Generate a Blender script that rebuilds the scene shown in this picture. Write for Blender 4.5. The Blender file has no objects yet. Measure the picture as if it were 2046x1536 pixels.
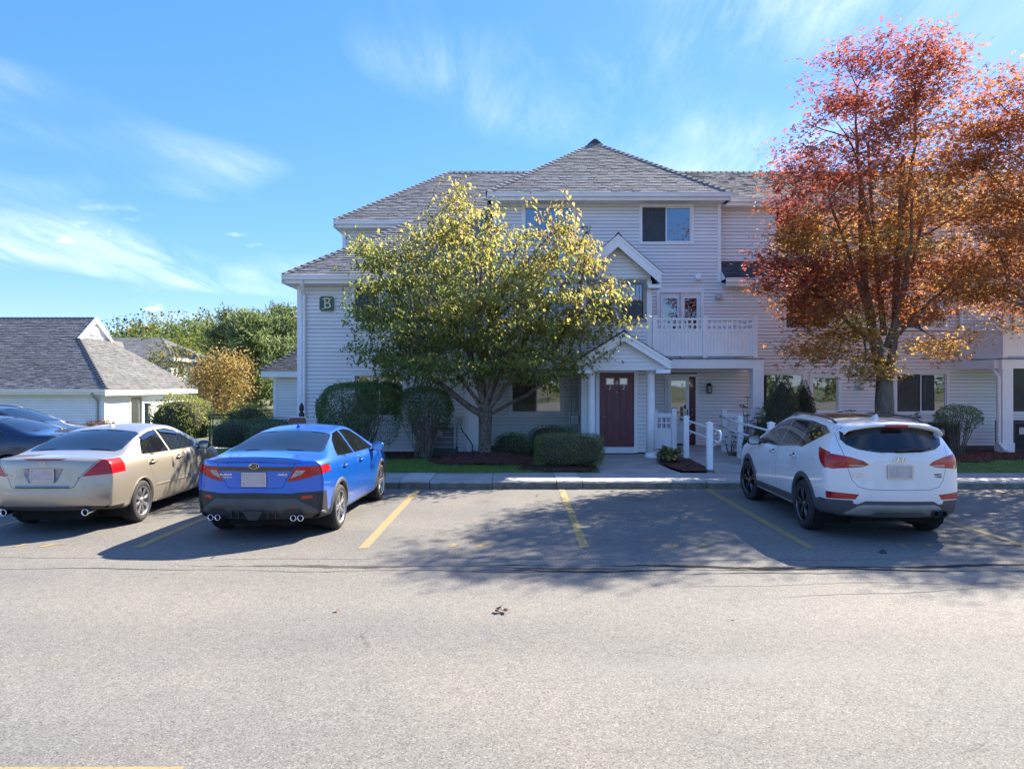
import bpy, bmesh, math, random
import numpy as np
from mathutils import Vector, Matrix
from mathutils.bvhtree import BVHTree

random.seed(7)
RNG = np.random.default_rng(11)
scene = bpy.context.scene
COL = scene.collection
R = math.radians

# ------------------------------------------------------------------ camera
CAM_H = 2.1
cam_data = bpy.data.cameras.new('camera')
cam_data.sensor_width = 36.0
cam_data.lens = 36.0 * 1450 / 2046
cam_data.clip_end = 3000
cam = bpy.data.objects.new('camera', cam_data)
COL.objects.link(cam)
cam.location = (0, 0, CAM_H)
cam.rotation_euler = (R(90), 0, 0)
scene.camera = cam

# ------------------------------------------------------------------ sky and sun
SUN_EL, SUN_AZ = R(38.5), R(45)          # azimuth measured from +Y towards +X
SUN_DIR = Vector((math.sin(SUN_AZ) * math.cos(SUN_EL), math.cos(SUN_AZ) * math.cos(SUN_EL), math.sin(SUN_EL)))

def nd(nt, kind, **kw):
    n = nt.nodes.new(kind)
    for k, v in kw.items():
        if k.startswith('i_'):
            key = k[2:]
            key = int(key) if key.isdigit() else key
            n.inputs[key].default_value = v
        else:
            setattr(n, k, v)
    return n

def ramp(nt, stops, interp='LINEAR'):
    n = nt.nodes.new('ShaderNodeValToRGB')
    cr = n.color_ramp
    cr.interpolation = interp
    while len(cr.elements) < len(stops):
        cr.elements.new(0.5)
    for e, (p, c) in zip(cr.elements, stops):
        e.position = p
        e.color = c if len(c) == 4 else (*c, 1)
    return n

CIR = (-38, 4.1, 1.7, 2.2, 5.6)      # cirrus: streak direction and layer offsets
def build_world():
    w = bpy.data.worlds.new('World')
    scene.world = w
    w.use_nodes = True
    nt = w.node_tree
    nt.nodes.clear()
    L = nt.links.new
    out = nd(nt, 'ShaderNodeOutputWorld')
    bg = nd(nt, 'ShaderNodeBackground', i_Strength=0.115)
    sky = nd(nt, 'ShaderNodeTexSky', sky_type='NISHITA', sun_disc=False)
    sky.sun_elevation = SUN_EL
    sky.sun_rotation = SUN_AZ
    sky.air_density = 1.0
    sky.dust_density = 0.25
    sky.ozone_density = 1.6
    sky.altitude = 60
    tc = nd(nt, 'ShaderNodeTexCoord')
    sep = nd(nt, 'ShaderNodeSeparateXYZ')
    L(tc.outputs['Generated'], sep.inputs[0])
    # project the view direction on a high flat layer, so that clouds recede to the horizon
    zc = nd(nt, 'ShaderNodeMath', operation='MAXIMUM', i_1=0.02)
    L(sep.outputs[2], zc.inputs[0])
    za = nd(nt, 'ShaderNodeMath', operation='ADD', i_1=0.12)
    L(zc.outputs[0], za.inputs[0])
    px = nd(nt, 'ShaderNodeMath', operation='DIVIDE'); L(sep.outputs[0], px.inputs[0]); L(za.outputs[0], px.inputs[1])
    py = nd(nt, 'ShaderNodeMath', operation='DIVIDE'); L(sep.outputs[1], py.inputs[0]); L(za.outputs[0], py.inputs[1])
    cmb = nd(nt, 'ShaderNodeCombineXYZ'); L(px.outputs[0], cmb.inputs[0]); L(py.outputs[0], cmb.inputs[1])
    # cirrus: long streaks
    mp = nd(nt, 'ShaderNodeMapping'); mp.inputs['Rotation'].default_value = (0, 0, R(CIR[0])); mp.inputs['Scale'].default_value = (1.9, 0.5, 1)
    mp.inputs['Location'].default_value = (CIR[1], CIR[2], 0)
    L(cmb.outputs[0], mp.inputs[0])
    n1 = nd(nt, 'ShaderNodeTexNoise', i_Scale=1.5, i_Detail=12.0, i_Roughness=0.70, i_Distortion=0.5); L(mp.outputs[0], n1.inputs['Vector'])
    mp2 = nd(nt, 'ShaderNodeMapping'); mp2.inputs['Location'].default_value = (CIR[3], CIR[4], 0); L(cmb.outputs[0], mp2.inputs[0])
    n2 = nd(nt, 'ShaderNodeTexNoise', i_Scale=0.9, i_Detail=2.0, i_Roughness=0.5); L(mp2.outputs[0], n2.inputs['Vector'])
    r1 = ramp(nt, [(0.40, (0, 0, 0)), (0.72, (1, 1, 1))]); L(n1.outputs['Fac'], r1.inputs[0])
    r2 = ramp(nt, [(0.47, (0, 0, 0)), (0.64, (1, 1, 1))]); L(n2.outputs['Fac'], r2.inputs[0])
    cir = nd(nt, 'ShaderNodeMath', operation='MULTIPLY'); L(r1.outputs[0], cir.inputs[0]); L(r2.outputs[0], cir.inputs[1])
    # a few small fair-weather puffs low over the horizon
    n3 = nd(nt, 'ShaderNodeTexNoise', i_Scale=9.0, i_Detail=6.0, i_Roughness=0.6)
    mp3 = nd(nt, 'ShaderNodeMapping'); mp3.inputs['Scale'].default_value = (1, 1, 2.6); mp3.inputs['Location'].default_value = (0.37, 0.1, 0.42)
    L(tc.outputs['Generated'], mp3.inputs[0]); L(mp3.outputs[0], n3.inputs['Vector'])
    r3 = ramp(nt, [(0.61, (0, 0, 0)), (0.71, (1, 1, 1))]); L(n3.outputs['Fac'], r3.inputs[0])
    band = nd(nt, 'ShaderNodeMapRange', interpolation_type='SMOOTHSTEP'); band.inputs['From Min'].default_value = 0.24; band.inputs['From Max'].default_value = 0.10
    L(sep.outputs[2], band.inputs[0])
    puf = nd(nt, 'ShaderNodeMath', operation='MULTIPLY'); L(r3.outputs[0], puf.inputs[0]); L(band.outputs[0], puf.inputs[1])
    c1 = nd(nt, 'ShaderNodeMath', operation='MULTIPLY', i_1=0.46); L(cir.outputs[0], c1.inputs[0])
    mx = nd(nt, 'ShaderNodeMath', operation='MAXIMUM'); L(c1.outputs[0], mx.inputs[0]); L(puf.outputs[0], mx.inputs[1])
    gm = nd(nt, 'ShaderNodeGamma', i_Gamma=0.52)      # soften the range between zenith and sun-side glare
    L(sky.outputs[0], gm.inputs['Color'])
    hs = nd(nt, 'ShaderNodeHueSaturation', i_Saturation=1.40, i_Value=0.585); hs.inputs['Hue'].default_value = 0.505
    tn = nd(nt, 'ShaderNodeMix', data_type='RGBA', blend_type='MULTIPLY'); tn.inputs[0].default_value = 1; tn.inputs[7].default_value = (0.73, 0.855, 1.14, 1)      # clear, deep autumn blue
    L(gm.outputs[0], tn.inputs[6]); L(tn.outputs[2], hs.inputs['Color'])
    mix = nd(nt, 'ShaderNodeMix', data_type='RGBA')
    L(mx.outputs[0], mix.inputs[0]); L(hs.outputs[0], mix.inputs[6])
    mix.inputs[7].default_value = (2.1, 2.17, 2.28, 1)
    L(mix.outputs[2], bg.inputs['Color'])
    L(bg.outputs[0], out.inputs[0])

build_world()
sun_data = bpy.data.lights.new('sun', 'SUN')
sun_data.energy = 2.0
sun_data.angle = R(0.53)
sun_data.color = (1.0, 0.91, 0.77)
sun = bpy.data.objects.new('sun', sun_data)
COL.objects.link(sun)
sun.location = (20, 20, 30)
sun.rotation_euler = (-SUN_DIR).to_track_quat('-Z', 'Y').to_euler()

vs = scene.view_settings
vs.view_transform = 'Standard'
vs.look = 'None'
vs.exposure = 2.98
vs.gamma = 1.0
vs.use_curve_mapping = False
scene.render.engine = 'CYCLES'
scene.cycles.use_denoising = True
scene.cycles.max_bounces = 8
scene.cycles.transparent_max_bounces = 12
scene.cycles.caustics_reflective = False
scene.cycles.caustics_refractive = False

# ------------------------------------------------------------------ materials
def mat(name, col, rough=0.6, metal=0.0, spec=0.5, var=0.0, vscale=6.0, bump=0.0, bscale=60.0, coat=0.0, island=0.0, stretch=None, emit=None):
    m = bpy.data.materials.new(name)
    m.use_nodes = True
    nt = m.node_tree
    b = nt.nodes['Principled BSDF']
    L = nt.links.new
    b.inputs['Roughness'].default_value = rough
    b.inputs['Metallic'].default_value = metal
    b.inputs['Specular IOR Level'].default_value = spec
    b.inputs['Coat Weight'].default_value = coat
    b.inputs['Coat Roughness'].default_value = 0.03
    b.inputs['Base Color'].default_value = (*col, 1)
    tc = nd(nt, 'ShaderNodeTexCoord')
    src = tc.outputs['Object']
    if stretch:
        mp = nd(nt, 'ShaderNodeMapping'); mp.inputs['Scale'].default_value = stretch
        L(src, mp.inputs[0]); src = mp.outputs[0]
    cur = None
    if var > 0:
        n = nd(nt, 'ShaderNodeTexNoise', i_Scale=vscale, i_Detail=5.0, i_Roughness=0.6)
        L(src, n.inputs['Vector'])
        r = ramp(nt, [(0.3, tuple(c * (1 - var) for c in col)), (0.7, tuple(min(1, c * (1 + var)) for c in col))])
        L(n.outputs['Fac'], r.inputs[0])
        cur = r.outputs[0]
    if island > 0:
        g = nd(nt, 'ShaderNodeNewGeometry')
        mr = nd(nt, 'ShaderNodeMapRange'); mr.inputs['To Min'].default_value = 1 - island; mr.inputs['To Max'].default_value = 1 + island
        L(g.outputs['Random Per Island'], mr.inputs[0])
        mm = nd(nt, 'ShaderNodeMix', data_type='RGBA', blend_type='MULTIPLY'); mm.inputs[0].default_value = 1
        if cur: L(cur, mm.inputs[6])
        else: mm.inputs[6].default_value = (*col, 1)
        L(mr.outputs[0], mm.inputs[7])
        cur = mm.outputs[2]
    if cur: L(cur, b.inputs['Base Color'])
    if bump > 0:
        n = nd(nt, 'ShaderNodeTexNoise', i_Scale=bscale, i_Detail=4.0)
        L(src, n.inputs['Vector'])
        bp = nd(nt, 'ShaderNodeBump', i_Strength=bump, i_Distance=0.02)
        L(n.outputs['Fac'], bp.inputs['Height']); L(bp.outputs[0], b.inputs['Normal'])
    if emit:
        b.inputs['Emission Color'].default_value = (*emit[0], 1); b.inputs['Emission Strength'].default_value = emit[1]
    return m

def leaf_mat(name, trans=0.62, rough=0.5):
    """leaf colour comes from the mesh attribute 'leafcol'; light passes through the blade"""
    m = bpy.data.materials.new(name); m.use_nodes = True
    nt = m.node_tree; nt.nodes.clear(); L = nt.links.new
    out = nd(nt, 'ShaderNodeOutputMaterial')
    at = nd(nt, 'ShaderNodeAttribute', attribute_name='leafcol')
    d = nd(nt, 'ShaderNodeBsdfPrincipled'); d.inputs['Roughness'].default_value = rough; d.inputs['Specular IOR Level'].default_value = 0.5
    t = nd(nt, 'ShaderNodeBsdfTranslucent')
    g = nd(nt, 'ShaderNodeHueSaturation', i_Saturation=1.0, i_Value=1.2)
    L(at.outputs['Color'], d.inputs['Base Color']); L(at.outputs['Color'], g.inputs['Color']); L(g.outputs[0], t.inputs['Color'])
    mx = nd(nt, 'ShaderNodeMixShader', i_0=trans)
    L(d.outputs[0], mx.inputs[1]); L(t.outputs[0], mx.inputs[2]); L(mx.outputs[0], out.inputs[0])
    return m

def glass_mat(name, tint=(0.75, 0.8, 0.82), refl=0.16, see=0.8):
    m = bpy.data.materials.new(name); m.use_nodes = True
    nt = m.node_tree; nt.nodes.clear(); L = nt.links.new
    out = nd(nt, 'ShaderNodeOutputMaterial')
    tr = nd(nt, 'ShaderNodeBsdfTransparent'); tr.inputs[0].default_value = (*[c * see for c in tint], 1)
    gl = nd(nt, 'ShaderNodeBsdfGlossy', i_Roughness=0.015); gl.inputs[0].default_value = (0.95, 0.97, 1, 1)
    lw = nd(nt, 'ShaderNodeLayerWeight', i_Blend=0.35)
    mr = nd(nt, 'ShaderNodeMapRange'); mr.inputs['To Min'].default_value = refl; mr.inputs['To Max'].default_value = 0.9
    tcx = nd(nt, 'ShaderNodeTexCoord'); nz = nd(nt, 'ShaderNodeTexNoise', i_Scale=1.6, i_Detail=1.0); L(tcx.outputs['Object'], nz.inputs['Vector'])
    bp = nd(nt, 'ShaderNodeBump', i_Strength=0.05, i_Distance=0.03); L(nz.outputs['Fac'], bp.inputs['Height']); L(bp.outputs[0], gl.inputs['Normal'])
    L(lw.outputs['Fresnel'], mr.inputs[0])
    mx = nd(nt, 'ShaderNodeMixShader'); L(mr.outputs[0], mx.inputs[0]); L(tr.outputs[0], mx.inputs[1]); L(gl.outputs[0], mx.inputs[2])
    L(mx.outputs[0], out.inputs[0])
    return m

def paint_mat(name, col, metal=0.0, flake=0.0, rough=0.35):
    m = bpy.data.materials.new(name); m.use_nodes = True
    nt = m.node_tree; L = nt.links.new
    b = nt.nodes['Principled BSDF']
    b.inputs['Metallic'].default_value = metal
    b.inputs['Roughness'].default_value = rough
    b.inputs['Coat Weight'].default_value = 1.0
    b.inputs['Coat Roughness'].default_value = 0.035
    tc = nd(nt, 'ShaderNodeTexCoord')
    n = nd(nt, 'ShaderNodeTexNoise', i_Scale=3.0, i_Detail=6.0, i_Roughness=0.65); L(tc.outputs['Object'], n.inputs['Vector'])
    # road film: a little duller towards the sills, uneven
    sep = nd(nt, 'ShaderNodeSeparateXYZ'); L(tc.outputs['Object'], sep.inputs[0])
    mr = nd(nt, 'ShaderNodeMapRange'); mr.inputs['From Min'].default_value = 0.75; mr.inputs['From Max'].default_value = 0.15; mr.inputs['To Max'].default_value = 0.4
    L(sep.outputs[2], mr.inputs[0])
    mm = nd(nt, 'ShaderNodeMath', operation='MULTIPLY'); L(mr.outputs[0], mm.inputs[0]); L(n.outputs['Fac'], mm.inputs[1])
    mix = nd(nt, 'ShaderNodeMix', data_type='RGBA'); L(mm.outputs[0], mix.inputs[0])
    mix.inputs[6].default_value = (*col, 1); mix.inputs[7].default_value = (0.20, 0.185, 0.16, 1)
    L(mix.outputs[2], b.inputs['Base Color'])
    mr2 = nd(nt, 'ShaderNodeMapRange'); mr2.inputs['To Min'].default_value = 0.02; mr2.inputs['To Max'].default_value = 0.3
    L(mm.outputs[0], mr2.inputs[0]); L(mr2.outputs[0], b.inputs['Coat Roughness'])
    return m

M = {}
M['white_trim'] = mat('white_trim', (0.86, 0.86, 0.845), 0.5, var=0.05, vscale=2.5)
M['siding'] = mat('vinyl_siding', (0.82, 0.81, 0.785), 0.55, var=0.07, vscale=1.1, bump=0.08, bscale=90, stretch=(0.25, 0.25, 3))
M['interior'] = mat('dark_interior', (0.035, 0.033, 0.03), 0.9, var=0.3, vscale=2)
M['shingle'] = mat('asphalt_shingle', (0.20, 0.198, 0.20), 0.9, var=0.14, vscale=1.2, bump=0.3, bscale=120, island=0.24)
M['shingle_dark'] = mat('dark_asphalt_shingle', (0.075, 0.078, 0.09), 0.9, var=0.2, vscale=3.0, bump=0.3, bscale=120, island=0.25)
M['roof_deck'] = mat('roof_felt', (0.05, 0.05, 0.052), 0.95, var=0.1)
M['glass'] = glass_mat('window_glass')
M['curtain'] = mat('curtain_cloth', (0.7, 0.72, 0.75), 0.9, var=0.06)
M['blind'] = mat('blind_slats', (0.62, 0.63, 0.62), 0.7, var=0.05)
M['screen'] = mat('insect_screen', (0.055, 0.058, 0.065), 0.85, var=0.1, vscale=40)
M['door_maroon'] = mat('maroon_door_paint', (0.15, 0.040, 0.048), 0.38, var=0.10, vscale=3)
M['door_red'] = mat('red_brown_door_paint', (0.16, 0.04, 0.035), 0.4, var=0.12, vscale=3)
M['tan_frame'] = mat('tan_window_frame', (0.30, 0.27, 0.24), 0.5, var=0.05)
M['brass'] = mat('brass', (0.65, 0.55, 0.36), 0.3, metal=0.9)
M['black_metal'] = mat('black_metal', (0.02, 0.02, 0.022), 0.5, var=0.1)
M['galv'] = mat('galvanised_steel', (0.42, 0.45, 0.48), 0.45, metal=0.6, var=0.15)
M['ac_grey'] = mat('condenser_grey', (0.36, 0.35, 0.33), 0.55, var=0.1)
M['ac_dark'] = mat('condenser_dark', (0.06, 0.06, 0.06), 0.7, var=0.1)
M['green_sign'] = mat('green_sign_paint', (0.022, 0.11, 0.10), 0.45, var=0.06)
M['gold'] = mat('gold_lettering', (0.72, 0.62, 0.36), 0.45)
M['concrete'] = mat('concrete', (0.36, 0.345, 0.315), 0.9, var=0.2, vscale=1.6, bump=0.25, bscale=90)
M['concrete_pale'] = mat('pale_concrete_patch', (0.47, 0.45, 0.41), 0.9, var=0.15, vscale=3, bump=0.25, bscale=90)
M['kerbface'] = mat('worn_kerb_concrete', (0.20, 0.175, 0.135), 0.95, var=0.5, vscale=7, bump=0.6, bscale=40)
M['foundation'] = mat('foundation_concrete', (0.16, 0.145, 0.125), 0.95, var=0.2, vscale=4)
M['mulch'] = mat('bark_mulch', (0.105, 0.042, 0.028), 0.95, var=0.45, vscale=25, bump=0.9, bscale=55)
M['mulch_chip'] = mat('bark_chip', (0.125, 0.052, 0.034), 0.9, island=0.65)
M['bark'] = mat('tree_bark', (0.20, 0.165, 0.125), 0.95, var=0.5, vscale=9, bump=0.9, bscale=26, stretch=(1, 1, 0.4))
M['bark_grey'] = mat('grey_maple_bark', (0.15, 0.12, 0.095), 0.95, var=0.45, vscale=10, bump=0.9, bscale=30, stretch=(1, 1, 0.3))
M['bark_lichen'] = mat('lichen_spotted_bark', (0.135, 0.108, 0.078), 0.95, var=0.75, vscale=13, bump=0.8, bscale=30)
M['leaf'] = leaf_mat('leaf_blade')
M['leaf_matte'] = leaf_mat('hedge_leaf', trans=0.3, rough=0.45)
M['needle'] = leaf_mat('conifer_needle', trans=0.4, rough=0.6)
M['wood_grey'] = mat('weathered_wood', (0.20, 0.18, 0.15), 0.85, var=0.3, vscale=8)
M['rubber'] = mat('tyre_rubber', (0.022, 0.022, 0.023), 0.8, var=0.25, vscale=12, bump=0.15, bscale=80)
M['black_plastic'] = mat('black_plastic', (0.028, 0.028, 0.03), 0.55, var=0.15, vscale=8)
M['grey_plastic'] = mat('charcoal_plastic', (0.07, 0.07, 0.072), 0.5, var=0.15, vscale=6)
M['gloss_black'] = mat('gloss_black', (0.008, 0.008, 0.009), 0.12, coat=1.0)
M['gap'] = mat('panel_gap', (0.006, 0.006, 0.006), 0.9)
M['car_glass'] = mat('tinted_car_glass', (0.010, 0.012, 0.014), 0.02, spec=0.6, coat=0.15, var=0.3, vscale=2)
M['chrome'] = mat('chrome', (0.75, 0.75, 0.76), 0.12, metal=1.0)
M['alloy'] = mat('wheel_alloy', (0.52, 0.51, 0.50), 0.28, metal=0.85, var=0.1)
M['alloy_dark'] = mat('dark_wheel_alloy', (0.12, 0.12, 0.125), 0.25, metal=0.85, var=0.1)
M['red_lens'] = mat('red_lamp_lens', (0.42, 0.004, 0.008), 0.25, spec=0.3, coat=0.5, var=0.3, vscale=14)
M['orange_lens'] = mat('amber_red_lamp_lens', (0.45, 0.035, 0.012), 0.25, spec=0.3, coat=0.5, var=0.25, vscale=14)
M['clear_lens'] = mat('clear_lamp_lens', (0.34, 0.32, 0.32), 0.15, coat=1.0, var=0.4, vscale=16)
M['plate'] = mat('number_plate', (0.48, 0.43, 0.42), 0.4, var=0.18, vscale=18)
M['tan_trim'] = mat('grey_tan_trim', (0.24, 0.225, 0.20), 0.45, metal=0.3, var=0.1)

# ------------------------------------------------------------------ mesh helpers
class MB:
    def __init__(s):
        s.v = []; s.f = []
    def add(s, vs, fs):
        o = len(s.v)
        s.v.extend([tuple(p) for p in vs]); s.f.extend([tuple(i + o for i in f) for f in fs])
        return s
    def box(s, x0, x1, y0, y1, z0, z1):
        v = [(x0, y0, z0), (x1, y0, z0), (x1, y1, z0), (x0, y1, z0), (x0, y0, z1), (x1, y0, z1), (x1, y1, z1), (x0, y1, z1)]
        return s.add(v, [(3, 2, 1, 0), (4, 5, 6, 7), (0, 1, 5, 4), (1, 2, 6, 5), (2, 3, 7, 6), (3, 0, 4, 7)])
    def obox(s, c, ax, ay, az):
        """box with centre c and three half-axis vectors"""
        c, ax, ay, az = Vector(c), Vector(ax), Vector(ay), Vector(az)
        v = [c + sx * ax + sy * ay + sz * az for sz in (-1, 1) for sx, sy in ((-1, -1), (1, -1), (1, 1), (-1, 1))]
        return s.add(v, [(3, 2, 1, 0), (4, 5, 6, 7), (0, 1, 5, 4), (1, 2, 6, 5), (2, 3, 7, 6), (3, 0, 4, 7)])
    def prism_y(s, poly, y0, y1):
        """polygon in (x,z), counter-clockwise seen from -Y, between y0 (front) and y1"""
        n = len(poly)
        v = [(x, y0, z) for x, z in poly] + [(x, y1, z) for x, z in poly]
        return s.add(v, [tuple(range(n)), tuple(range(2 * n - 1, n - 1, -1))] + [(i, i + n, (i + 1) % n + n, (i + 1) % n) for i in range(n)])
    def prism_z(s, poly, z0, z1):
        n = len(poly)
        v = [(x, y, z0) for x, y in poly] + [(x, y, z1) for x, y in poly]
        return s.add(v, [tuple(range(n - 1, -1, -1)), tuple(range(n, 2 * n))] + [(i, (i + 1) % n, (i + 1) % n + n, i + n) for i in range(n)])
    def tube(s, pts, rad, n=8, caps=True):
        pts = [Vector(p) for p in pts]
        if not isinstance(rad, (list, tuple)): rad = [rad] * len(pts)
        o = len(s.v); ref = None
        for i, p in enumerate(pts):
            t = (pts[min(i + 1, len(pts) - 1)] - pts[max(i - 1, 0)])
            if t.length < 1e-9: t = Vector((0, 0, 1))
            t.normalize()
            if ref is None:
                ref = Vector((1, 0, 0)) if abs(t.x) < 0.8 else Vector((0, 1, 0))
            u = (ref - t * ref.dot(t)).normalized(); w = t.cross(u); ref = u
            for k in range(n):
                a = 2 * math.pi * k / n
                s.v.append(tuple(p + (u * math.cos(a) + w * math.sin(a)) * rad[i]))
        for i in range(len(pts) - 1):
            for k in range(n):
                a, b = o + i * n + k, o + i * n + (k + 1) % n
                s.f.append((a, b, b + n, a + n))
        if caps:
            s.f.append(tuple(o + k for k in range(n - 1, -1, -1)))
            e = o + (len(pts) - 1) * n
            s.f.append(tuple(e + k for k in range(n)))
        return s
    def lathe(s, prof, n=20, c=(0, 0, 0), axis='z'):
        """profile of (radius, height) turned about an axis through c"""
        o = len(s.v)
        for r, h in prof:
            for k in range(n):
                a = 2 * math.pi * k / n
                x, y, z = r * math.cos(a), r * math.sin(a), h
                if axis == 'x': x, y, z = h, x, y
                elif axis == 'y': x, y, z = x, h, -y
                s.v.append((c[0] + x, c[1] + y, c[2] + z))
        for i in range(len(prof) - 1):
            for k in range(n):
                a, b = o + i * n + k, o + i * n + (k + 1) % n
                s.f.append((a, b, b + n, a + n))
        return s
    def build(s, name, m, parent=None, smooth=False):
        me = bpy.data.meshes.new(name)
        me.from_pydata(s.v, [], s.f)
        me.update()
        if smooth: me.shade_smooth()
        return link(name, me, m, parent)

def link(name, me, m=None, parent=None):
    if m is not None and not me.materials:
        me.materials.append(M[m] if isinstance(m, str) else m)
    o = bpy.data.objects.new(name, me)
    COL.objects.link(o)
    if parent is not None:
        o.parent = parent
        if parent.name in WORLD: o.matrix_parent_inverse = Matrix.Translation(parent.location).inverted()
    return o

WORLD = set()      # roots whose parts are given in world coordinates

def tag(o, label=None, cat=None, group=None, kind=None):
    if label: o['label'] = label
    if cat: o['category'] = cat
    if group: o['group'] = group
    if kind: o['kind'] = kind
    return o

def thing(name, label, cat, loc=(0, 0, 0), rotz=0.0, group=None, world=False):
    o = bpy.data.objects.new(name, None)
    o.empty_display_size = 0.2
    COL.objects.link(o)
    o.location = loc; o.rotation_euler = (0, 0, rotz)
    if world: WORLD.add(o.name)
    return tag(o, label, cat, group)

def copy_tree(o, parent=None):
    c = o.copy(); COL.objects.link(c); c.parent = parent
    for ch in list(o.children): copy_tree(ch, c)
    return c

def stuff(o):
    o['kind'] = 'stuff'; return o

def np_mesh(name, verts, faces_flat, nper, m, parent=None, smooth=False, color=None):
    """fast mesh: verts (N,3), faces (F,nper)"""
    me = bpy.data.meshes.new(name)
    nv, nf = len(verts), len(faces_flat)
    me.vertices.add(nv); me.loops.add(nf * nper); me.polygons.add(nf)
    me.vertices.foreach_set('co', np.asarray(verts, np.float32).ravel())
    me.polygons.foreach_set('loop_start', np.arange(0, nf * nper, nper, dtype=np.int32))
    me.loops.foreach_set('vertex_index', np.asarray(faces_flat, np.int32).ravel())
    me.update(calc_edges=True)
    if color is not None:
        at = me.color_attributes.new('leafcol', 'FLOAT_COLOR', 'POINT')
        c4 = np.ones((nv, 4), np.float32); c4[:, :3] = color
        at.data.foreach_set('color', c4.ravel())
    if smooth: me.shade_smooth()
    return link(name, me, m, parent)

def text_mesh(name, s, size, m, parent, loc, extrude=0.003, rotz=0.0, align='CENTER', shear=0.0, sx=1.0, bold=0.0):
    """flat lettering standing in the X-Z plane, facing -Y"""
    cu = bpy.data.curves.new(name, 'FONT')
    cu.body = s; cu.size = size; cu.extrude = extrude; cu.align_x = align; cu.align_y = 'CENTER'; cu.shear = shear; cu.offset = bold
    cu.resolution_u = 4
    tmp = bpy.data.objects.new(name, cu); COL.objects.link(tmp)
    dg = bpy.context.evaluated_depsgraph_get()
    me = bpy.data.meshes.new_from_object(tmp.evaluated_get(dg))
    bpy.data.objects.remove(tmp, do_unlink=True)
    me.transform(Matrix.Scale(sx, 4, (1, 0, 0)))
    me.transform(Matrix.Rotation(R(90), 4, 'X'))
    me.materials.clear()
    o = link(name, me, m, parent)
    o.location = loc; o.rotation_euler = (0, 0, rotz)
    return o

def smooth_noise(x, y, s=1.0, seed=0):
    return (math.sin(x * 1.7 * s + seed) * math.cos(y * 2.3 * s + 1.3 * seed) + 0.5 * math.sin(x * 4.1 * s + 2.2 * y * s + seed * 2.1)) / 1.5
# ================================================================== ground, road, pavement
def sstep(a, b, x):
    t = min(1, max(0, (x - a) / (b - a))); return t * t * (3 - 2 * t)

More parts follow.
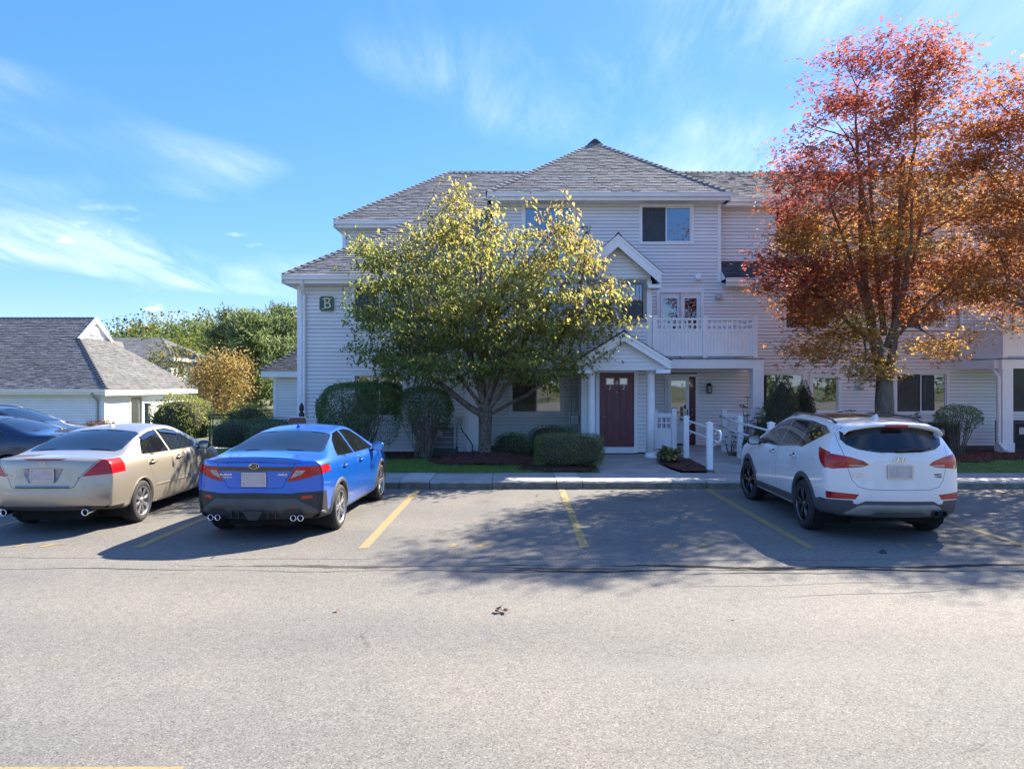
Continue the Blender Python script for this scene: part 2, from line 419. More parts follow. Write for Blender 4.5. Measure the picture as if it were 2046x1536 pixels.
def make_asphalt():
    m = bpy.data.materials.new('aged_asphalt'); m.use_nodes = True
    nt = m.node_tree; L = nt.links.new; b = nt.nodes['Principled BSDF']
    b.inputs['Roughness'].default_value = 0.88; b.inputs['Specular IOR Level'].default_value = 0.3
    tc = nd(nt, 'ShaderNodeTexCoord'); P = tc.outputs['Object']
    vo = nd(nt, 'ShaderNodeTexVoronoi', i_Scale=115.0); L(P, vo.inputs['Vector'])
    sepc = nd(nt, 'ShaderNodeSeparateColor'); L(vo.outputs['Color'], sepc.inputs[0])
    stone = ramp(nt, [(0.0, (0.08, 0.076, 0.07)), (0.14, (0.142, 0.135, 0.123)), (0.55, (0.184, 0.175, 0.157)), (0.88, (0.213, 0.203, 0.183)), (1.0, (0.29, 0.28, 0.25))])
    L(sepc.outputs[0], stone.inputs[0])
    big = nd(nt, 'ShaderNodeTexNoise', i_Scale=0.35, i_Detail=5.0, i_Roughness=0.62); L(P, big.inputs['Vector'])
    br = ramp(nt, [(0.3, (0.84, 0.85, 0.87)), (0.5, (1.0, 0.99, 0.97)), (0.72, (1.14, 1.10, 1.03))]); L(big.outputs['Fac'], br.inputs[0])
    mid = nd(nt, 'ShaderNodeTexNoise', i_Scale=9.0, i_Detail=6.0, i_Roughness=0.7); L(P, mid.inputs['Vector'])
    mr = ramp(nt, [(0.28, (0.86, 0.86, 0.87)), (0.5, (1, 1, 1)), (0.75, (1.06, 1.06, 1.05))]); L(mid.outputs['Fac'], mr.inputs[0])
    m1 = nd(nt, 'ShaderNodeMix', data_type='RGBA', blend_type='MULTIPLY'); m1.inputs[0].default_value = 1; L(stone.outputs[0], m1.inputs[6]); L(br.outputs[0], m1.inputs[7])
    m2 = nd(nt, 'ShaderNodeMix', data_type='RGBA', blend_type='MULTIPLY'); m2.inputs[0].default_value = 1; L(m1.outputs[2], m2.inputs[6]); L(mr.outputs[0], m2.inputs[7])
    # parking bays near the kerb carry painted shade, a darker tone; a sandy worn patch lies in the lane
    sep = nd(nt, 'ShaderNodeSeparateXYZ'); L(P, sep.inputs[0])
    wob = nd(nt, 'ShaderNodeMath', operation='MULTIPLY_ADD', i_1=0.5); L(big.outputs['Fac'], wob.inputs[0]); L(sep.outputs[1], wob.inputs[2])
    bay = nd(nt, 'ShaderNodeMapRange'); bay.inputs['From Min'].default_value = 8.4; bay.inputs['From Max'].default_value = 9.2; bay.inputs['To Min'].default_value = 1.03; bay.inputs['To Max'].default_value = 0.95
    L(wob.outputs[0], bay.inputs[0])
    m3 = nd(nt, 'ShaderNodeMix', data_type='RGBA', blend_type='MULTIPLY'); m3.inputs[0].default_value = 1; L(m2.outputs[2], m3.inputs[6]); L(bay.outputs[0], m3.inputs[7])
    # hair cracks: warped cell edges, only where a broad noise allows them
    wn = nd(nt, 'ShaderNodeTexNoise', i_Scale=2.2, i_Detail=4.0); L(P, wn.inputs['Vector'])
    wmx = nd(nt, 'ShaderNodeMix', data_type='RGBA', blend_type='LINEAR_LIGHT'); wmx.inputs[0].default_value = 0.16; L(P, wmx.inputs[6]); L(wn.outputs['Color'], wmx.inputs[7])
    vc = nd(nt, 'ShaderNodeTexVoronoi', feature='DISTANCE_TO_EDGE', i_Scale=0.85); L(wmx.outputs[2], vc.inputs['Vector'])
    cm = nd(nt, 'ShaderNodeTexNoise', i_Scale=0.5, i_Detail=2.0); 
    mpc = nd(nt, 'ShaderNodeMapping'); mpc.inputs['Location'].default_value = (3.1, 5.2, 0); L(P, mpc.inputs[0]); L(mpc.outputs[0], cm.inputs['Vector'])
    cr = ramp(nt, [(0.0, (1, 1, 1)), (0.009, (0, 0, 0))]); L(vc.outputs['Distance'], cr.inputs[0])
    ck = ramp(nt, [(0.56, (0, 0, 0)), (0.66, (1, 1, 1))]); L(cm.outputs['Fac'], ck.inputs[0])
    cf = nd(nt, 'ShaderNodeMath', operation='MULTIPLY'); L(cr.outputs[0], cf.inputs[0]); L(ck.outputs[0], cf.inputs[1])
    cf2 = nd(nt, 'ShaderNodeMath', operation='MULTIPLY', i_1=0.45); L(cf.outputs[0], cf2.inputs[0])
    m4 = nd(nt, 'ShaderNodeMix', data_type='RGBA'); L(cf2.outputs[0], m4.inputs[0]); L(m3.outputs[2], m4.inputs[6]); m4.inputs[7].default_value = (0.03, 0.026, 0.02, 1)
    # oil drips where engines stand, a pale sandy wash in the lane, faint wheel-polished strips
    def blot(cx, cy, rx, ry, wob):
        mp_ = nd(nt, 'ShaderNodeMapping'); mp_.vector_type = 'POINT'; mp_.inputs['Location'].default_value = (-cx / rx, -cy / ry, 0); mp_.inputs['Scale'].default_value = (1 / rx, 1 / ry, 0)
        L(P, mp_.inputs[0]); ln = nd(nt, 'ShaderNodeVectorMath', operation='LENGTH'); L(mp_.outputs[0], ln.inputs[0])
        ad = nd(nt, 'ShaderNodeMath', operation='MULTIPLY_ADD', i_1=wob); L(mid.outputs['Fac'], ad.inputs[0]); L(ln.outputs['Value'], ad.inputs[2])
        r_ = nd(nt, 'ShaderNodeMapRange', interpolation_type='SMOOTHSTEP'); r_.inputs['From Min'].default_value = 1.15; r_.inputs['From Max'].default_value = 0.35; L(ad.outputs[0], r_.inputs[0]); return r_.outputs[0]
    cur = m4.outputs[2]
    for (cx, cy, rx, ry, wob, colr, amt) in ((2.35, 13.2, 0.75, 0.7, 1.0, (0.05, 0.048, 0.046), 0.55), (-0.5, 13.0, 0.6, 0.8, 1.0, (0.06, 0.057, 0.053), 0.4), (0.0, 10.9, 0.35, 0.3, 1.1, (0.05, 0.05, 0.05), 0.35), (2.6, 11.2, 0.3, 0.4, 1.1, (0.05, 0.05, 0.05), 0.4), (4.6, 7.95, 1.5, 0.45, 0.7, (0.30, 0.27, 0.215), 0.55), (-6.0, 6.6, 1.2, 0.5, 0.9, (0.10, 0.098, 0.095), 0.25), (1.6, 5.4, 2.6, 0.45, 0.8, (0.24, 0.23, 0.215), 0.3), (-2.4, 4.9, 0.22, 0.2, 1.0, (0.07, 0.07, 0.07), 0.35)):
        f_ = nd(nt, 'ShaderNodeMath', operation='MULTIPLY', i_1=amt); L(blot(cx, cy, rx, ry, wob), f_.inputs[0])
        mm_ = nd(nt, 'ShaderNodeMix', data_type='RGBA'); L(f_.outputs[0], mm_.inputs[0]); L(cur, mm_.inputs[6]); mm_.inputs[7].default_value = (*colr, 1); cur = mm_.outputs[2]
    wv = nd(nt, 'ShaderNodeTexWave', wave_type='BANDS', bands_direction='Y', i_Scale=0.16, i_Distortion=1.5, i_Detail=2.0); wv.inputs['Detail Scale'].default_value = 0.6; L(P, wv.inputs['Vector'])
    wr = ramp(nt, [(0.0, (0.94, 0.94, 0.945)), (1.0, (1.04, 1.035, 1.03))]); L(wv.outputs['Fac'], wr.inputs[0])
    m6 = nd(nt, 'ShaderNodeMix', data_type='RGBA', blend_type='MULTIPLY'); m6.inputs[0].default_value = 1; L(cur, m6.inputs[6]); L(wr.outputs[0], m6.inputs[7])
    L(m6.outputs[2], b.inputs['Base Color'])
    bp = nd(nt, 'ShaderNodeBump', i_Strength=0.35, i_Distance=0.004); L(sepc.outputs[0], bp.inputs['Height']); L(bp.outputs[0], b.inputs['Normal'])
    return m
M['asphalt'] = make_asphalt()

def make_paint():
    m = bpy.data.materials.new('worn_yellow_paint'); m.use_nodes = True
    nt = m.node_tree; L = nt.links.new; b = nt.nodes['Principled BSDF']; b.inputs['Roughness'].default_value = 0.8
    tc = nd(nt, 'ShaderNodeTexCoord')
    n = nd(nt, 'ShaderNodeTexNoise', i_Scale=22.0, i_Detail=8.0, i_Roughness=0.75); L(tc.outputs['Object'], n.inputs['Vector'])
    r = ramp(nt, [(0.35, (0.11, 0.105, 0.095)), (0.46, (0.27, 0.205, 0.09)), (0.62, (0.345, 0.262, 0.105))]); L(n.outputs['Fac'], r.inputs[0])
    L(r.outputs[0], b.inputs['Base Color'])
    return m
M['paint'] = make_paint()

def make_kerb():
    m = bpy.data.materials.new('kerb_concrete'); m.use_nodes = True
    nt = m.node_tree; L = nt.links.new; b = nt.nodes['Principled BSDF']; b.inputs['Roughness'].default_value = 0.95
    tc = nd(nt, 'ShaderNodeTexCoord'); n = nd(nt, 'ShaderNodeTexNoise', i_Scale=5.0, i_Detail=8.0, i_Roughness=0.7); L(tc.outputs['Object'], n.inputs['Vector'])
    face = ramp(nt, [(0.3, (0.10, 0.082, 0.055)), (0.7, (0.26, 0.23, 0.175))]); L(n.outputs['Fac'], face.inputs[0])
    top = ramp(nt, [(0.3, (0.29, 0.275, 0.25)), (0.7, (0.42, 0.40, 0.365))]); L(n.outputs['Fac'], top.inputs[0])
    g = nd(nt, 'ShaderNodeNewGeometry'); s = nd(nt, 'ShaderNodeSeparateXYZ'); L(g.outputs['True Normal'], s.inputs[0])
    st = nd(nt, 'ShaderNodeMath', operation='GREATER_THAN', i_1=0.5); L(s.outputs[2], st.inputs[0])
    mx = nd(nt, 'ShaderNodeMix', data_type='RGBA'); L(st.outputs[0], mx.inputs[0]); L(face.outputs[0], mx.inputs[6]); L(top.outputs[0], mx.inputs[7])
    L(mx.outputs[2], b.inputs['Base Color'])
    n2 = nd(nt, 'ShaderNodeTexNoise', i_Scale=45.0, i_Detail=5.0); L(tc.outputs['Object'], n2.inputs['Vector'])
    bp = nd(nt, 'ShaderNodeBump', i_Strength=0.7, i_Distance=0.02); L(n2.outputs['Fac'], bp.inputs['Height']); L(bp.outputs[0], b.inputs['Normal'])
    return m
M['kerb'] = make_kerb()
M['grass_ground'] = mat('grass_soil', (0.10, 0.15, 0.04), 0.95, var=0.4, vscale=3.0, bump=0.5, bscale=30)
M['far_ground'] = mat('far_ground', (0.10, 0.11, 0.05), 0.95, var=0.35, vscale=0.3)

KERB_Y = 14.6
def ground_z(x, y):
    z = -0.08 - 0.42 * sstep(20.5, 29, y) * sstep(-6.0, -9.5, x)
    z += 9.0 * sstep(70, 190, y) 
    return z

def lawn_z(x, y):
    z = 0.155 + 0.014 * (min(y, 20.2) - 16)
    if y > 20.2: z -= 0.075 * (min(y, 28) - 20.2)
    return z + 0.012 * smooth_noise(x, y, 1.0)

def grid_mesh(name, xs, ys, fz, m, keep=None, parent=None, smooth=True):
    idx = {}; v = []; f = []
    def vid(i, j):
        if (i, j) not in idx:
            idx[i, j] = len(v); v.append((xs[i], ys[j], fz(xs[i], ys[j])))
        return idx[i, j]
    for i in range(len(xs) - 1):
        for j in range(len(ys) - 1):
            if keep is None or keep(0.5 * (xs[i] + xs[i + 1]), 0.5 * (ys[j] + ys[j + 1])):
                f.append((vid(i, j), vid(i + 1, j), vid(i + 1, j + 1), vid(i, j + 1)))
    me = bpy.data.meshes.new(name); me.from_pydata(v, [], f); me.update()
    if smooth: me.shade_smooth()
    return link(name, me, m, parent)

def frange(a, b, s):
    n = max(1, int(round((b - a) / s))); return [a + (b - a) * i / n for i in range(n + 1)]

gx = [-900, -500, -250, -120, -60] + frange(-40, 40, 2) + [60, 120, 250, 500, 900]
gy = [-900, -400, -150, -60, -30] + frange(-10, 40, 2) + [45, 55, 65, 75, 85, 95, 110, 130, 150, 170, 190, 240, 400, 900]
tag(grid_mesh('ground', gx, gy, ground_z, 'far_ground'), kind='structure')

# asphalt car park: one sheet reaching the kerb, with a leg running back beside the lawn
mb = MB()
mb.add([(-60, -40, 0), (60, -40, 0), (60, KERB_Y + 0.03, 0), (-8.6, KERB_Y + 0.03, 0), (-60, KERB_Y + 0.03, 0)], [(0, 1, 2, 3, 4)])
mb.add([(-60, KERB_Y + 0.03, 0), (-8.6, KERB_Y + 0.03, 0), (-8.6, 20.3, 0), (-60, 20.3, 0)], [(0, 1, 2, 3)])
asphalt = tag(mb.build('car_park_asphalt', 'asphalt'), kind='structure')

# painted bay lines and worn bay numbers
def marking(poly, name='bay_line', z=0.004):
    o = MB().add([(x, y, z) for x, y in poly], [tuple(range(len(poly)))]).build(name, 'paint', asphalt)
    return o
for x in (-10.45, -7.6, -4.83, -1.91, 0.935, 3.84, 6.68, 9.55, 12.4):
    xf = x + (0.03 if x < 0 else 0.06)
    marking([(x - 0.062, 9.32 + random.uniform(-0.05, 0.05)), (x + 0.062, 9.32), (xf + 0.062, KERB_Y - 0.05), (xf - 0.062, KERB_Y - 0.05)])
for cx in (-8.9, -6.2, -3.35, -0.55, 2.35, 5.3, 8.1):      # two faded stencil strokes in each bay
    y = 9.48
    marking([(cx - 0.27, y - 0.09), (cx - 0.2, y - 0.1), (cx - 0.15, y + 0.09), (cx - 0.23, y + 0.09), (cx - 0.26, y + 0.04), (cx - 0.22, y + 0.03)], 'bay_number')
    marking([(cx + 0.06, y - 0.1), (cx + 0.14, y - 0.1), (cx + 0.22, y + 0.05), (cx + 0.32, y + 0.055), (cx + 0.32, y + 0.09), (cx + 0.03, y + 0.09), (cx + 0.03, y + 0.055), (cx + 0.13, y + 0.05)], 'bay_number')
marking([(-6.5, 3.80), (-1.80, 3.82), (-1.80, 3.985), (-6.5, 3.975)], 'lane_line')

# tar-sealed cracks between lane and bays
M['tar'] = mat('crack_tar', (0.030, 0.028, 0.027), 0.95, spec=0.1, var=0.4, vscale=6)
M['tar_faded'] = mat('faded_crack_tar', (0.085, 0.077, 0.068), 0.95, spec=0.1, var=0.4, vscale=8)
def tar_line(x0, x1, y0, y1, wd, seed, m, z):
    rs = random.Random(seed); n = int((x1 - x0) / 0.09); v = []; f = []
    for i in range(n + 1):
        t = i / n; x = x0 + (x1 - x0) * t
        y = y0 + (y1 - y0) * t + 0.05 * math.sin(x * 1.1 + seed) + 0.03 * math.sin(x * 3.3 + seed * 2) + 0.008 * math.sin(x * 17 + seed) + rs.uniform(-0.008, 0.008)
        w = wd * (0.55 + 0.45 * math.sin(x * 2.1 + seed * 3) + rs.uniform(-0.25, 0.25)); w = max(0.004, w) * min(1, 8 * t + 0.1, 8 * (1 - t) + 0.1)
        v += [(x, y - w, z), (x, y + w, z)]
        if i: f.append((2 * i - 2, 2 * i, 2 * i + 1, 2 * i - 1))
    MB().add(v, f).build('tar_seam', m, asphalt)
tar_line(-0.6, 12, 8.36, 8.42, 0.045, 1, 'tar', 0.0030)
tar_line(-0.9, 9, 8.22, 8.16, 0.032, 4, 'tar', 0.0036)
tar_line(0.8, 14, 8.28, 8.55, 0.024, 7, 'tar', 0.0042)
tar_line(-4.0, 1.4, 8.48, 8.22, 0.05, 2, 'tar_faded', 0.0022)
tar_line(-2.9, 5.0, 8.16, 8.06, 0.022, 9, 'tar_faded', 0.0026)
tar_line(-12, -2.2, 8.62, 8.12, 0.012, 12, 'tar', 0.0018)
tar_line(-12, 12, 8.85, 8.6, 0.008, 15, 'tar_faded', 0.0014)
tar_line(4.6, 9.5, 9.9, 8.7, 0.014, 21, 'tar', 0.0050)
tar_line(1.4, 9.0, 7.5, 7.9, 0.006, 23, 'tar_faded', 0.0016)
tar_line(2.6, 6.4, 7.2, 7.6, 0.006, 27, 'tar_faded', 0.0018)

# pavement: slabs and kerb blocks
side = bpy.data.objects.new('pavement', None); COL.objects.link(side); tag(side, kind='structure')
joints = [-8.6, -6.9, -4.6, -2.27, -1.66, -0.40, 0.90, 1.42, 3.92, 6.3, 8.7, 11.1, 13.5, 15.9, 18.3, 20.7]
for i in range(len(joints) - 1):
    a, b = joints[i] + 0.006, joints[i + 1] - 0.006
    short = (b - a) < 0.7
    dz = 0.006 if short else random.uniform(-0.004, 0.004)
    zt = 0.15 + dz
    MB().box(a, b, KERB_Y + 0.166, 16.02, -0.05, zt).build('slab', 'concrete_pale' if short else 'concrete', side)
    yo = KERB_Y + (-0.02 if short else random.uniform(-0.008, 0.008))
    k = MB()
    n = max(2, int((b - a) / 0.12)); rs = random.Random(i)
    v = []; f = []
    for q in range(n + 1):
        x = a + (b - a) * q / n; w1 = rs.uniform(-0.01, 0.008); w2 = rs.uniform(-0.012, 0.004); w3 = rs.uniform(-0.008, 0.008)
        v += [(x, yo - 0.012 + w1, -0.05), (x, yo + w1, 0.05), (x, yo + 0.012 + w3, zt - 0.025 + w2), (x, yo + 0.045 + w3, zt), (x, KERB_Y + 0.158, zt), (x, KERB_Y + 0.158, -0.05)]
        if q:
            o = 6 * (q - 1)
            f += [(o + j, o + 6 + j, o + 7 + j, o + 1 + j) for j in range(5)]
    f += [(0, 1, 2, 3, 4, 5), tuple(6 * n + j for j in (5, 4, 3, 2, 1, 0))]
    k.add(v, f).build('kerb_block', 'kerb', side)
# kerb running back beside the lawn, and the strip along the far lawn edge
k = MB(); 
for y0 in frange(14.9, 20.0, 2.5)[:-1]:
    MB().box(-8.76, -8.6, y0 + 0.01, y0 + 2.54, -0.05, 0.15).build('kerb_block', 'kerb', side)
for x0 in range(-24, -9, 3):
    MB().box(x0 + 0.01, x0 + 2.99, 20.3, 20.46, -0.05, 0.15).build('kerb_block', 'kerb', side)

# entrance walk, porch slab and ramp
walk = bpy.data.objects.new('path', None); COL.objects.link(walk); tag(walk, kind='structure')
def slab(poly, z0, z1=None, m='concrete'):
    """flat or ramped slab: poly of (x,y); z is z0 at y=16 and z1 at y=22"""
    z1 = z0 if z1 is None else z1
    n = len(poly); zz = lambda y: z0 + (z1 - z0) * (y - 16) / 6
    v = [(x, y, -0.05) for x, y in poly] + [(x, y, zz(y)) for x, y in poly]
    MB().add(v, [tuple(range(n - 1, -1, -1)), tuple(range(n, 2 * n))] + [(i, (i + 1) % n, (i + 1) % n + n, i + n) for i in range(n)]).build('slab', m, walk)
slab([(1.95, 16.03), (3.72, 16.03), (3.62, 16.7), (3.58, 17.24), (1.98, 17.24)], 0.155, 0.20)
slab([(1.98, 17.255), (3.58, 17.255), (3.62, 18.2), (3.66, 18.49), (1.98, 18.49)], 0.155, 0.20)
slab([(1.75, 18.505), (4.36, 18.505), (4.36, 19.78), (1.75, 19.78)], 0.19, 0.21)
slab([(4.50, 16.03), (5.78, 16.03), (5.78, 18.2), (4.50, 18.2)], 0.155, 0.34)
slab([(4.50, 18.215), (5.78, 18.215), (5.78, 20.0), (4.50, 20.0)], 0.155, 0.34)
slab([(4.38, 20.015), (6.9, 20.015), (6.9, 21.88), (4.38, 21.88)], 0.28, 0.28)
slab([(-11.2, 20.6), (-9.5, 20.6), (-8.6, 26.0), (-9.9, 26.0)], 0.10 + 0.06, -0.32)

# lawn
def in_lawn(x, y):
    if x > -8.55: 
        if y < 16.02: return False
    elif y < 20.5: return False
    if x < -14 or x > 1.95: return x > 5.95 and x < 20.7 and 16.02 < y < 21.9
    return y < 28 and not (x > -5.85 and y > 19.98)
lx = frange(-14, 1.95, 0.145) + frange(5.95, 20.7, 0.2)
ly = frange(16.02, 28, 0.15)
lawn = tag(grid_mesh('lawn', lx, ly, lawn_z, 'grass_ground', in_lawn), kind='structure')

# mulch beds: bumpy sheets over the lawn
def pip(poly, x, y):
    c = False; n = len(poly)
    for i in range(n):
        x1, y1 = poly[i]; x2, y2 = poly[i - 1]
        if (y1 > y) != (y2 > y) and x < (x2 - x1) * (y - y1) / (y2 - y1) + x1: c = not c
    return c
TREE1 = (-0.67, 18.15)
def bed_a(x, y):
    if not (-5.85 < x < 1.74 and 17.2 < y < 20.0) and not (-1.2 < x < 1.74 and y < 21.88 and y > 17.2): return False
    front = 18.35 + 0.16 * math.sin(x * 1.9) + 0.08 * math.sin(x * 5.1)
    d = math.hypot((x - TREE1[0]) / 1.42, (y - TREE1[1] + 0.1) / 1.02)
    return y > front or d < 1 + 0.05 * math.sin(7 * math.atan2(y - TREE1[1], x - TREE1[0]))
def bed_b(x, y): return math.hypot((x - 1.22) / 1.05, (y - 16.62) / 0.57) < 1 + 0.04 * math.sin(9 * x) and x < 1.94 and y > 16.03
def bed_c(x, y): return pip([(3.67, 18.48), (4.47, 18.48), (4.47, 16.05), (3.80, 16.05), (3.68, 16.7), (3.62, 17.4)], x, y)
def bed_d(x, y): return (5.82 < x < 20 and y > 17.7 + 0.2 * math.sin(x * 1.3) + 0.8 * sstep(11.5, 12.5, x) and y < 21.88) or (5.8 < x < 6.5 and 16.2 < y <= 18)
def bed_z(x, y):
    z = lawn_z(x, y) + 0.028 + 0.016 * smooth_noise(x, y, 6, 2) + 0.012 * smooth_noise(x, y, 15, 5)
    d = math.hypot((x - TREE1[0]) / 1.35, (y - TREE1[1]) / 1.0)
    z += 0.20 * max(0, 1 - d * d)
    if bed_b(x, y): z += 0.08 * max(0, 1 - math.hypot((x - 1.22) / 1.05, (y - 16.62) / 0.57) ** 2)
    return z
mulch_objs = []
BEDS = [(bed_a, (-5.86, 1.75, 17.0, 21.9)), (bed_b, (0.1, 2.0, 16.0, 17.3)), (bed_c, (3.6, 4.5, 16.0, 18.6)), (bed_d, (5.79, 20, 16.1, 21.9))]
for fn, (x0, x1, y0, y1) in BEDS:
    o = grid_mesh('mulch_bed', frange(x0, x1, 0.075), frange(y0, y1, 0.075), bed_z, 'mulch', fn)
    tag(o, kind='structure'); mulch_objs.append(o)

def scatter_boxes(name, pts, sx, sy, sz, m, parent, tilt=0.7):
    """small chips: each a bent two-face flake"""
    n = len(pts); a = RNG.uniform(0, 6.28, n); t = RNG.uniform(-tilt, tilt, n); l = RNG.uniform(*sx, n); w = RNG.uniform(*sy, n); h = RNG.uniform(*sz, n)
    u = np.stack([np.cos(a) * np.cos(t), np.sin(a) * np.cos(t), np.sin(t)], 1); q = np.stack([-np.sin(a), np.cos(a), np.zeros(n)], 1)
    P = np.asarray(pts)
    up = np.cross(u, q)
    v = np.stack([P - u * l[:, None] - q * w[:, None], P - u * l[:, None] + q * w[:, None], P + u * l[:, None] + q * w[:, None], P + u * l[:, None] - q * w[:, None], P + up * h[:, None]], 1).reshape(-1, 3)
    base = np.arange(n)[:, None, None] * 5
    f = (np.array([[0, 4, 1], [1, 4, 2], [2, 4, 3], [3, 4, 0]])[None] + base).reshape(-1, 3)[:, ::-1]
    o = np_mesh(name, v, f, 3, m, parent); stuff(o); return o
for (fn, (x0, x1, y0, y1)), o in zip(BEDS, mulch_objs):
    pts = []
    n = int((x1 - x0) * (y1 - y0) * 420)
    for _ in range(n):
        x, y = random.uniform(x0, x1), random.uniform(y0, y1)
        if fn(x, y): pts.append((x, y, bed_z(x, y) + 0.004))
    scatter_boxes('bark_chips', pts, (0.012, 0.045), (0.005, 0.014), (0.004, 0.014), 'mulch_chip', o)

# grass blades
def grass():
    pts = []
    def ok(x, y): return in_lawn(x, y) and not any(fn(x, y) for fn, _ in BEDS)
    for _ in range(95000):
        x, y = random.uniform(-8.5, 1.95), random.uniform(16.03, 19.9)
        if ok(x, y): pts.append((x, y, 1.0))
    for _ in range(30000):
        x, y = random.uniform(-14, -5), random.uniform(20, 28)
        if ok(x, y): pts.append((x, y, 1.3))
    for _ in range(26000):
        x, y = random.uniform(6, 16), random.uniform(16.03, 19)
        if ok(x, y) and smooth_noise(x, y, 1.1, 3) > random.uniform(-1.0, 0.6): pts.append((x, y, 1.0))
    n = len(pts); P = np.array([(x, y, lawn_z(x, y)) for x, y, _ in pts]); k = np.array([p[2] for p in pts])
    a = RNG.uniform(0, 6.28, n); h = RNG.uniform(0.025, 0.06, n) * k; w = RNG.uniform(0.003, 0.0055, n) * k
    lean = RNG.uniform(0.0, 0.035, n); la = RNG.uniform(0, 6.28, n)
    q = np.stack([np.cos(a), np.sin(a), np.zeros(n)], 1) * w[:, None]
    tip = P + np.stack([np.cos(la) * lean, np.sin(la) * lean, h], 1)
    v = np.stack([P - q, P + q, tip], 1).reshape(-1, 3); f = np.arange(3 * n).reshape(-1, 3)
    patch = np.array([0.5 + 0.5 * smooth_noise(x, y, 0.9, 6) for x, y, _ in pts])
    c = np.array([0.17, 0.30, 0.055]) * (0.7 + 0.6 * RNG.random(n))[:, None] + patch[:, None] * np.array([0.035, 0.02, 0.004])
    dry = RNG.random(n) < 0.07; c[dry] = (0.24, 0.19, 0.09)
    o = np_mesh('grass', v, f, 3, 'leaf_matte', None, color=np.repeat(c, 3, 0)); tag(o, 'short green lawn grass between the pavement and the mulch beds', 'grass', kind='stuff')
grass()
# ================================================================== house builders
COURSE = 0.105
BOARDS = []          # single boards waiting to be built: the 300 longest become pieces of their own
def siding(parent, A, B, z0, z1, openings=(), clip=None, joined=False, m='siding', h=COURSE):
    """lapped boards on the wall A->B (outside on the right-hand side); openings are (u0,u1,z0,z1)"""
    A, B = Vector((*A, 0)), Vector((*B, 0)); L = (B - A).length; u = (B - A) / L; n = Vector((u.y, -u.x, 0))
    n_c = max(1, int(round((z1 - z0) / h))); hh = (z1 - z0) / n_c
    alls = MB()
    for c in range(n_c):
        b, t = z0 + c * hh, z0 + (c + 1) * hh
        lo = clip(b) if clip else (0, L); hi = clip(min(t, z1 - 0.001)) if clip else (0, L)
        if lo is None: continue
        if hi is None: hi = ((lo[0] + lo[1]) / 2 - 0.01, (lo[0] + lo[1]) / 2 + 0.01)
        segs = [(lo[0], lo[1])]
        for (o0, o1, p0, p1) in openings:
            if p0 < (b + t) / 2 < p1:
                ns = []
                for (s0, s1) in segs:
                    if o1 <= s0 or o0 >= s1: ns.append((s0, s1))
                    else:
                        if o0 > s0 + 0.01: ns.append((s0, o0))
                        if o1 < s1 - 0.01: ns.append((o1, s1))
                segs = ns
        wob = random.uniform(-0.0015, 0.0015)
        for (s0, s1) in segs:
            mb = alls if joined else MB()
            e0 = hi[0] if (clip and s0 == lo[0]) else s0; e1 = hi[1] if (clip and s1 == lo[1]) else s1
            P = lambda s, d, z: A + u * s + n * (d + wob) + Vector((0, 0, z))
            v = [P(s0, 0.026, b), P(s1, 0.026, b), P(e1, 0.002, t - 0.008), P(e0, 0.002, t - 0.008), P(s0, -0.006, b), P(s1, -0.006, b), P(e1, -0.012, t - 0.008), P(e0, -0.012, t - 0.008)]
            mb.add(v, [(0, 1, 2, 3), (7, 6, 5, 4), (4, 5, 1, 0), (3, 2, 6, 7), (4, 0, 3, 7), (1, 5, 6, 2)])
            if not joined: BOARDS.append((s1 - s0, mb, m, parent))
    if joined: stuff(alls.build('clapboards', m, parent))

def shingles(parent, poly, m='shingle', expo=0.135, tab=0.24, seed=0, thick=0.022, deck=True):
    """convex roof plane: poly[0]->poly[1] is the eave"""
    rs = random.Random(seed * 13 + 5)
    P = [Vector(p) for p in poly]; u = (P[1] - P[0]).normalized()
    nrm = (P[1] - P[0]).cross(P[-1] - P[0]).normalized()
    if nrm.z < 0: nrm = -nrm
    v = nrm.cross(u)
    if v.z < 0: v = -v
    q = [((p - P[0]).dot(u), (p - P[0]).dot(v)) for p in P]
    vmax = max(b for a, b in q)
    def span(y):
        xs = []
        for i in range(len(q)):
            (x1, y1), (x2, y2) = q[i], q[i - 1]
            if (y1 - y) * (y2 - y) <= 0 and abs(y1 - y2) > 1e-9: xs.append(x1 + (x2 - x1) * (y - y1) / (y2 - y1))
        return (min(xs), max(xs)) if len(xs) >= 2 else None
    roof = MB().add([p - nrm * 0.012 for p in P] + [p - nrm * 0.09 for p in P], [tuple(range(len(P))) if (P[1] - P[0]).cross(P[-1] - P[0]).z > 0 else tuple(range(len(P) - 1, -1, -1))]).build('roof', 'roof_deck', parent)
    mb = MB(); row = 0; y = -0.02
    while y < vmax - 0.01:
        y2 = min(y + expo, vmax - 0.001)
        lo, hi = span(max(y, 0.001)), span(y2)
        if lo and hi:
            a = min(lo[0], hi[0]) - rs.uniform(0, tab)
            end = max(lo[1], hi[1])
            while a < end:
                w = tab * rs.uniform(0.75, 1.2); b = a + w
                la, lb = max(a + 0.003, lo[0]), min(b - 0.003, lo[1]); ha, hb = max(a + 0.003, hi[0]), min(b - 0.003, hi[1])
                if lb - la > 0.01 or hb - ha > 0.01:
                    la, lb = min(la, lb), max(la, lb); 
                    if hb < ha: ha = hb = (ha + hb) / 2
                    th = thick * rs.uniform(0.7, 1.25); dy = rs.uniform(-0.006, 0.004)
                    Q = lambda s, t, d: P[0] + u * s + v * t + nrm * d
                    mb.add([Q(la, y + dy, 0), Q(lb, y + dy, 0), Q(la, y + dy, th), Q(lb, y + dy, th), Q(ha, y2 + 0.01, 0.004), Q(hb, y2 + 0.01, 0.004)], [(0, 1, 3, 2), (2, 3, 5, 4)])
                a = b
        y = y2; row += 1
    stuff(mb.build('shingles', m, roof))
    return roof

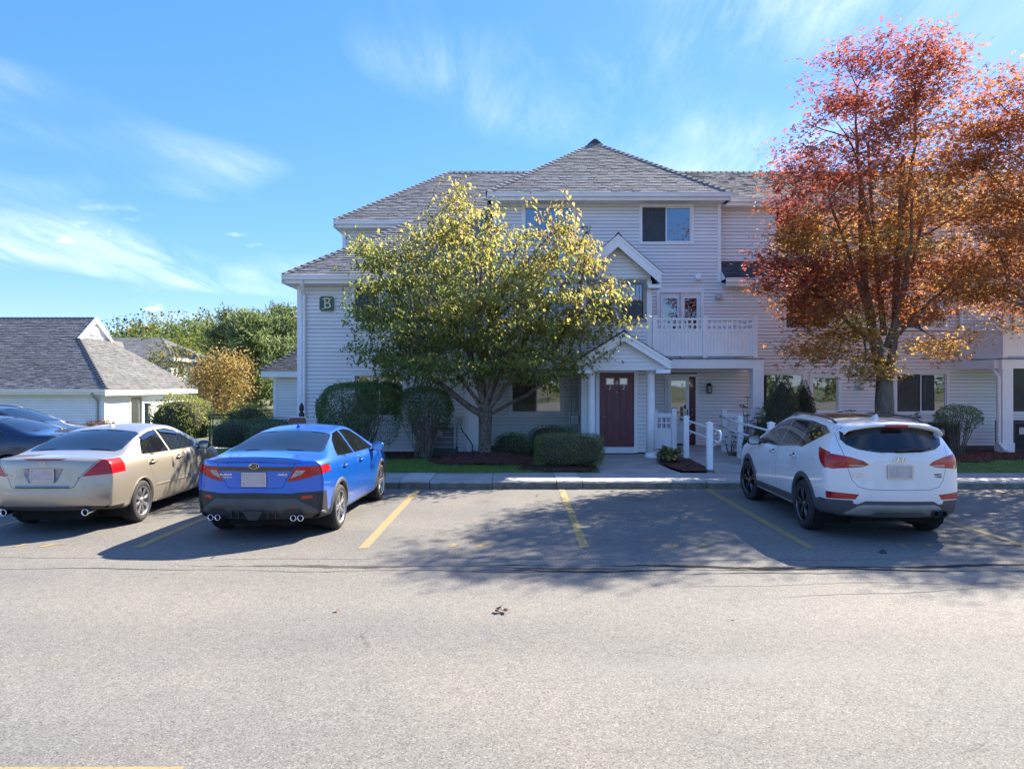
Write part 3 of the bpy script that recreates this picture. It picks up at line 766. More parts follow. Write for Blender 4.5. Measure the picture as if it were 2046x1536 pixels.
def ridge_caps(roof, A, B, na, nb, m='shingle', step=0.21, w=0.15):
    """bent cap shingles overlapping along a hip or ridge from low A to high B; na, nb point down each side"""
    A, B = Vector(A), Vector(B); d = (B - A).normalized(); L = (B - A).length
    na, nb = Vector(na).normalized() * w, Vector(nb).normalized() * w
    up = Vector((0, 0, 1)); t = 0.018
    def mk():
        h = step * 1.25
        v = [na * 1 + up * 0.01, up * 0.045, nb + up * 0.01, na + up * (0.01 + t), up * (0.045 + t), nb + up * (0.01 + t)]
        v += [p + d * h for p in (na * 0.97 + up * 0.004, up * 0.03, nb * 0.97 + up * 0.004)]
        return MB().add(v, [(0, 1, 4, 3), (1, 2, 5, 4), (3, 4, 7, 6), (4, 5, 8, 7), (0, 3, 6), (2, 8, 5)])
    first = None; n = int(L / step)
    for i in range(n):
        if first is None:
            o = first = mk().build('ridge_cap', m, roof)
        else:
            o = first.copy(); COL.objects.link(o); o.parent = roof
        o.location = A + d * (i * step)
    return

def eave_y(parent, x0, x1, ye, z, ywall, ret=True):
    """gutter, fascia and soffit along a front eave"""
    g = MB()
    g.prism_y([(x0 - 0.0, z - 0.012), (x0, z - 0.015)], 0, 0) if False else None
    sec = [(-0.115, -0.005), (-0.115, -0.03), (-0.10, -0.05), (-0.085, -0.125), (0.0, -0.125), (0.0, -0.005), (-0.012, -0.005), (-0.012, -0.1), (-0.08, -0.1), (-0.103, -0.005)]
    n = len(sec)
    v = [(x0, ye + a, z + b) for a, b in sec] + [(x1, ye + a, z + b) for a, b in sec]
    g.add(v, [(i, (i + 1) % n, (i + 1) % n + n, i + n) for i in range(n)] + [(0, 1, 2, 3, 4, 5, 6, 7, 8, 9)[::-1], tuple(range(n, 2 * n))])
    g.build('gutter', 'white_trim', parent)
    MB().box(x0 + 0.01, x1 - 0.01, ye + 0.002, ye + 0.022, z - 0.225, z - 0.01).build('fascia', 'white_trim', parent)
    s = MB()
    k = max(1, int((x1 - x0) / 0.3)); ws = (x1 - x0) / k
    for i in range(k):      # perforated soffit panels with a small step at each seam
        s.box(x0 + i * ws + 0.004, x0 + (i + 1) * ws - 0.004, ye + 0.024, ywall - 0.02, z - 0.218 - 0.004 * (i % 2), z - 0.20)
    s.build('soffit', 'white_trim', parent)

def corner_board(parent, x, y, z0, z1, w=0.10, sgn=1):
    """L-shaped white trim at an outside corner; the board lies on the front face and turns round the side"""
    MB().box(x - (w if sgn > 0 else 0), x + (0 if sgn > 0 else w), y - 0.032, y - 0.002, z0, z1).build('corner_board', 'white_trim', parent)

def window(parent, x0, x1, z0, z1, Y, style='slider', back='dark', frame='white_trim'):
    c = 0.085
    w = MB()
    w.box(x0, x1, Y - 0.045, Y + 0.10, z1 - c, z1); w.box(x0, x1, Y - 0.05, Y + 0.10, z0, z0 + c)
    w.box(x0, x0 + c, Y - 0.043, Y + 0.10, z0 + c, z1 - c); w.box(x1 - c, x1, Y - 0.043, Y + 0.10, z0 + c, z1 - c)
    w.box(x0 - 0.02, x1 + 0.02, Y - 0.06, Y - 0.012, z1 - 0.006, z1 + 0.02)
    win = w.build('window', frame, parent)
    a0, a1, b0, b1 = x0 + c, x1 - c, z0 + c, z1 - c
    def sash(s0, s1, t0, t1, yy, fr=0.032):
        f = MB()
        f.box(s0, s1, yy, yy + 0.03, t0, t0 + fr); f.box(s0, s1, yy, yy + 0.03, t1 - fr, t1); f.box(s0, s0 + fr, yy, yy + 0.03, t0 + fr, t1 - fr); f.box(s1 - fr, s1, yy, yy + 0.03, t0 + fr, t1 - fr)
        f.build('sash', frame, win)
        MB().box(s0 + fr - 0.004, s1 - fr + 0.004, yy + 0.012, yy + 0.016, t0 + fr - 0.004, t1 - fr + 0.004).build('pane', 'glass', win)
    mid = (a0 + a1) / 2
    if style == 'slider':
        sash(a0, mid + 0.02, b0, b1, Y + 0.045); sash(mid - 0.02, a1, b0, b1, Y + 0.01)
        if back == 'dark' or back == 'blind':
            MB().box(a0 + 0.01, mid - 0.02, Y + 0.028, Y + 0.031, b0 + 0.01, b1 - 0.01).build('insect_screen', SCREEN, win)
    elif style == 'single':
        sash(a0, a1, b0, b1, Y + 0.02)
    elif style == 'bars':
        zm = (b0 + b1) / 2 + 0.03
        sash(a0, a1, zm - 0.03, b1, Y + 0.02); sash(a0, a1, b0, zm, Y + 0.045)
        for k in range(1, 6):
            x = a0 + (a1 - a0) * k / 6
            MB().box(x - 0.007, x + 0.007, Y + 0.005, Y + 0.016, zm, b1 - 0.02).build('muntin', frame, win)
        MB().box(a0 + 0.01, a1 - 0.01, Y + 0.006, Y + 0.009, b0 + 0.01, zm - 0.01).build('insect_screen', SCREEN, win)
    yb = Y + (0.17 if back == 'curtain' else 0.095)
    if back == 'curtain':
        for s0, s1 in ((a0, a0 + (a1 - a0) * 0.22), (a0 + (a1 - a0) * 0.54, a1)):
            n = int((s1 - s0) / 0.012); v = []; f = []
            for i in range(n + 1):
                x = s0 + (s1 - s0) * i / n; y = yb + 0.02 * math.sin(x * 62) + 0.012 * math.sin(x * 23)
                v += [(x, y, b0), (x, y, b1)]
                if i: f.append((2 * i - 2, 2 * i, 2 * i + 1, 2 * i - 1))
            MB().add(v, f).build('curtain', 'curtain', win, smooth=True)
    elif back == 'blind':
        b = MB(); z = b1 - 0.02
        while z > b0 + (b1 - b0) * 0.42:
            b.add([(a0, yb - 0.012, z - 0.008), (a1, yb - 0.012, z - 0.008), (a1, yb + 0.012, z + 0.008), (a0, yb + 0.012, z + 0.008)], [(0, 1, 2, 3)]); z -= 0.034
        b.box(a0, a1, yb - 0.014, yb + 0.014, z - 0.02, z)
        b.build('blind', 'blind', win)
    elif back == 'cream':
        b = MB(); x = a0
        while x < a1 - 0.02:
            b.box(x + 0.004, min(x + 0.085, a1), yb, yb + 0.006 + random.uniform(0, 0.012), b0, b1); x += 0.087
        b.build('vertical_blind', CREAM, win)
    return (x0 + 0.03, x1 - 0.03, z0 + 0.03, z1 - 0.03)

def screen_mat():
    m = bpy.data.materials.new('insect_screen_mesh'); m.use_nodes = True; nt = m.node_tree; nt.nodes.clear(); L = nt.links.new
    out = nd(nt, 'ShaderNodeOutputMaterial'); t = nd(nt, 'ShaderNodeBsdfTransparent'); d = nd(nt, 'ShaderNodeBsdfDiffuse'); d.inputs[0].default_value = (0.11, 0.115, 0.115, 1)
    mx = nd(nt, 'ShaderNodeMixShader', i_0=0.5); L(t.outputs[0], mx.inputs[1]); L(d.outputs[0], mx.inputs[2]); L(mx.outputs[0], out.inputs[0]); return m
SCREEN = screen_mat()
CREAM = mat('cream_vertical_blind', (0.50, 0.47, 0.38), 0.8, var=0.08)

def gable_front(parent, cx, half, zbase, zapex, yf, yback, wall_half, wall_z0, depth_roof, rake=0.24, seed=0):
    """small front gable: rake boards, boarded tympanum and two dark shingled slopes"""
    sl = (zapex - zbase) / half
    # two slopes
    for s in (-1, 1):
        e0, e1 = (cx + s * half, yf, zbase), (cx + s * half, yback, zbase)
        r0, r1 = (cx, yf, zapex), (cx, yback, zapex)
        poly = [e1, e0, r0, r1] if s < 0 else [e0, e1, r1, r0]
        shingles(parent, poly, 'shingle_dark', seed=seed + s)
        # rake board
        t = rake * math.sqrt(1 + sl * sl)
        p = [(cx + s * half, zbase - 0.03), (cx, zapex - 0.02), (cx, zapex - t), (cx + s * (half - 0.0), zbase - t)]
        if s > 0: p = p[::-1]
        b = MB(); b.prism_y(p if s < 0 else p, yf + 0.03, yf + 0.075); b.build('rake_board', 'white_trim', parent)
        p2 = [(cx + s * (half + 0.02), zbase - 0.02), (cx, zapex + 0.0), (cx, zapex - 0.085), (cx + s * (half + 0.02), zbase - 0.105)]
        if s > 0: p2 = p2[::-1]
        MB().prism_y(p2, yf + 0.005, yf + 0.035).build('rake_moulding', 'white_trim', parent)
        # eave return
        q = [(cx + s * (half - 0.36), zbase - t + 0.0), (cx + s * half, zbase - t), (cx + s * half, zbase - t - 0.10), (cx + s * (half - 0.36), zbase - t - 0.10)]
        if s > 0: q = q[::-1]
        MB().prism_y(q[::-1], yf + 0.028, yf + 0.40).build('eave_return', 'white_trim', parent)
    ridge_caps(bpy.data.objects[parent.name], (cx, yf, zapex), (cx, yback, zapex), (-1, 0, -sl), (1, 0, -sl), 'shingle_dark', step=0.25)
    return sl

# ================================================================== apartment building
BLD = thing('apartment_building', 'pale grey clapboard three-storey apartment building with white trim and grey shingled hip roofs', 'building', (2.85, 21.9, 0.1), world=True)
AX = 2.85
G0 = 0.2

# --- masses behind the boards
core = MB()
core.box(-5.84, -1.24, 20.30, 25.0, 0.0, 4.85)
core.box(-5.33, 0.0, 23.4, 29.0, 4.0, 7.0)
core.box(-0.53, 6.26, 22.2, 27.0, 0.0, 7.5)
core.box(6.26, 20.4, 22.2, 30.0, 0.0, 5.1)
core.box(6.26, 20.4, 22.7, 30.0, 5.1, 7.5)
core.box(-1.20, -0.53, 22.2, 24.0, 0.0, 4.9)
core.box(1.96, 3.74, 20.1, 22.19, 0.0, 4.85)
core.build('wall', 'interior', BLD)

# --- foundation strip under the boards
fnd = MB(); fnd.box(-5.88, -1.2, 20.0, 20.28, 0.0, 0.26); fnd.box(-1.2, 20.5, 21.9, 22.18, 0.0, 0.26); fnd.box(1.92, 3.78, 19.82, 20.08, 0.0, 0.26); fnd.box(-5.88, -5.8, 20.28, 25, 0, 0.26)
fnd.build('foundation', 'foundation', BLD)

# --- left wing (two storeys)
YL = 20.0
opL = [window(BLD, -4.41, -2.90, 3.73, 4.86, YL, 'slider', 'dark'), window(BLD, -4.41, -2.90, 1.14, 2.43, YL, 'slider', 'cream')]
siding(BLD, (-5.88, YL), (-1.2, YL), 0.26, 4.9, [(o[0] + 5.88, o[1] + 5.88, o[2], o[3]) for o in opL])
siding(BLD, (-5.88, 25.0), (-5.88, YL), 0.26, 4.9, joined=True)
siding(BLD, (-1.2, YL), (-1.2, 21.9), 0.26, 4.9, joined=True)
corner_board(BLD, -5.79, YL, 0.24, 4.86); MB().box(-5.915, -5.882, YL - 0.03, YL + 0.09, 0.24, 4.86).build('corner_board', 'white_trim', BLD)
corner_board(BLD, -1.2, YL, 0.24, 4.86)
eave_y(BLD, -6.2, -0.6, 19.6, 5.05, YL)
MB().box(-6.2, -6.178, 19.5, 25, 4.82, 5.04).build('fascia', 'white_trim', BLD)
MB().box(-6.176, -5.9, 19.63, 25, 4.83, 4.85).build('soffit', 'white_trim', BLD)
PB = 0.70
zb = lambda y: 5.05 + PB * (y - 19.6)
rB1 = shingles(BLD, [(-6.2, 19.6, zb(19.6)), (-0.58, 19.6, zb(19.6)), (-0.55, 22.71, zb(22.71)), (-3.09, 22.71, zb(22.71))], seed=1)
shingles(BLD, [(-6.2, 26.0, zb(19.6)), (-6.2, 19.6, zb(19.6)), (-3.09, 22.71, zb(22.71)), (-3.09, 26.0, zb(22.71))], seed=2)
ridge_caps(rB1, (-6.22, 19.58, zb(19.6)), (-3.09, 22.71, zb(22.71)), (1, -1 * 0.1, 0.0), (-0.1, 1, 0.0))
# --- main body, left end (three storeys)
rB2 = shingles(BLD, [(-5.57, 22.71, zb(22.71)), (2.4, 22.71, zb(22.71)), (2.4, 26.4, zb(26.4)), (-2.29, 26.4, zb(26.4))], seed=3)
shingles(BLD, [(-5.57, 30.1, zb(22.71)), (-5.57, 22.71, zb(22.71)), (-2.29, 26.4, zb(26.4))], seed=4)
ridge_caps(rB2, (-5.59, 22.69, zb(22.71)), (-2.29, 26.4, zb(26.4)), (1, -0.1, 0), (-0.1, 1, 0))
ridge_caps(rB2, (-2.29, 26.4, zb(26.4)), (2.0, 26.4, zb(26.4)), (0, -1, -0.6), (0, 1, -0.6))
MB().add([(-2.29, 26.4, zb(26.4) - 0.01), (20.5, 26.5, 9.80), (20.5, 31, 7.0), (-5.57, 30.1, zb(22.71) - 0.01)], [(0, 3, 2, 1)]).build('roof', 'shingle', BLD)
eave_y(BLD, -5.57, -3.2, 22.71, zb(22.71), 23.1)
MB().box(-5.57, -5.548, 22.6, 30, zb(22.71) - 0.225, zb(22.71) - 0.01).build('fascia', 'white_trim', BLD)
MB().box(-5.546, -5.4, 22.74, 30, zb(22.71) - 0.215, zb(22.71) - 0.195).build('soffit', 'white_trim', BLD)
siding(BLD, (-5.38, 23.1), (-2.6, 23.1), 5.4, 7.02)
siding(BLD, (-5.38, 29.0), (-5.38, 23.1), 5.0, 7.02, joined=True)
corner_board(BLD, -5.29, 23.1, 5.3, 7.02)
# --- tower and continuous lower wall
YT = 21.9
rec = []          # openings on the plane Y = 21.9, in world x
rec.append(window(BLD, 0.30, 1.92, 6.31, 7.53, YT, 'slider', 'curtain'))
rec.append(window(BLD, 3.84, 5.48, 6.31, 7.53, YT, 'slider', 'blind'))
up_open = [(o[0] + 0.57, o[1] + 0.57, o[2], o[3]) for o in rec]
siding(BLD, (-0.57, YT), (6.30, YT), 5.17, 7.56, up_open)
siding(BLD, (-0.57, 27), (-0.57, YT), 5.0, 7.56, joined=True)
siding(BLD, (6.30, YT), (6.30, 27), 5.17, 7.56, joined=True)
corner_board(BLD, 6.30, YT, 5.17, 7.54); corner_board(BLD, -0.57, YT, 4.6, 7.54, sgn=-1)
low = []
low.append(window(BLD, -0.08, 1.57, 1.19, 2.50, YT, 'slider', 'dark'))
low.append(window(BLD, 7.18, 8.86, 1.19, 2.50, YT, 'slider', 'cream'))
low.append(window(BLD, 8.98, 9.92, 1.19, 2.40, YT, 'single', 'cream'))
low.append(window(BLD, 11.52, 13.18, 1.19, 2.50, YT, 'slider', 'dark'))
low.append(window(BLD, 14.95, 16.6, 1.19, 2.70, YT, 'slider', 'dark'))
low.append(window(BLD, 8.18, 9.6, 3.72, 4.90, YT, 'slider', 'dark'))
low.append(window(BLD, 11.58, 13.15, 3.72, 4.90, YT, 'slider', 'dark'))
low.append((4.60, 5.60, 0.26, 2.42))       # unit door
low.append((4.38, 5.76, 2.85, 4.97))       # right balcony slider
low.append((-0.06, 1.32, 2.85, 4.97))      # left balcony slider
low.append((14.9, 16.3, 2.85, 4.97))
siding(BLD, (-1.2, YT), (20.5, YT), 0.26, 5.17, [(o[0] + 1.2, o[1] + 1.2, o[2], o[3]) for o in low])
eave_y(BLD, -0.73, 6.46, 21.4, 7.75, YT)
for s, xx in ((-1, -0.73), (1, 6.46)):
    MB().box(min(xx, xx - s * 0.022), max(xx, xx - s * 0.022), 21.3, 27.5, 7.525, 7.74).build('fascia', 'white_trim', BLD)
    a, b = sorted((xx - s * 0.024, (6.33 if s > 0 else -0.6)))
    MB().box(a, b, 21.45, 27.5, 7.532, 7.55).build('soffit', 'white_trim', BLD)
    MB().prism_y([(xx - s * 0.19, 7.535), (xx, 7.535), (xx, 7.74), (xx - s * 0.19, 7.74)][::(1 if s > 0 else -1)], 21.395, 21.399).build('fascia', 'white_trim', BLD)
apx = (2.865, 25.1, 10.44)
rT = shingles(BLD, [(-0.75, 21.4, 7.75), (6.48, 21.4, 7.75), apx], seed=5)
shingles(BLD, [(6.48, 21.4, 7.75), (6.48, 29.0, 7.75), (2.865, 28.2, 10.44), apx], seed=6)
shingles(BLD, [(-0.75, 29.0, 7.75), (-0.75, 21.4, 7.75), apx, (2.865, 28.2, 10.44)], seed=7)
ridge_caps(rT, (-0.77, 21.38, 7.75), apx, (1, -0.1, 0.0), (-0.1, 1, 0))
ridge_caps(rT, (6.50, 21.38, 7.75), apx, (-1, -0.1, 0.0), (0.1, 1, 0))
ridge_caps(rT, apx, (2.865, 28.2, 10.44), (1, 0, -0.7), (-1, 0, -0.7), 'shingle_dark')
v = MB(); v.prism_y([(-0.27 + 2.865, 10.36), (2.865 + 0.27, 10.36), (2.865 + 0.05, 10.55), (2.865 - 0.05, 10.55)], 24.98, 28.1); v.build('ridge_vent', 'shingle_dark', BLD)
# --- right wing: upper wall set back, pent roof over the lower wall
YR = 22.4
ro = [window(BLD, 8.06, 9.70, 6.30, 7.53, YR, 'slider', 'dark'), window(BLD, 15.1, 16.7, 6.30, 7.53, YR, 'slider', 'dark'), window(BLD, 11.5, 13.1, 6.30, 7.53, YR, 'slider', 'dark')]
siding(BLD, (6.30, YR), (20.5, YR), 5.86, 7.56, [(o[0] - 6.30, o[1] - 6.30, o[2], o[3]) for o in ro])
eave_y(BLD, 6.47, 20.5, 22.02, 7.75, YR)
rC = shingles(BLD, [(6.2, 22.02, 7.75), (20.5, 22.02, 7.75), (20.5, 26.5, 9.83), (2.6, 26.5, 9.83)], seed=8)
ridge_caps(rC, (3.2, 26.5, 9.83), (20.4, 26.5, 9.83), (0, -1, -0.45), (0, 1, -0.5), 'shingle_dark')
rD = shingles(BLD, [(6.32, 21.45, 5.24), (20.5, 21.45, 5.24), (20.5, 22.39, 5.90), (6.32, 22.39, 5.90)], 'shingle_dark', seed=9)
MB().add([(6.318, 21.45, 5.22), (6.318, 22.39, 5.22), (6.318, 22.39, 5.88)], [(0, 2, 1)]).build('pent_end', 'white_trim', BLD)
eave_y(BLD, 6.32, 20.5, 21.45, 5.24, YT)
# --- gabled bay over the entrance
YB = 19.8
bw = [window(BLD, 2.91, 3.66, 3.80, 4.94, YB, 'bars', 'dark', 'tan_frame'), window(BLD, 2.04, 2.79, 3.80, 4.94, YB, 'bars', 'dark', 'tan_frame')]
door_open = (2.28, 3.42, 0.26, 2.50)
siding(BLD, (1.92, YB), (3.78, YB), 0.26, 5.0, [(o[0] - 1.92, o[1] - 1.92, o[2], o[3]) for o in bw + [door_open]])
siding(BLD, (3.78, YB), (3.78, YT), 0.26, 5.0, joined=True); siding(BLD, (1.92, YT), (1.92, YB), 0.26, 5.0, joined=True)
corner_board(BLD, 3.80, YB, 0.26, 4.92, 0.12); corner_board(BLD, 1.90, YB, 0.26, 4.92, 0.12, -1)
MB().box(3.782, 3.81, YB - 0.03, YB + 0.1, 0.26, 4.92).build('corner_board', 'white_trim', BLD); MB().box(1.89, 1.918, YB - 0.03, YB + 0.1, 0.26, 4.92).build('corner_board', 'white_trim', BLD)
slb = gable_front(BLD, AX, 1.16, 5.12, 6.13, 19.45, 22.0, 0.93, 5.0, 0, 0.25, seed=20)
gz0 = 5.0
siding(BLD, (1.92, YB - 0.005), (3.78, YB - 0.005), gz0, 5.83, clip=lambda z: (lambda hw: (0.93 - hw, 0.93 + hw) if hw > 0.02 else None)(min(0.93, (6.02 - z) / slb)))
MB().prism_y([(1.95, 5.0), (3.75, 5.0), (3.75, 5.15), (2.85, 5.93), (1.95, 5.15)], YB + 0.02, YB + 0.3).build('wall', 'siding', BLD)
for s in (-1, 1):
    a, b = sorted((AX + s * 0.95, AX + s * 1.14)); MB().box(a, b, 19.5, 22, 4.74, 4.76).build('soffit', 'white_trim', BLD)
    MB().box(*sorted((AX + s * 1.13, AX + s * 1.155)), 19.5, 22, 4.76, 5.1).build('fascia', 'white_trim', BLD)

# --- portico
PORT = MB().box(1.80, 3.90, 18.66, 18.80, 2.46, 2.66).box(1.80, 1.94, 18.80, 19.78, 2.46, 2.66).box(3.76, 3.90, 18.80, 19.78, 2.46, 2.66).build('portico', 'white_trim', BLD)
MB().box(1.94, 3.76, 18.80, 19.78, 2.60, 2.64).build('porch_ceiling', 'white_trim', PORT)
sp = gable_front(BLD, AX, 1.18, 2.72, 3.44, 18.42, 19.9, 1.0, 2.6, 0, 0.20, seed=30)
siding(BLD, (1.74, 18.66), (3.96, 18.66), 2.47, 3.28, clip=lambda z: (lambda hw: (1.11 - hw, 1.11 + hw) if hw > 0.02 else None)(min(0.98, (3.37 - z) / sp)))
MB().prism_y([(1.94, 2.665), (3.76, 2.665), (3.76, 2.76), (2.85, 3.27), (1.94, 2.76)], 18.69, 18.85).build('wall', 'siding', BLD)
for x in (2.07, 3.63):
    col = MB().lathe([(0.001, 0.30), (0.118, 0.30), (0.112, 1.1), (0.1, 2.36), (0.1, 2.385), (0.118, 2.39), (0.118, 2.42)], 24, (x, 19.0, 0))
    c = col.build('column', 'white_trim', BLD, smooth=False); c.data.shade_smooth()
    MB().lathe([(0.001, 0.2), (0.165, 0.2), (0.165, 0.25), (0.15, 0.275), (0.145, 0.3), (0.12, 0.32)], 24, (x, 19.0, 0)).build('base', 'white_trim', c)
    MB().box(x - 0.14, x + 0.14, 18.86, 19.14, 2.42, 2.46).build('capital', 'white_trim', c)

# --- entrance door
def entry_door():
    x0, x1, z0, z1, Y = 2.385, 3.325, 0.40, 2.415, 19.8
    d = MB().box(x0, x1, Y + 0.0, Y + 0.045, z0, z1).build('door', 'door_maroon', BLD)
    fr = MB(); fr.box(x0 - 0.10, x0 - 0.004, Y - 0.045, Y + 0.08, 0.24, z1 + 0.09); fr.box(x1 + 0.004, x1 + 0.10, Y - 0.045, Y + 0.08, 0.24, z1 + 0.09); fr.box(x0 - 0.004, x1 + 0.004, Y - 0.045, Y + 0.08, z1 + 0.004, z1 + 0.09)
    fr.build('door_frame', 'white_trim', d)
    MB().box(x0 - 0.004, x1 + 0.004, Y - 0.06, Y + 0.08, 0.235, z0 - 0.004).build('threshold', 'white_trim', d)
    MB().box(x0 - 0.05, x1 + 0.05, Y - 0.03, Y + 0.02, 0.20, 0.234).build('sill', 'black_metal', d)
    W = x1 - x0
    for (a, b) in ((0.19, 0.42), (0.58, 0.81)):
        for (c0, c1) in ((0.22, 0.78), (0.86, 1.55)):
            p = MB(); X0, X1, Z0, Z1 = x0 + a * W, x0 + b * W, z0 + c0, z0 + c1
            # moulded rim round a raised field
            for (q0, q1, r0, r1) in ((X0, X1, Z1 - 0.022, Z1), (X0, X1, Z0, Z0 + 0.022), (X0, X0 + 0.022, Z0 + 0.022, Z1 - 0.022), (X1 - 0.022, X1, Z0 + 0.022, Z1 - 0.022)): p.box(q0, q1, Y - 0.022, Y - 0.001, r0, r1)
            p.box(X0 + 0.045, X1 - 0.045, Y - 0.014, Y - 0.001, Z0 + 0.045, Z1 - 0.045)
            p.build('panel', 'door_maroon', d)
        g = MB().box(x0 + a * W - 0.01, x0 + b * W + 0.01, Y - 0.014, Y - 0.001, z0 + 1.68, z0 + 1.88)
        g.build('door_light', 'gloss_black', d)
        MB().box(x0 + a * W + 0.015, x0 + b * W - 0.015, Y - 0.018, Y - 0.0145, z0 + 1.705, z0 + 1.855).build('pane', 'glass', d)
    text_mesh('letter', 'B', 0.155, 'white_trim', d, (x0 + 0.5 * W, Y - 0.006, z0 + 1.735), 0.003, shear=0.15)
    text_mesh('number', '1', 0.155, 'white_trim', d, (x0 + 0.30 * W, Y - 0.006, z0 + 1.61), 0.003, shear=0.15, bold=0.002)
    text_mesh('number', '2', 0.155, 'white_trim', d, (x0 + 0.695 * W, Y - 0.006, z0 + 1.61), 0.003, shear=0.15, bold=0.002)
    h = MB().lathe([(0.001, 0.0), (0.032, 0.0), (0.028, 0.018), (0.012, 0.03), (0.012, 0.05)], 14, (x0 + 0.075, Y, z0 + 0.82), 'y')
    h.v = [(x, 2 * Y - y, z) for x, y, z in h.v]
    h.tube([(x0 + 0.075, Y - 0.05, z0 + 0.82), (x0 + 0.12, Y - 0.055, z0 + 0.822), (x0 + 0.18, Y - 0.05, z0 + 0.815)], [0.012, 0.01, 0.008], 8)
    h.build('handle', 'brass', d, smooth=True)
    MB().lathe([(0.001, -0.012), (0.012, -0.012), (0.014, 0)], 10, (x0 + 0.5 * W, Y, z0 + 1.49), 'y').build('peephole', 'brass', d)
entry_door()

def unit_door():
    x0, x1, z0, z1, Y = 4.69, 5.53, 0.32, 2.33, 21.9
    d = MB().box(x0, x1, Y + 0.02, Y + 0.06, z0, z1).build('door', 'door_red', BLD)
    fr = MB(); fr.box(x0 - 0.085, x0 - 0.003, Y - 0.045, Y + 0.09, 0.26, z1 + 0.085); fr.box(x1 + 0.003, x1 + 0.085, Y - 0.045, Y + 0.09, 0.26, z1 + 0.085); fr.box(x0 - 0.003, x1 + 0.003, Y - 0.045, Y + 0.09, z1 + 0.003, z1 + 0.085)
    fr.build('door_frame', 'white_trim', d)
    for (a, b) in ((0.1, 0.42), (0.58, 0.9)):
        for k in range(3):
            xx = x0 + (a + (b - a) * k / 2.0) * (x1 - x0)
            MB().box(xx - 0.012, xx + 0.012, Y + 0.008, Y + 0.019, z0 + 0.15, z0 + 1.55).build('batten', 'door_red', d)
        MB().box(x0 + a * (x1 - x0), x0 + b * (x1 - x0), Y + 0.010, Y + 0.019, z0 + 1.68, z0 + 1.90).build('pane', 'glass', d)
    for k, zz in ((0, 1.02), (1, 0.86)):
        MB().lathe([(0.001, -0.04), (0.02, -0.04), (0.026, -0.02), (0.03, 0.0)], 12, (x1 - 0.09, Y + 0.018, z0 + zz), 'y').build('lock', 'brass', d, smooth=True)
    MB().box(x1 - 0.205, x1 - 0.19, Y + 0.006, Y + 0.019, z0 + 1.05, z0 + 1.13).build('peephole', 'white_trim', d)
    # white storm door standing a little ajar, hinged at the frame
    st = MB(); w = 0.62; fr = 0.095
    st.box(0, fr, -0.02, 0.015, 0, 2.0); st.box(w - fr, w, -0.02, 0.015, 0, 2.0); st.box(fr, w - fr, -0.02, 0.015, 1.88, 2.0); st.box(fr, w - fr, -0.02, 0.015, 0.60, 0.68); st.box(fr, w - fr, -0.02, 0.015, 0, 0.10); st.box(fr, w - fr, -0.005, 0.012, 0.10, 0.60)
    s = st.build('storm_door', 'white_trim', BLD); s.location = (x0 + 0.0, Y - 0.062, z0 + 0.01); s.rotation_euler = (0, 0, R(-10)); s.matrix_parent_inverse = Matrix.Translation(BLD.location).inverted()
    MB().box(fr + 0.001, w - fr - 0.001, -0.006, -0.001, 0.681, 1.879).build('pane', 'glass', s)
    MB().box(fr + 0.07, w - fr - 0.07, -0.011, -0.006, 0.17, 0.53).build('panel', 'white_trim', s)
    MB().tube([(w - 0.05, -0.022, 0.86), (w - 0.05, -0.06, 0.88), (w - 0.05, -0.06, 1.0), (w - 0.05, -0.022, 1.03)], 0.012, 8).build('handle', 'black_metal', s)
    text_mesh('letter', 'B', 0.13, 'white_trim', s, (w - 0.20, -0.012, 1.74), 0.002)
    text_mesh('number', '3', 0.13, 'white_trim', s, (w - 0.20, -0.012, 1.56), 0.002)
unit_door()

# --- balconies
def balcony_front(par, x0, x1, Y, zt=3.93, zb_=2.88, posts=3):
    xs = [x0 + (x1 - x0) * i / (posts - 1) for i in range(posts)]
    for x in xs:
        p = MB().box(x - 0.06, x + 0.06, Y - 0.06, Y + 0.06, 2.83, zt + 0.04).build('post', 'white_trim', par)
        MB().box(x - 0.078, x + 0.078, Y - 0.078, Y + 0.078, zt + 0.041, zt + 0.075).build('cap', 'white_trim', p)
    for a, b in zip(xs[:-1], xs[1:]):
        s0, s1 = a + 0.062, b - 0.062
        MB().box(s0, s1, Y - 0.035, Y + 0.035, zt - 0.06, zt).build('rail', 'white_trim', par)
        MB().box(s0, s1, Y - 0.03, Y + 0.03, zt - 0.37, zt - 0.30).build('rail', 'white_trim', par)
        MB().box(s0, s1, Y - 0.03, Y + 0.03, zb_, zb_ + 0.09).build('rail', 'white_trim', par)
        lat = MB(); n = max(2, int(round((s1 - s0) / 0.148)))
        for i in range(n + 1):
            x = s0 + (s1 - s0) * i / n; lat.box(x - 0.022, x + 0.022, Y - 0.012, Y + 0.012, zt - 0.30, zt - 0.06)
        lat.box(s0, s1, Y - 0.014, Y + 0.010, zt - 0.20, zt - 0.158)
        lat.build('lattice', 'white_trim', par)
        pan = MB(); k = max(1, int(round((s1 - s0) / 0.1)))
        for i in range(k):
            pan.box(s0 + (s1 - s0) * i / k + 0.002, s0 + (s1 - s0) * (i + 1) / k - 0.002, Y - 0.011, Y + 0.011, zb_ + 0.09, zt - 0.37)
        pan.build('board_panel', 'white_trim', par)
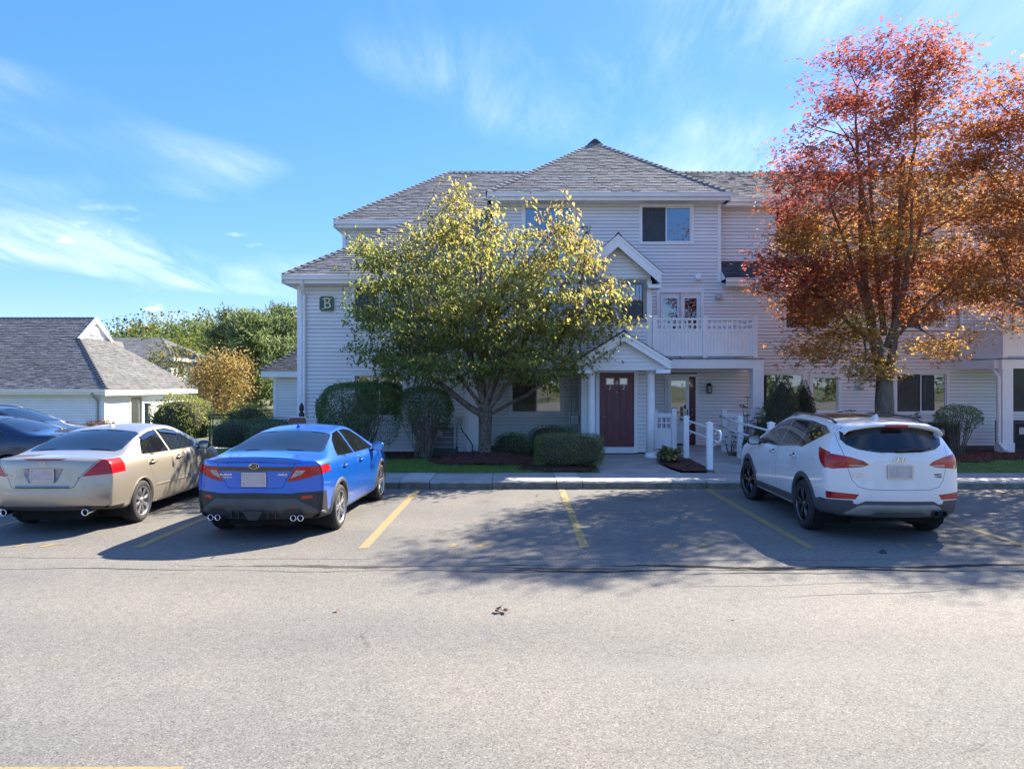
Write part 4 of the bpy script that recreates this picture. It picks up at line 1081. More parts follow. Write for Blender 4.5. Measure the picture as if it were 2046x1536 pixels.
def balcony_side(par, x, y0, y1, zt=3.93, zb_=2.88):
    MB().box(x - 0.035, x + 0.035, y0, y1, zt - 0.06, zt).build('rail', 'white_trim', par)
    MB().box(x - 0.03, x + 0.03, y0, y1, zt - 0.37, zt - 0.30).build('rail', 'white_trim', par)
    lat = MB(); n = max(2, int(round((y1 - y0) / 0.148)))
    for i in range(n + 1):
        y = y0 + (y1 - y0) * i / n; lat.box(x - 0.012, x + 0.012, y - 0.022, y + 0.022, zt - 0.30, zt - 0.06)
    lat.box(x - 0.014, x + 0.01, y0, y1, zt - 0.20, zt - 0.158); lat.build('lattice', 'white_trim', par)
    MB().box(x - 0.011, x + 0.011, y0, y1, zb_ + 0.0, zt - 0.37).build('board_panel', 'white_trim', par)

def balcony(x0, x1, xpost, outer, posts=3):
    Y = 20.0
    dx0, dx1 = min(x0, xpost - 0.16), max(x1, xpost + 0.16)
    dk = MB().box(dx0, dx1, 19.93, 21.88, 2.795, 2.82).build('balcony', 'wood_grey', BLD)
    MB().box(dx0 + 0.01, dx1 - 0.01, 19.95, 20.10, 2.54, 2.79).build('beam', 'white_trim', dk)
    xs = outer
    a, b = sorted((xs, xs + (0.14 if xs < 3 else -0.14))); MB().box(a + 0.0, b, 20.1, 21.88, 2.54, 2.79).build('beam', 'white_trim', dk)
    MB().box(dx0 + 0.15, dx1 - 0.15, 20.1, 21.88, 2.64, 2.68).build('ceiling', 'white_trim', dk)
    balcony_front(dk, x0, x1, Y, posts=posts)
    ob = x1 if xpost > AX and xpost < 10 else x0
    balcony_side(dk, ob, Y + 0.06, 21.85)
    p = MB().box(xpost - 0.145, xpost + 0.145, 19.93, 20.21, 0.5, 2.539).build('post', 'white_trim', dk)
    MB().box(xpost - 0.17, xpost + 0.17, 19.90, 20.24, 0.15, 0.5).build('base', 'white_trim', p)
balcony(3.92, 6.69, 6.77, 6.9)
balcony(-0.99, 1.78, -1.07, -1.2)
balcony(13.55, 16.4, 13.62, 13.5)

def patio_door(x0, x1):
    Y = 21.9; z0, z1 = 2.86, 4.96
    fr = MB(); fr.box(x0, x0 + 0.09, Y - 0.045, Y + 0.1, z0, z1); fr.box(x1 - 0.09, x1, Y - 0.045, Y + 0.1, z0, z1); fr.box(x0 + 0.09, x1 - 0.09, Y - 0.045, Y + 0.1, z1 - 0.09, z1)
    d = fr.build('patio_door', 'white_trim', BLD)
    mid = (x0 + x1) / 2
    for (a, b, yy, m) in ((x0 + 0.09, mid + 0.03, Y + 0.0, 'galv'), (mid + 0.035, x1 - 0.09, Y + 0.03, 'white_trim')):
        l = MB(); f = 0.11
        l.box(a, a + f, yy, yy + 0.035, z0, z1 - 0.09); l.box(b - f, b, yy, yy + 0.035, z0, z1 - 0.09); l.box(a + f, b - f, yy, yy + 0.035, z1 - 0.26, z1 - 0.09); l.box(a + f, b - f, yy, yy + 0.035, z0, z0 + 0.2)
        l.build('sash', 'white_trim', d)
        if m == 'galv':
            g = MB(); g.box(a, a + 0.035, yy - 0.02, yy - 0.002, z0, z1 - 0.09); g.box(b - 0.05, b, yy - 0.02, yy - 0.002, z0, z1 - 0.09); g.box(a + 0.035, b - 0.05, yy - 0.02, yy - 0.002, z1 - 0.125, z1 - 0.09); g.build('screen_frame', 'galv', d)
        MB().box(a + f - 0.003, b - f + 0.003, yy + 0.014, yy + 0.018, z0 + 0.2, z1 - 0.26).build('pane', 'glass', d)
patio_door(4.36, 5.78); patio_door(-0.08, 1.34); patio_door(14.9, 16.3)

# --- downspouts
def spout(pts, r=0.042):
    MB().tube(pts, r, 8).build('downspout', 'white_trim', BLD)
spout([(-5.66, 19.56, 4.93), (-5.66, 19.62, 4.80), (-5.70, 19.93, 4.55), (-5.70, 19.93, 0.32), (-5.70, 19.8, 0.24)])
spout([(-0.45, 21.36, 7.62), (-0.45, 21.4, 7.5), (-0.47, 21.84, 7.3), (-0.47, 21.84, 5.9)])
spout([(13.55, 21.42, 5.1), (13.55, 21.6, 4.95), (13.5, 21.83, 4.8), (13.5, 21.83, 3.05), (13.48, 21.75, 2.85), (13.42, 20.2, 2.5), (13.42, 20.0, 2.3), (13.42, 20.0, 0.5), (13.48, 19.8, 0.28)], 0.05)

# --- one-storey annex at the far left corner
siding(BLD, (-9.2, 28.0), (-5.9, 28.0), -0.3, 2.42)
siding(BLD, (-9.2, 34.0), (-9.2, 28.0), -0.3, 2.42, joined=True)
corner_board(BLD, -9.08, 28.0, -0.3, 2.42, 0.12)
MB().box(-9.1, -5.0, 28.1, 34, -0.4, 2.4).build('wall', 'interior', BLD)
MB().box(-9.55, -5.88, 27.6, 27.63, 2.38, 2.62).build('fascia', 'white_trim', BLD)
MB().box(-9.55, -5.88, 27.63, 28.0, 2.38, 2.40).build('soffit', 'white_trim', BLD)
rA = shingles(BLD, [(-9.6, 27.57, 2.64), (-5.4, 27.57, 2.64), (-5.4, 31.4, 5.3), (-5.8, 31.4, 5.3)], 'shingle_dark', seed=11)
shingles(BLD, [(-9.6, 35.2, 2.64), (-9.6, 27.57, 2.64), (-5.8, 31.4, 5.3)], 'shingle_dark', seed=12)
ridge_caps(rA, (-9.62, 27.55, 2.64), (-5.8, 31.4, 5.3), (1, -0.1, 0), (-0.1, 1, 0), 'shingle_dark')

def build_boards():
    BOARDS.sort(key=lambda q: -q[0]); rest = MB()
    for i, (ln, mb, m, parent) in enumerate(BOARDS):
        if i < 300: mb.build('clapboard', m, parent)
        else: rest.add(mb.v, mb.f)
    if rest.f: stuff(rest.build('short_clapboards', 'siding', BLD))
build_boards()

# ================================================================== things fixed to the building
def wall_sign():
    t = thing('building_sign', 'dark green square sign with a gold letter B on pale clapboard wall', 'sign', (-5.09, 19.96, 4.10), world=True)
    x0, x1, z0, z1 = -5.305, -4.875, 4.095, 4.535; c = 0.065
    oct_ = lambda i: [(x0 + c, z0 + i), (x1 - c, z0 + i), (x1 - i, z0 + c), (x1 - i, z1 - c), (x1 - c, z1 - i), (x0 + c, z1 - i), (x0 + i, z1 - c), (x0 + i, z0 + c)]
    MB().prism_y(oct_(0), 19.945, 19.985).build('rim', 'gold', t)
    MB().prism_y(oct_(0.018), 19.938, 19.944).build('board', 'green_sign', t)
    text_mesh('letter', 'B', 0.43, 'gold', t, (-5.075, 19.930, 4.318), 0.004, sx=0.92).matrix_parent_inverse = Matrix.Translation(t.location).inverted()
    s = MB()
    for zz in (4.176, 4.445): s.box(-5.225, -5.16, 19.927, 19.934, zz - 0.011, zz + 0.011)
    s.build('serif', 'gold', t)
wall_sign()

def lantern():
    x, z, Y = 5.92, 1.83, 21.86
    t = thing('wall_lantern', 'bronze carriage lantern with glass sides beside the unit door', 'wall lamp', (x, Y, z), world=True)
    MB().box(x - 0.055, x + 0.055, Y - 0.02, Y + 0.02, z + 0.02, z + 0.30).build('back_plate', 'black_metal', t)
    MB().lathe([(0.001, 0.34), (0.02, 0.33), (0.05, 0.28), (0.085, 0.23), (0.088, 0.22), (0.001, 0.22)], 6, (x, Y - 0.11, z)).build('hood', 'black_metal', t)
    f = MB()
    for k in range(6):
        a = math.pi / 3 * k; f.tube([(x + 0.062 * math.cos(a), Y - 0.11 + 0.062 * math.sin(a), z + 0.02), (x + 0.082 * math.cos(a), Y - 0.11 + 0.082 * math.sin(a), z + 0.22)], 0.006, 5)
    f.lathe([(0.001, 0.0), (0.05, 0.0), (0.064, 0.015), (0.064, 0.025), (0.001, 0.03)], 6, (x, Y - 0.11, z)); f.build('cage', 'black_metal', t)
    MB().lathe([(0.055, 0.03), (0.075, 0.215)], 6, (x, Y - 0.11, z)).build('glass', LAMPGLASS, t)
    MB().tube([(x, Y - 0.02, z + 0.25), (x, Y - 0.06, z + 0.30), (x, Y - 0.11, z + 0.30)], 0.01, 6).build('arm', 'black_metal', t)
LAMPGLASS = mat('frosted_lamp_glass', (0.5, 0.49, 0.45), 0.25, coat=0.5)
lantern()

def globe(x, z, label, g=None):
    Y = 21.88
    t = thing('globe_light', label, 'wall lamp', (x, Y, z), world=True, group=g)
    MB().lathe([(0.001, 0), (0.07, 0.0), (0.065, -0.03), (0.04, -0.05)], 16, (x, Y, z), 'y').build('base', 'white_trim', t, smooth=True)
    prof = [(0.11 * math.sin(math.pi * i / 12) + 0.001, -0.13 - 0.11 * math.cos(math.pi * i / 12)) for i in range(13)]
    MB().lathe(prof, 18, (x, Y, z), 'y').build('globe', LAMPGLASS, t, smooth=True)
globe(6.19, 4.72, 'round white globe light on the wall above the white balcony')
globe(10.45, 2.03, 'round white globe light low on the wall behind the red maple trunk')

t = thing('wall_vent', 'small white vent hood on the wall above the balcony door', 'vent', (5.59, 21.88, 5.28), world=True)
MB().prism_y([(5.50, 5.24), (5.68, 5.24), (5.68, 5.44), (5.50, 5.44)], 21.86, 21.885).build('flange', 'white_trim', t)
MB().add([(5.51, 21.86, 5.43), (5.67, 21.86, 5.43), (5.67, 21.74, 5.30), (5.51, 21.74, 5.30), (5.51, 21.86, 5.25), (5.67, 21.86, 5.25), (5.67, 21.74, 5.25), (5.51, 21.74, 5.25)], [(3, 2, 1, 0), (7, 6, 2, 3), (0, 4, 7, 3), (1, 2, 6, 5), (4, 5, 6, 7)]).build('hood', 'white_trim', t)

t = thing('flue_pipe', 'galvanised round flue pipe with flat cap beside the entrance gable', 'flue', (2.1, 20.6, 5.4), world=True)
MB().tube([(2.1, 20.6, 5.3), (2.1, 20.6, 6.42)], 0.085, 16).build('pipe', 'galv', t, smooth=True)
MB().lathe([(0.001, 6.60), (0.15, 6.58), (0.16, 6.55), (0.12, 6.53)], 18, (2.1, 20.6, 0)).build('cap', 'galv', t, smooth=True)
MB().lathe([(0.10, 6.40), (0.11, 6.42), (0.11, 6.50), (0.10, 6.535)], 18, (2.1, 20.6, 0)).build('collar', 'galv', t, smooth=True)
# ================================================================== vegetation
def unit(v):
    return v / np.maximum(1e-9, np.linalg.norm(v, axis=1, keepdims=True))

def leaves(name, P, D, N, size, width, col, m, parent=None, fold=0.18):
    """P leaf bases, D blade directions, N blade normals (all (n,3)); each blade is a folded kite"""
    n = len(P); D = unit(D); S = unit(np.cross(N, D)); N = np.cross(D, S)
    L = size[:, None]; W = width[:, None]
    v = np.stack([P, P + D * L * 0.42 - S * W * 0.5 + N * L * fold * 0.5, P + D * L - N * L * 0.12, P + D * L * 0.42 + S * W * 0.5 + N * L * fold * 0.5], 1).reshape(-1, 3)
    b = np.arange(n)[:, None, None] * 4
    f = (np.array([[0, 1, 2], [0, 2, 3]])[None] + b).reshape(-1, 3)
    return np_mesh(name, v, f, 3, m, parent, color=np.repeat(col, 4, 0))

def lobed_leaves(name, P, D, N, size, col, m, parent=None):
    """three-lobed maple leaf: a centre lobe and two side lobes"""
    n = len(P); D = unit(D); S = unit(np.cross(N, D)); N = np.cross(D, S); L = size[:, None]; V = []
    for (ang, ln, wd) in ((0.0, 1.0, 0.36), (0.95, 0.78, 0.32), (-0.95, 0.78, 0.32)):
        d = D * math.cos(ang) + S * math.sin(ang); s_ = np.cross(N, d); b = P + D * L * 0.08
        V += [b, b + d * L * ln * 0.5 - s_ * L * wd * 0.5 + N * L * 0.06, b + d * L * ln - N * L * (0.14 if ang else 0.08), b + d * L * ln * 0.5 + s_ * L * wd * 0.5 + N * L * 0.06]
    v = np.stack(V, 1).reshape(-1, 3); b = np.arange(n)[:, None, None] * 12
    f = (np.array([[0, 1, 2], [0, 2, 3], [4, 5, 6], [4, 6, 7], [8, 9, 10], [8, 10, 11]])[None] + b).reshape(-1, 3)
    return np_mesh(name, v, f, 3, m, parent, color=np.repeat(col, 12, 0))

def ramp_cols(t, stops):
    t = np.clip(t, 0, 1); xs = [s[0] for s in stops]
    return np.stack([np.interp(t, xs, [s[1][k] for s in stops]) for k in range(3)], 1)

def wobble(a, b, n=6, amp=0.1, sag=0.0, rs=random):
    a, b = Vector(a), Vector(b); L = (b - a).length; out = []
    off = Vector((rs.uniform(-1, 1), rs.uniform(-1, 1), rs.uniform(-0.5, 0.5))) * amp * L
    for i in range(n + 1):
        t = i / n; p = a.lerp(b, t) + off * math.sin(math.pi * t) + Vector((0, 0, sag * L * math.sin(math.pi * t)))
        p += Vector((rs.uniform(-1, 1), rs.uniform(-1, 1), rs.uniform(-1, 1))) * amp * 0.12 * L * (0 < i < n)
        out.append(p)
    return out

def px(x, y, d):
    """metres across and up for a direction and a distance along the lot"""
    return ((x - 1023) * d / 1450, CAM_H - (y - 768) * d / 1450)

class Tree:
    def __init__(s, root, bark, seed):
        s.root = root; s.wood = MB(); s.nodes = []; s.rs = random.Random(seed); s.bark = bark
    def limb(s, a, b, r0, r1, n=7, amp=0.10, sag=0.04, sides=7):
        p = wobble(a, b, n, amp, sag, s.rs)
        rr = [r0 + (r1 - r0) * (i / n) ** 0.8 for i in range(n + 1)]
        s.wood.tube(p, rr, sides, caps=False)
        for q, r in zip(p, rr): s.nodes.append((q, r))
        return p
    def twig(s, target, r=0.012, maxlen=2.5, below=0.1):
        t = Vector(target); best = None
        for q, rad in s.nodes:
            d = (q - t).length + (0.8 if q.z > t.z + below else 0)
            if best is None or d < best[0]: best = (d, q, rad)
        if best[0] > maxlen: pass
        p = wobble(best[1], t, 4, 0.12, 0.05, s.rs)
        r0 = min(best[2] * 0.75, r + 0.006 * best[0])
        s.wood.tube(p, [r0 + (0.003 - r0) * i / 4 for i in range(5)], 4, caps=False)
        for i, q in enumerate(p[1:]): s.nodes.append((q, max(0.006, r0 * (1 - i / 5))))
        return p
    def finish(s):
        return s.wood.build('trunk', s.bark, s.root, smooth=True)

def blob_points(rs, c, r, n, shell=0.35):
    out = []
    while len(out) < n:
        p = rs.uniform(-1, 1, 3); d = np.linalg.norm(p)
        if d > 1 or d < 1e-3: continue
        if d < shell * 0.9 and rs.random() < 0.45: continue
        out.append(np.array(c) + p * np.array(r))
    return out

# ---------------------------------------------------------------- dogwood in front of the house
def dogwood():
    root = thing('dogwood_tree', 'broad low tree with yellowing green leaves and forked mottled trunk in mulch mound', 'tree', (TREE1[0], TREE1[1], 0.36), world=True)
    T = Tree(root, 'bark_lichen', 3); bx, by = TREE1
    T.wood.tube([(bx - 0.03, by, 0.25), (bx - 0.01, by, 0.45), (bx, by, 0.8), (bx + 0.01, by, 1.15), (bx + 0.0, by, 1.4)], [0.22, 0.17, 0.15, 0.16, 0.175], 14, caps=False)
    f = (bx, by, 1.3)
    main = [((-2.0, 0.1, 2.75), 0.11), ((-1.55, -0.5, 3.2), 0.07), ((-0.75, 0.5, 3.4), 0.12), ((-0.2, -0.6, 3.5), 0.10), ((0.15, 0.3, 3.7), 0.11), ((0.9, 0.5, 3.1), 0.085), ((1.55, -0.1, 2.75), 0.09), ((1.9, 0.4, 2.5), 0.06), ((0.7, -0.9, 3.0), 0.06)]
    ends = []
    for (dx, dy, z), r in main:
        e = (bx + dx, by + dy, z); T.limb(f, e, r * 0.8, r * 0.45, 7, 0.12, 0.05, 8); ends.append((Vector(e), r * 0.55))
    rs = np.random.default_rng(5)
    d0 = 18.1
    blobs = [(825, 610, 118, 125, 1.5, 0, 84), (955, 545, 150, 135, 1.7, 0, 112), (1095, 585, 130, 112, 1.6, 0, 88), (880, 685, 175, 75, 1.6, -0.2, 85), (1050, 690, 165, 72, 1.6, 0, 80), (762, 655, 62, 72, 0.9, 0, 26), (1185, 620, 75, 80, 0.9, 0, 34),
             (870, 470, 62, 55, 0.8, 0.1, 18), (1015, 480, 50, 45, 0.7, 0, 12), (915, 425, 32, 58, 0.5, 0, 18), (1112, 450, 26, 32, 0.4, 0, 7), (738, 510, 44, 36, 0.5, 0, 12), (1170, 500, 26, 26, 0.4, 0, 7), (800, 500, 40, 34, 0.5, 0, 10), (745, 560, 40, 60, 0.6, 0, 10), (1140, 500, 60, 50, 0.6, 0, 12), (960, 610, 200, 90, 1.9, -0.4, 60), (885, 738, 120, 30, 1.2, -0.3, 34), (1060, 732, 110, 30, 1.2, -0.2, 30), (800, 715, 70, 34, 0.9, -0.1, 20)]
    blobs = [(x, y, rx, ry, dep, oy, max(6, int(n * 0.64))) for (x, y, rx, ry, dep, oy, n) in blobs]
    sprigs = [(925, 375), (932, 400), (905, 410), (945, 425), (885, 430), (720, 470), (735, 490), (760, 500), (1128, 395), (1110, 415), (1095, 440), (1080, 430), (1165, 475), (1178, 490), (1248, 640), (1262, 655), (1240, 670), (1232, 690), (975, 440), (990, 415), (830, 470), (790, 470), (815, 495), (705, 605), (690, 600), (702, 690), (712, 720), (1250, 600), (1215, 560), (1000, 470), (1060, 400), (850, 430)]
    cl = []
    for (x, y, rx, ry, dep, oy, n) in blobs:
        c = px(x, y, d0)
        cl += blob_points(rs, (c[0], d0 + oy, c[1]), (rx * d0 / 1450, dep, ry * d0 / 1450), n)
    sp = []
    for (x, y) in sprigs:
        dd = d0 + rs.uniform(-0.7, 0.7); c = px(x, y, dd); sp.append(np.array([c[0], dd, c[1]]))
    # secondary limbs towards blob centres
    for i, (x, y, rx, ry, dep, oy, n) in enumerate(blobs):
        for k in range(3 if n > 50 else 1):
            c = px(x + rs.uniform(-0.5, 0.5) * rx, y + rs.uniform(-0.3, 0.5) * ry, d0); tgt = Vector((c[0], d0 + oy + rs.uniform(-0.6, 0.6) * dep, c[1]))
            e = min(ends, key=lambda q: (q[0] - tgt).length); T.limb(e[0], tgt, e[1], 0.018, 6, 0.12, 0.03, 6)
    order = sorted(cl, key=lambda p: abs(p[0] - bx) + p[2])
    P = []; sz = []; cc = []
    def add(c, n, sx, szv, sprig):
        p = rs.normal(0, 1, (n, 3)) * np.array([sx, sx, szv]); P.append(c + p)
    for c in order: T.twig(c, 0.010); add(c, 50, 0.24, 0.085, False)
    for c in sp: T.twig(c, 0.008); add(c, 16, 0.09, 0.10, True)
    P = np.concatenate(P); n = len(P)
    a = rs.uniform(0, 6.28, n); dz = rs.uniform(-1.5, -0.25, n)
    D = np.stack([np.cos(a), np.sin(a), dz], 1); N = np.stack([-np.cos(a) * dz, -np.sin(a) * dz, np.ones(n) * 1.0], 1) * -1
    N = np.stack([np.cos(a) * 0.6, np.sin(a) * 0.6, np.ones(n)], 1) + rs.normal(0, 0.25, (n, 3))
    L = rs.uniform(0.085, 0.15, n); W = L * rs.uniform(0.45, 0.62, n)
    # sun-exposed upper and outer leaves turn first; each leaf also differs
    hz = (P[:, 2] - 2.2) / 4.6; side = (P[:, 0] - bx) / 3.6
    t = 0.42 * hz + 0.16 * side + rs.normal(0.16, 0.2, n)
    col = ramp_cols(t, [(0.0, (0.17, 0.225, 0.07)), (0.25, (0.24, 0.285, 0.08)), (0.45, (0.31, 0.30, 0.075)), (0.65, (0.41, 0.325, 0.085)), (0.85, (0.50, 0.345, 0.125)), (1.0, (0.50, 0.29, 0.155))])
    col *= rs.uniform(0.75, 1.2, (n, 1))
    T.finish(); leaves('crown', P, D, N, L, W, col, 'leaf', root)
dogwood()

# ---------------------------------------------------------------- red maples
def maple(name, label, base, d0, blobs, sprigs, forks, seed, group=None, leafn=43):
    bx, by, bz = base
    root = thing(name, label, 'tree', base, world=True, group=group)
    T = Tree(root, 'bark_grey', seed); rs = np.random.default_rng(seed)
    T.wood.tube([(bx, by, bz - 0.1), (bx, by, bz + 0.15), (bx - 0.02, by, bz + 0.7), (bx - 0.04, by, bz + 1.5), (bx - 0.04, by, bz + 2.1)], [0.30, 0.235, 0.215, 0.21, 0.17], 14, caps=False)
    tips = []
    for (f0, f1, r0, r1) in forks:
        p = T.limb((bx + f0[0], by + f0[1], f0[2]), (bx + f1[0], by + f1[1], f1[2]), r0, r1, 9, 0.05, 0.02, 8)
        tips += [(q, r0 + (r1 - r0) * i / 9) for i, q in enumerate(p) if i > 1]
    cl = []
    for bi, (x, y, rx, ry, dep, oy, n, hue) in enumerate(blobs):
        c = px(x, y, d0 + oy); C = (c[0], d0 + oy, c[1])
        for k in range(max(1, n // 22)):
            tgt = Vector(C) + Vector((rs.uniform(-0.6, 0.6) * rx * d0 / 1450, rs.uniform(-0.5, 0.5) * dep, rs.uniform(-0.3, 0.6) * ry * d0 / 1450))
            e = min(tips, key=lambda q: (q[0] - tgt).length + (2.0 if q[0].z > tgt.z - 0.3 else 0)); T.limb(e[0], tgt, min(0.04, e[1] * 0.7), 0.012, 6, 0.08, 0.03, 5)
        cl += [(p, hue) for p in blob_points(rs, C, (rx * d0 / 1450, dep, ry * d0 / 1450), n)]
    for (x, y, hue) in sprigs:
        dd = d0 + rs.uniform(-0.8, 0.8); c = px(x, y, dd); cl.append((np.array([c[0], dd, c[1]]), hue))
    cl.sort(key=lambda q: q[0][2])
    P = []; H = []
    for c, hue in cl:
        T.twig(c, 0.008)
        m_ = leafn; P.append(c + rs.normal(0, 1, (m_, 3)) * np.array([0.25, 0.25, 0.10])); H.append(hue + rs.normal(0, 0.07) + rs.normal(0, 0.09, m_))
    P = np.concatenate(P); H = np.concatenate(H); n = len(P)
    a = rs.uniform(0, 6.28, n); D = np.stack([np.cos(a), np.sin(a), rs.uniform(-0.8, 0.25, n)], 1)
    N = np.stack([rs.normal(0, 0.45, n), rs.normal(0, 0.45, n), np.ones(n)], 1)
    L = rs.uniform(0.06, 0.115, n); W = L
    col = ramp_cols(H, [(0.0, (0.31, 0.075, 0.058)), (0.25, (0.38, 0.11, 0.055)), (0.5, (0.46, 0.195, 0.065)), (0.7, (0.52, 0.30, 0.085)), (0.85, (0.56, 0.41, 0.12)), (1.0, (0.42, 0.41, 0.11))])
    col *= rs.uniform(0.75, 1.15, (n, 1))
    T.finish(); lobed_leaves('crown', P, D, N, L, col, 'leaf', root)

mx = (1770 - 1023) * 17.6 / 1450
maple('red_maple_tree', 'tall forked maple with crimson and orange leaves rising behind the white car', (mx, 17.6, 0.2), 17.6,
      [(1750, 165, 110, 85, 1.5, 0, 70, 0.12), (1850, 150, 70, 85, 1.2, 0.1, 46, 0.36), (1690, 285, 115, 95, 1.6, 0, 76, 0.14), (1830, 275, 85, 90, 1.5, 0, 58, 0.45),
       (1630, 375, 88, 92, 1.4, 0, 62, 0.16), (1755, 420, 120, 95, 1.8, 0.1, 80, 0.50), (1865, 400, 85, 100, 1.5, 0, 58, 0.60), (1592, 545, 78, 58, 1.1, -0.1, 52, 0.14),
       (1700, 575, 105, 75, 1.6, -0.2, 74, 0.30), (1835, 565, 110, 78, 1.6, 0, 76, 0.42), (1625, 615, 65, 45, 1.0, -0.2, 36, 0.42), (1660, 690, 68, 36, 1.0, -0.2, 30, 0.66), (1735, 735, 46, 28, 0.7, -0.3, 20, 0.78),
       (1930, 560, 65, 45, 0.9, -0.2, 26, 0.72), (1880, 690, 60, 26, 0.8, -0.3, 16, 0.70), (1600, 460, 50, 40, 0.8, 0, 22, 0.66), (1650, 500, 80, 50, 1.2, 0.2, 34, 0.78), (1760, 500, 110, 45, 1.4, 0, 40, 0.8), (1690, 640, 80, 40, 1.0, 0.1, 28, 0.88)],
      [(1757, 62, 0.3), (1795, 70, 0.3), (1850, 55, 0.4), (1878, 62, 0.4), (1895, 90, 0.4), (1612, 165, 0.2), (1625, 190, 0.2), (1550, 305, 0.3), (1562, 330, 0.2), (1512, 525, 0.15), (1525, 500, 0.2), (1518, 560, 0.12), (1640, 120, 0.25), (1680, 95, 0.3), (1700, 85, 0.3), (1580, 690, 0.6), (1600, 705, 0.7), (1590, 730, 0.6), (1925, 660, 0.7), (1905, 705, 0.7), (1540, 410, 0.25), (1545, 470, 0.4)],
      [((-0.03, 0, 2.0), (-0.55, 0.1, 7.2), 0.15, 0.05), ((0.02, 0, 1.6), (0.42, 0.0, 7.6), 0.12, 0.05), ((-0.1, 0, 3.0), (-1.5, -0.3, 6.5), 0.07, 0.03), ((0.1, 0, 3.2), (1.2, 0.3, 6.8), 0.07, 0.03), ((-0.05, 0, 3.3), (-0.1, 0.7, 8.2), 0.08, 0.03), ((0.0, 0, 3.0), (0.2, -0.8, 6.4), 0.07, 0.03), ((-0.08, 0, 2.9), (-1.9, 0.2, 4.6), 0.06, 0.025), ((0.1, 0, 3.1), (1.8, -0.1, 4.8), 0.06, 0.025), ((-0.3, 0, 5.5), (-0.7, 0, 9.3), 0.06, 0.02), ((0.3, 0, 5.8), (0.7, 0, 9.4), 0.06, 0.02)], 21)

m2 = (2170 - 1023) * 17.3 / 1450
maple('orange_maple_tree', 'orange-red maple crown reaching over the far white balcony beside the taller maple', (m2, 17.3, 0.2), 17.3,
      [(1985, 225, 42, 80, 1.0, 0, 40, 0.38), (2055, 300, 95, 130, 1.6, 0, 80, 0.40), (1965, 380, 75, 70, 1.3, 0, 48, 0.58), (2060, 450, 110, 110, 1.7, 0, 80, 0.48), (1985, 500, 75, 60, 1.2, 0, 44, 0.52), (2030, 590, 70, 50, 1.2, -0.1, 36, 0.5), (1935, 300, 40, 60, 0.8, 0, 26, 0.52),
       (2190, 260, 130, 160, 1.9, 0, 90, 0.35), (2220, 470, 160, 130, 2.0, 0, 95, 0.45), (2330, 380, 110, 130, 1.7, 0, 60, 0.4), (2140, 600, 110, 70, 1.5, 0, 46, 0.6), (2300, 590, 110, 70, 1.4, 0, 40, 0.6), (2180, 120, 80, 70, 1.3, 0, 36, 0.3)],
      [(1990, 135, 0.35), (1975, 160, 0.35), (1955, 170, 0.35), (2035, 165, 0.4), (2044, 150, 0.4), (1960, 610, 0.7), (1985, 640, 0.75), (2030, 655, 0.7)],
      [((-0.03, 0, 2.0), (-0.6, 0.1, 6.8), 0.14, 0.05), ((0.02, 0, 1.8), (0.5, 0.0, 7.4), 0.12, 0.05), ((-0.1, 0, 3.0), (-1.7, -0.3, 6.3), 0.07, 0.03), ((0.1, 0, 3.2), (1.5, 0.3, 6.3), 0.07, 0.03), ((0.0, 0, 3.0), (0.2, -0.8, 6.0), 0.07, 0.03), ((-0.08, 0, 2.9), (-1.7, 0.2, 4.4), 0.06, 0.025)], 33)

# ---------------------------------------------------------------- clipped shrubs
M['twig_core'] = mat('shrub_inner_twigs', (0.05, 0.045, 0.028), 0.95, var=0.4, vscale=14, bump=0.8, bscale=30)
def superpt(rs, n, e):
    """points and normals on a unit superellipsoid with exponent e"""
    v = rs.normal(0, 1, (n, 3)); v = unit(v)
    k = (np.abs(v) ** e).sum(1) ** (-1 / e)
    p = v * k[:, None]; nn = unit(np.sign(p) * np.abs(p) ** (e - 1))
    return p, nn

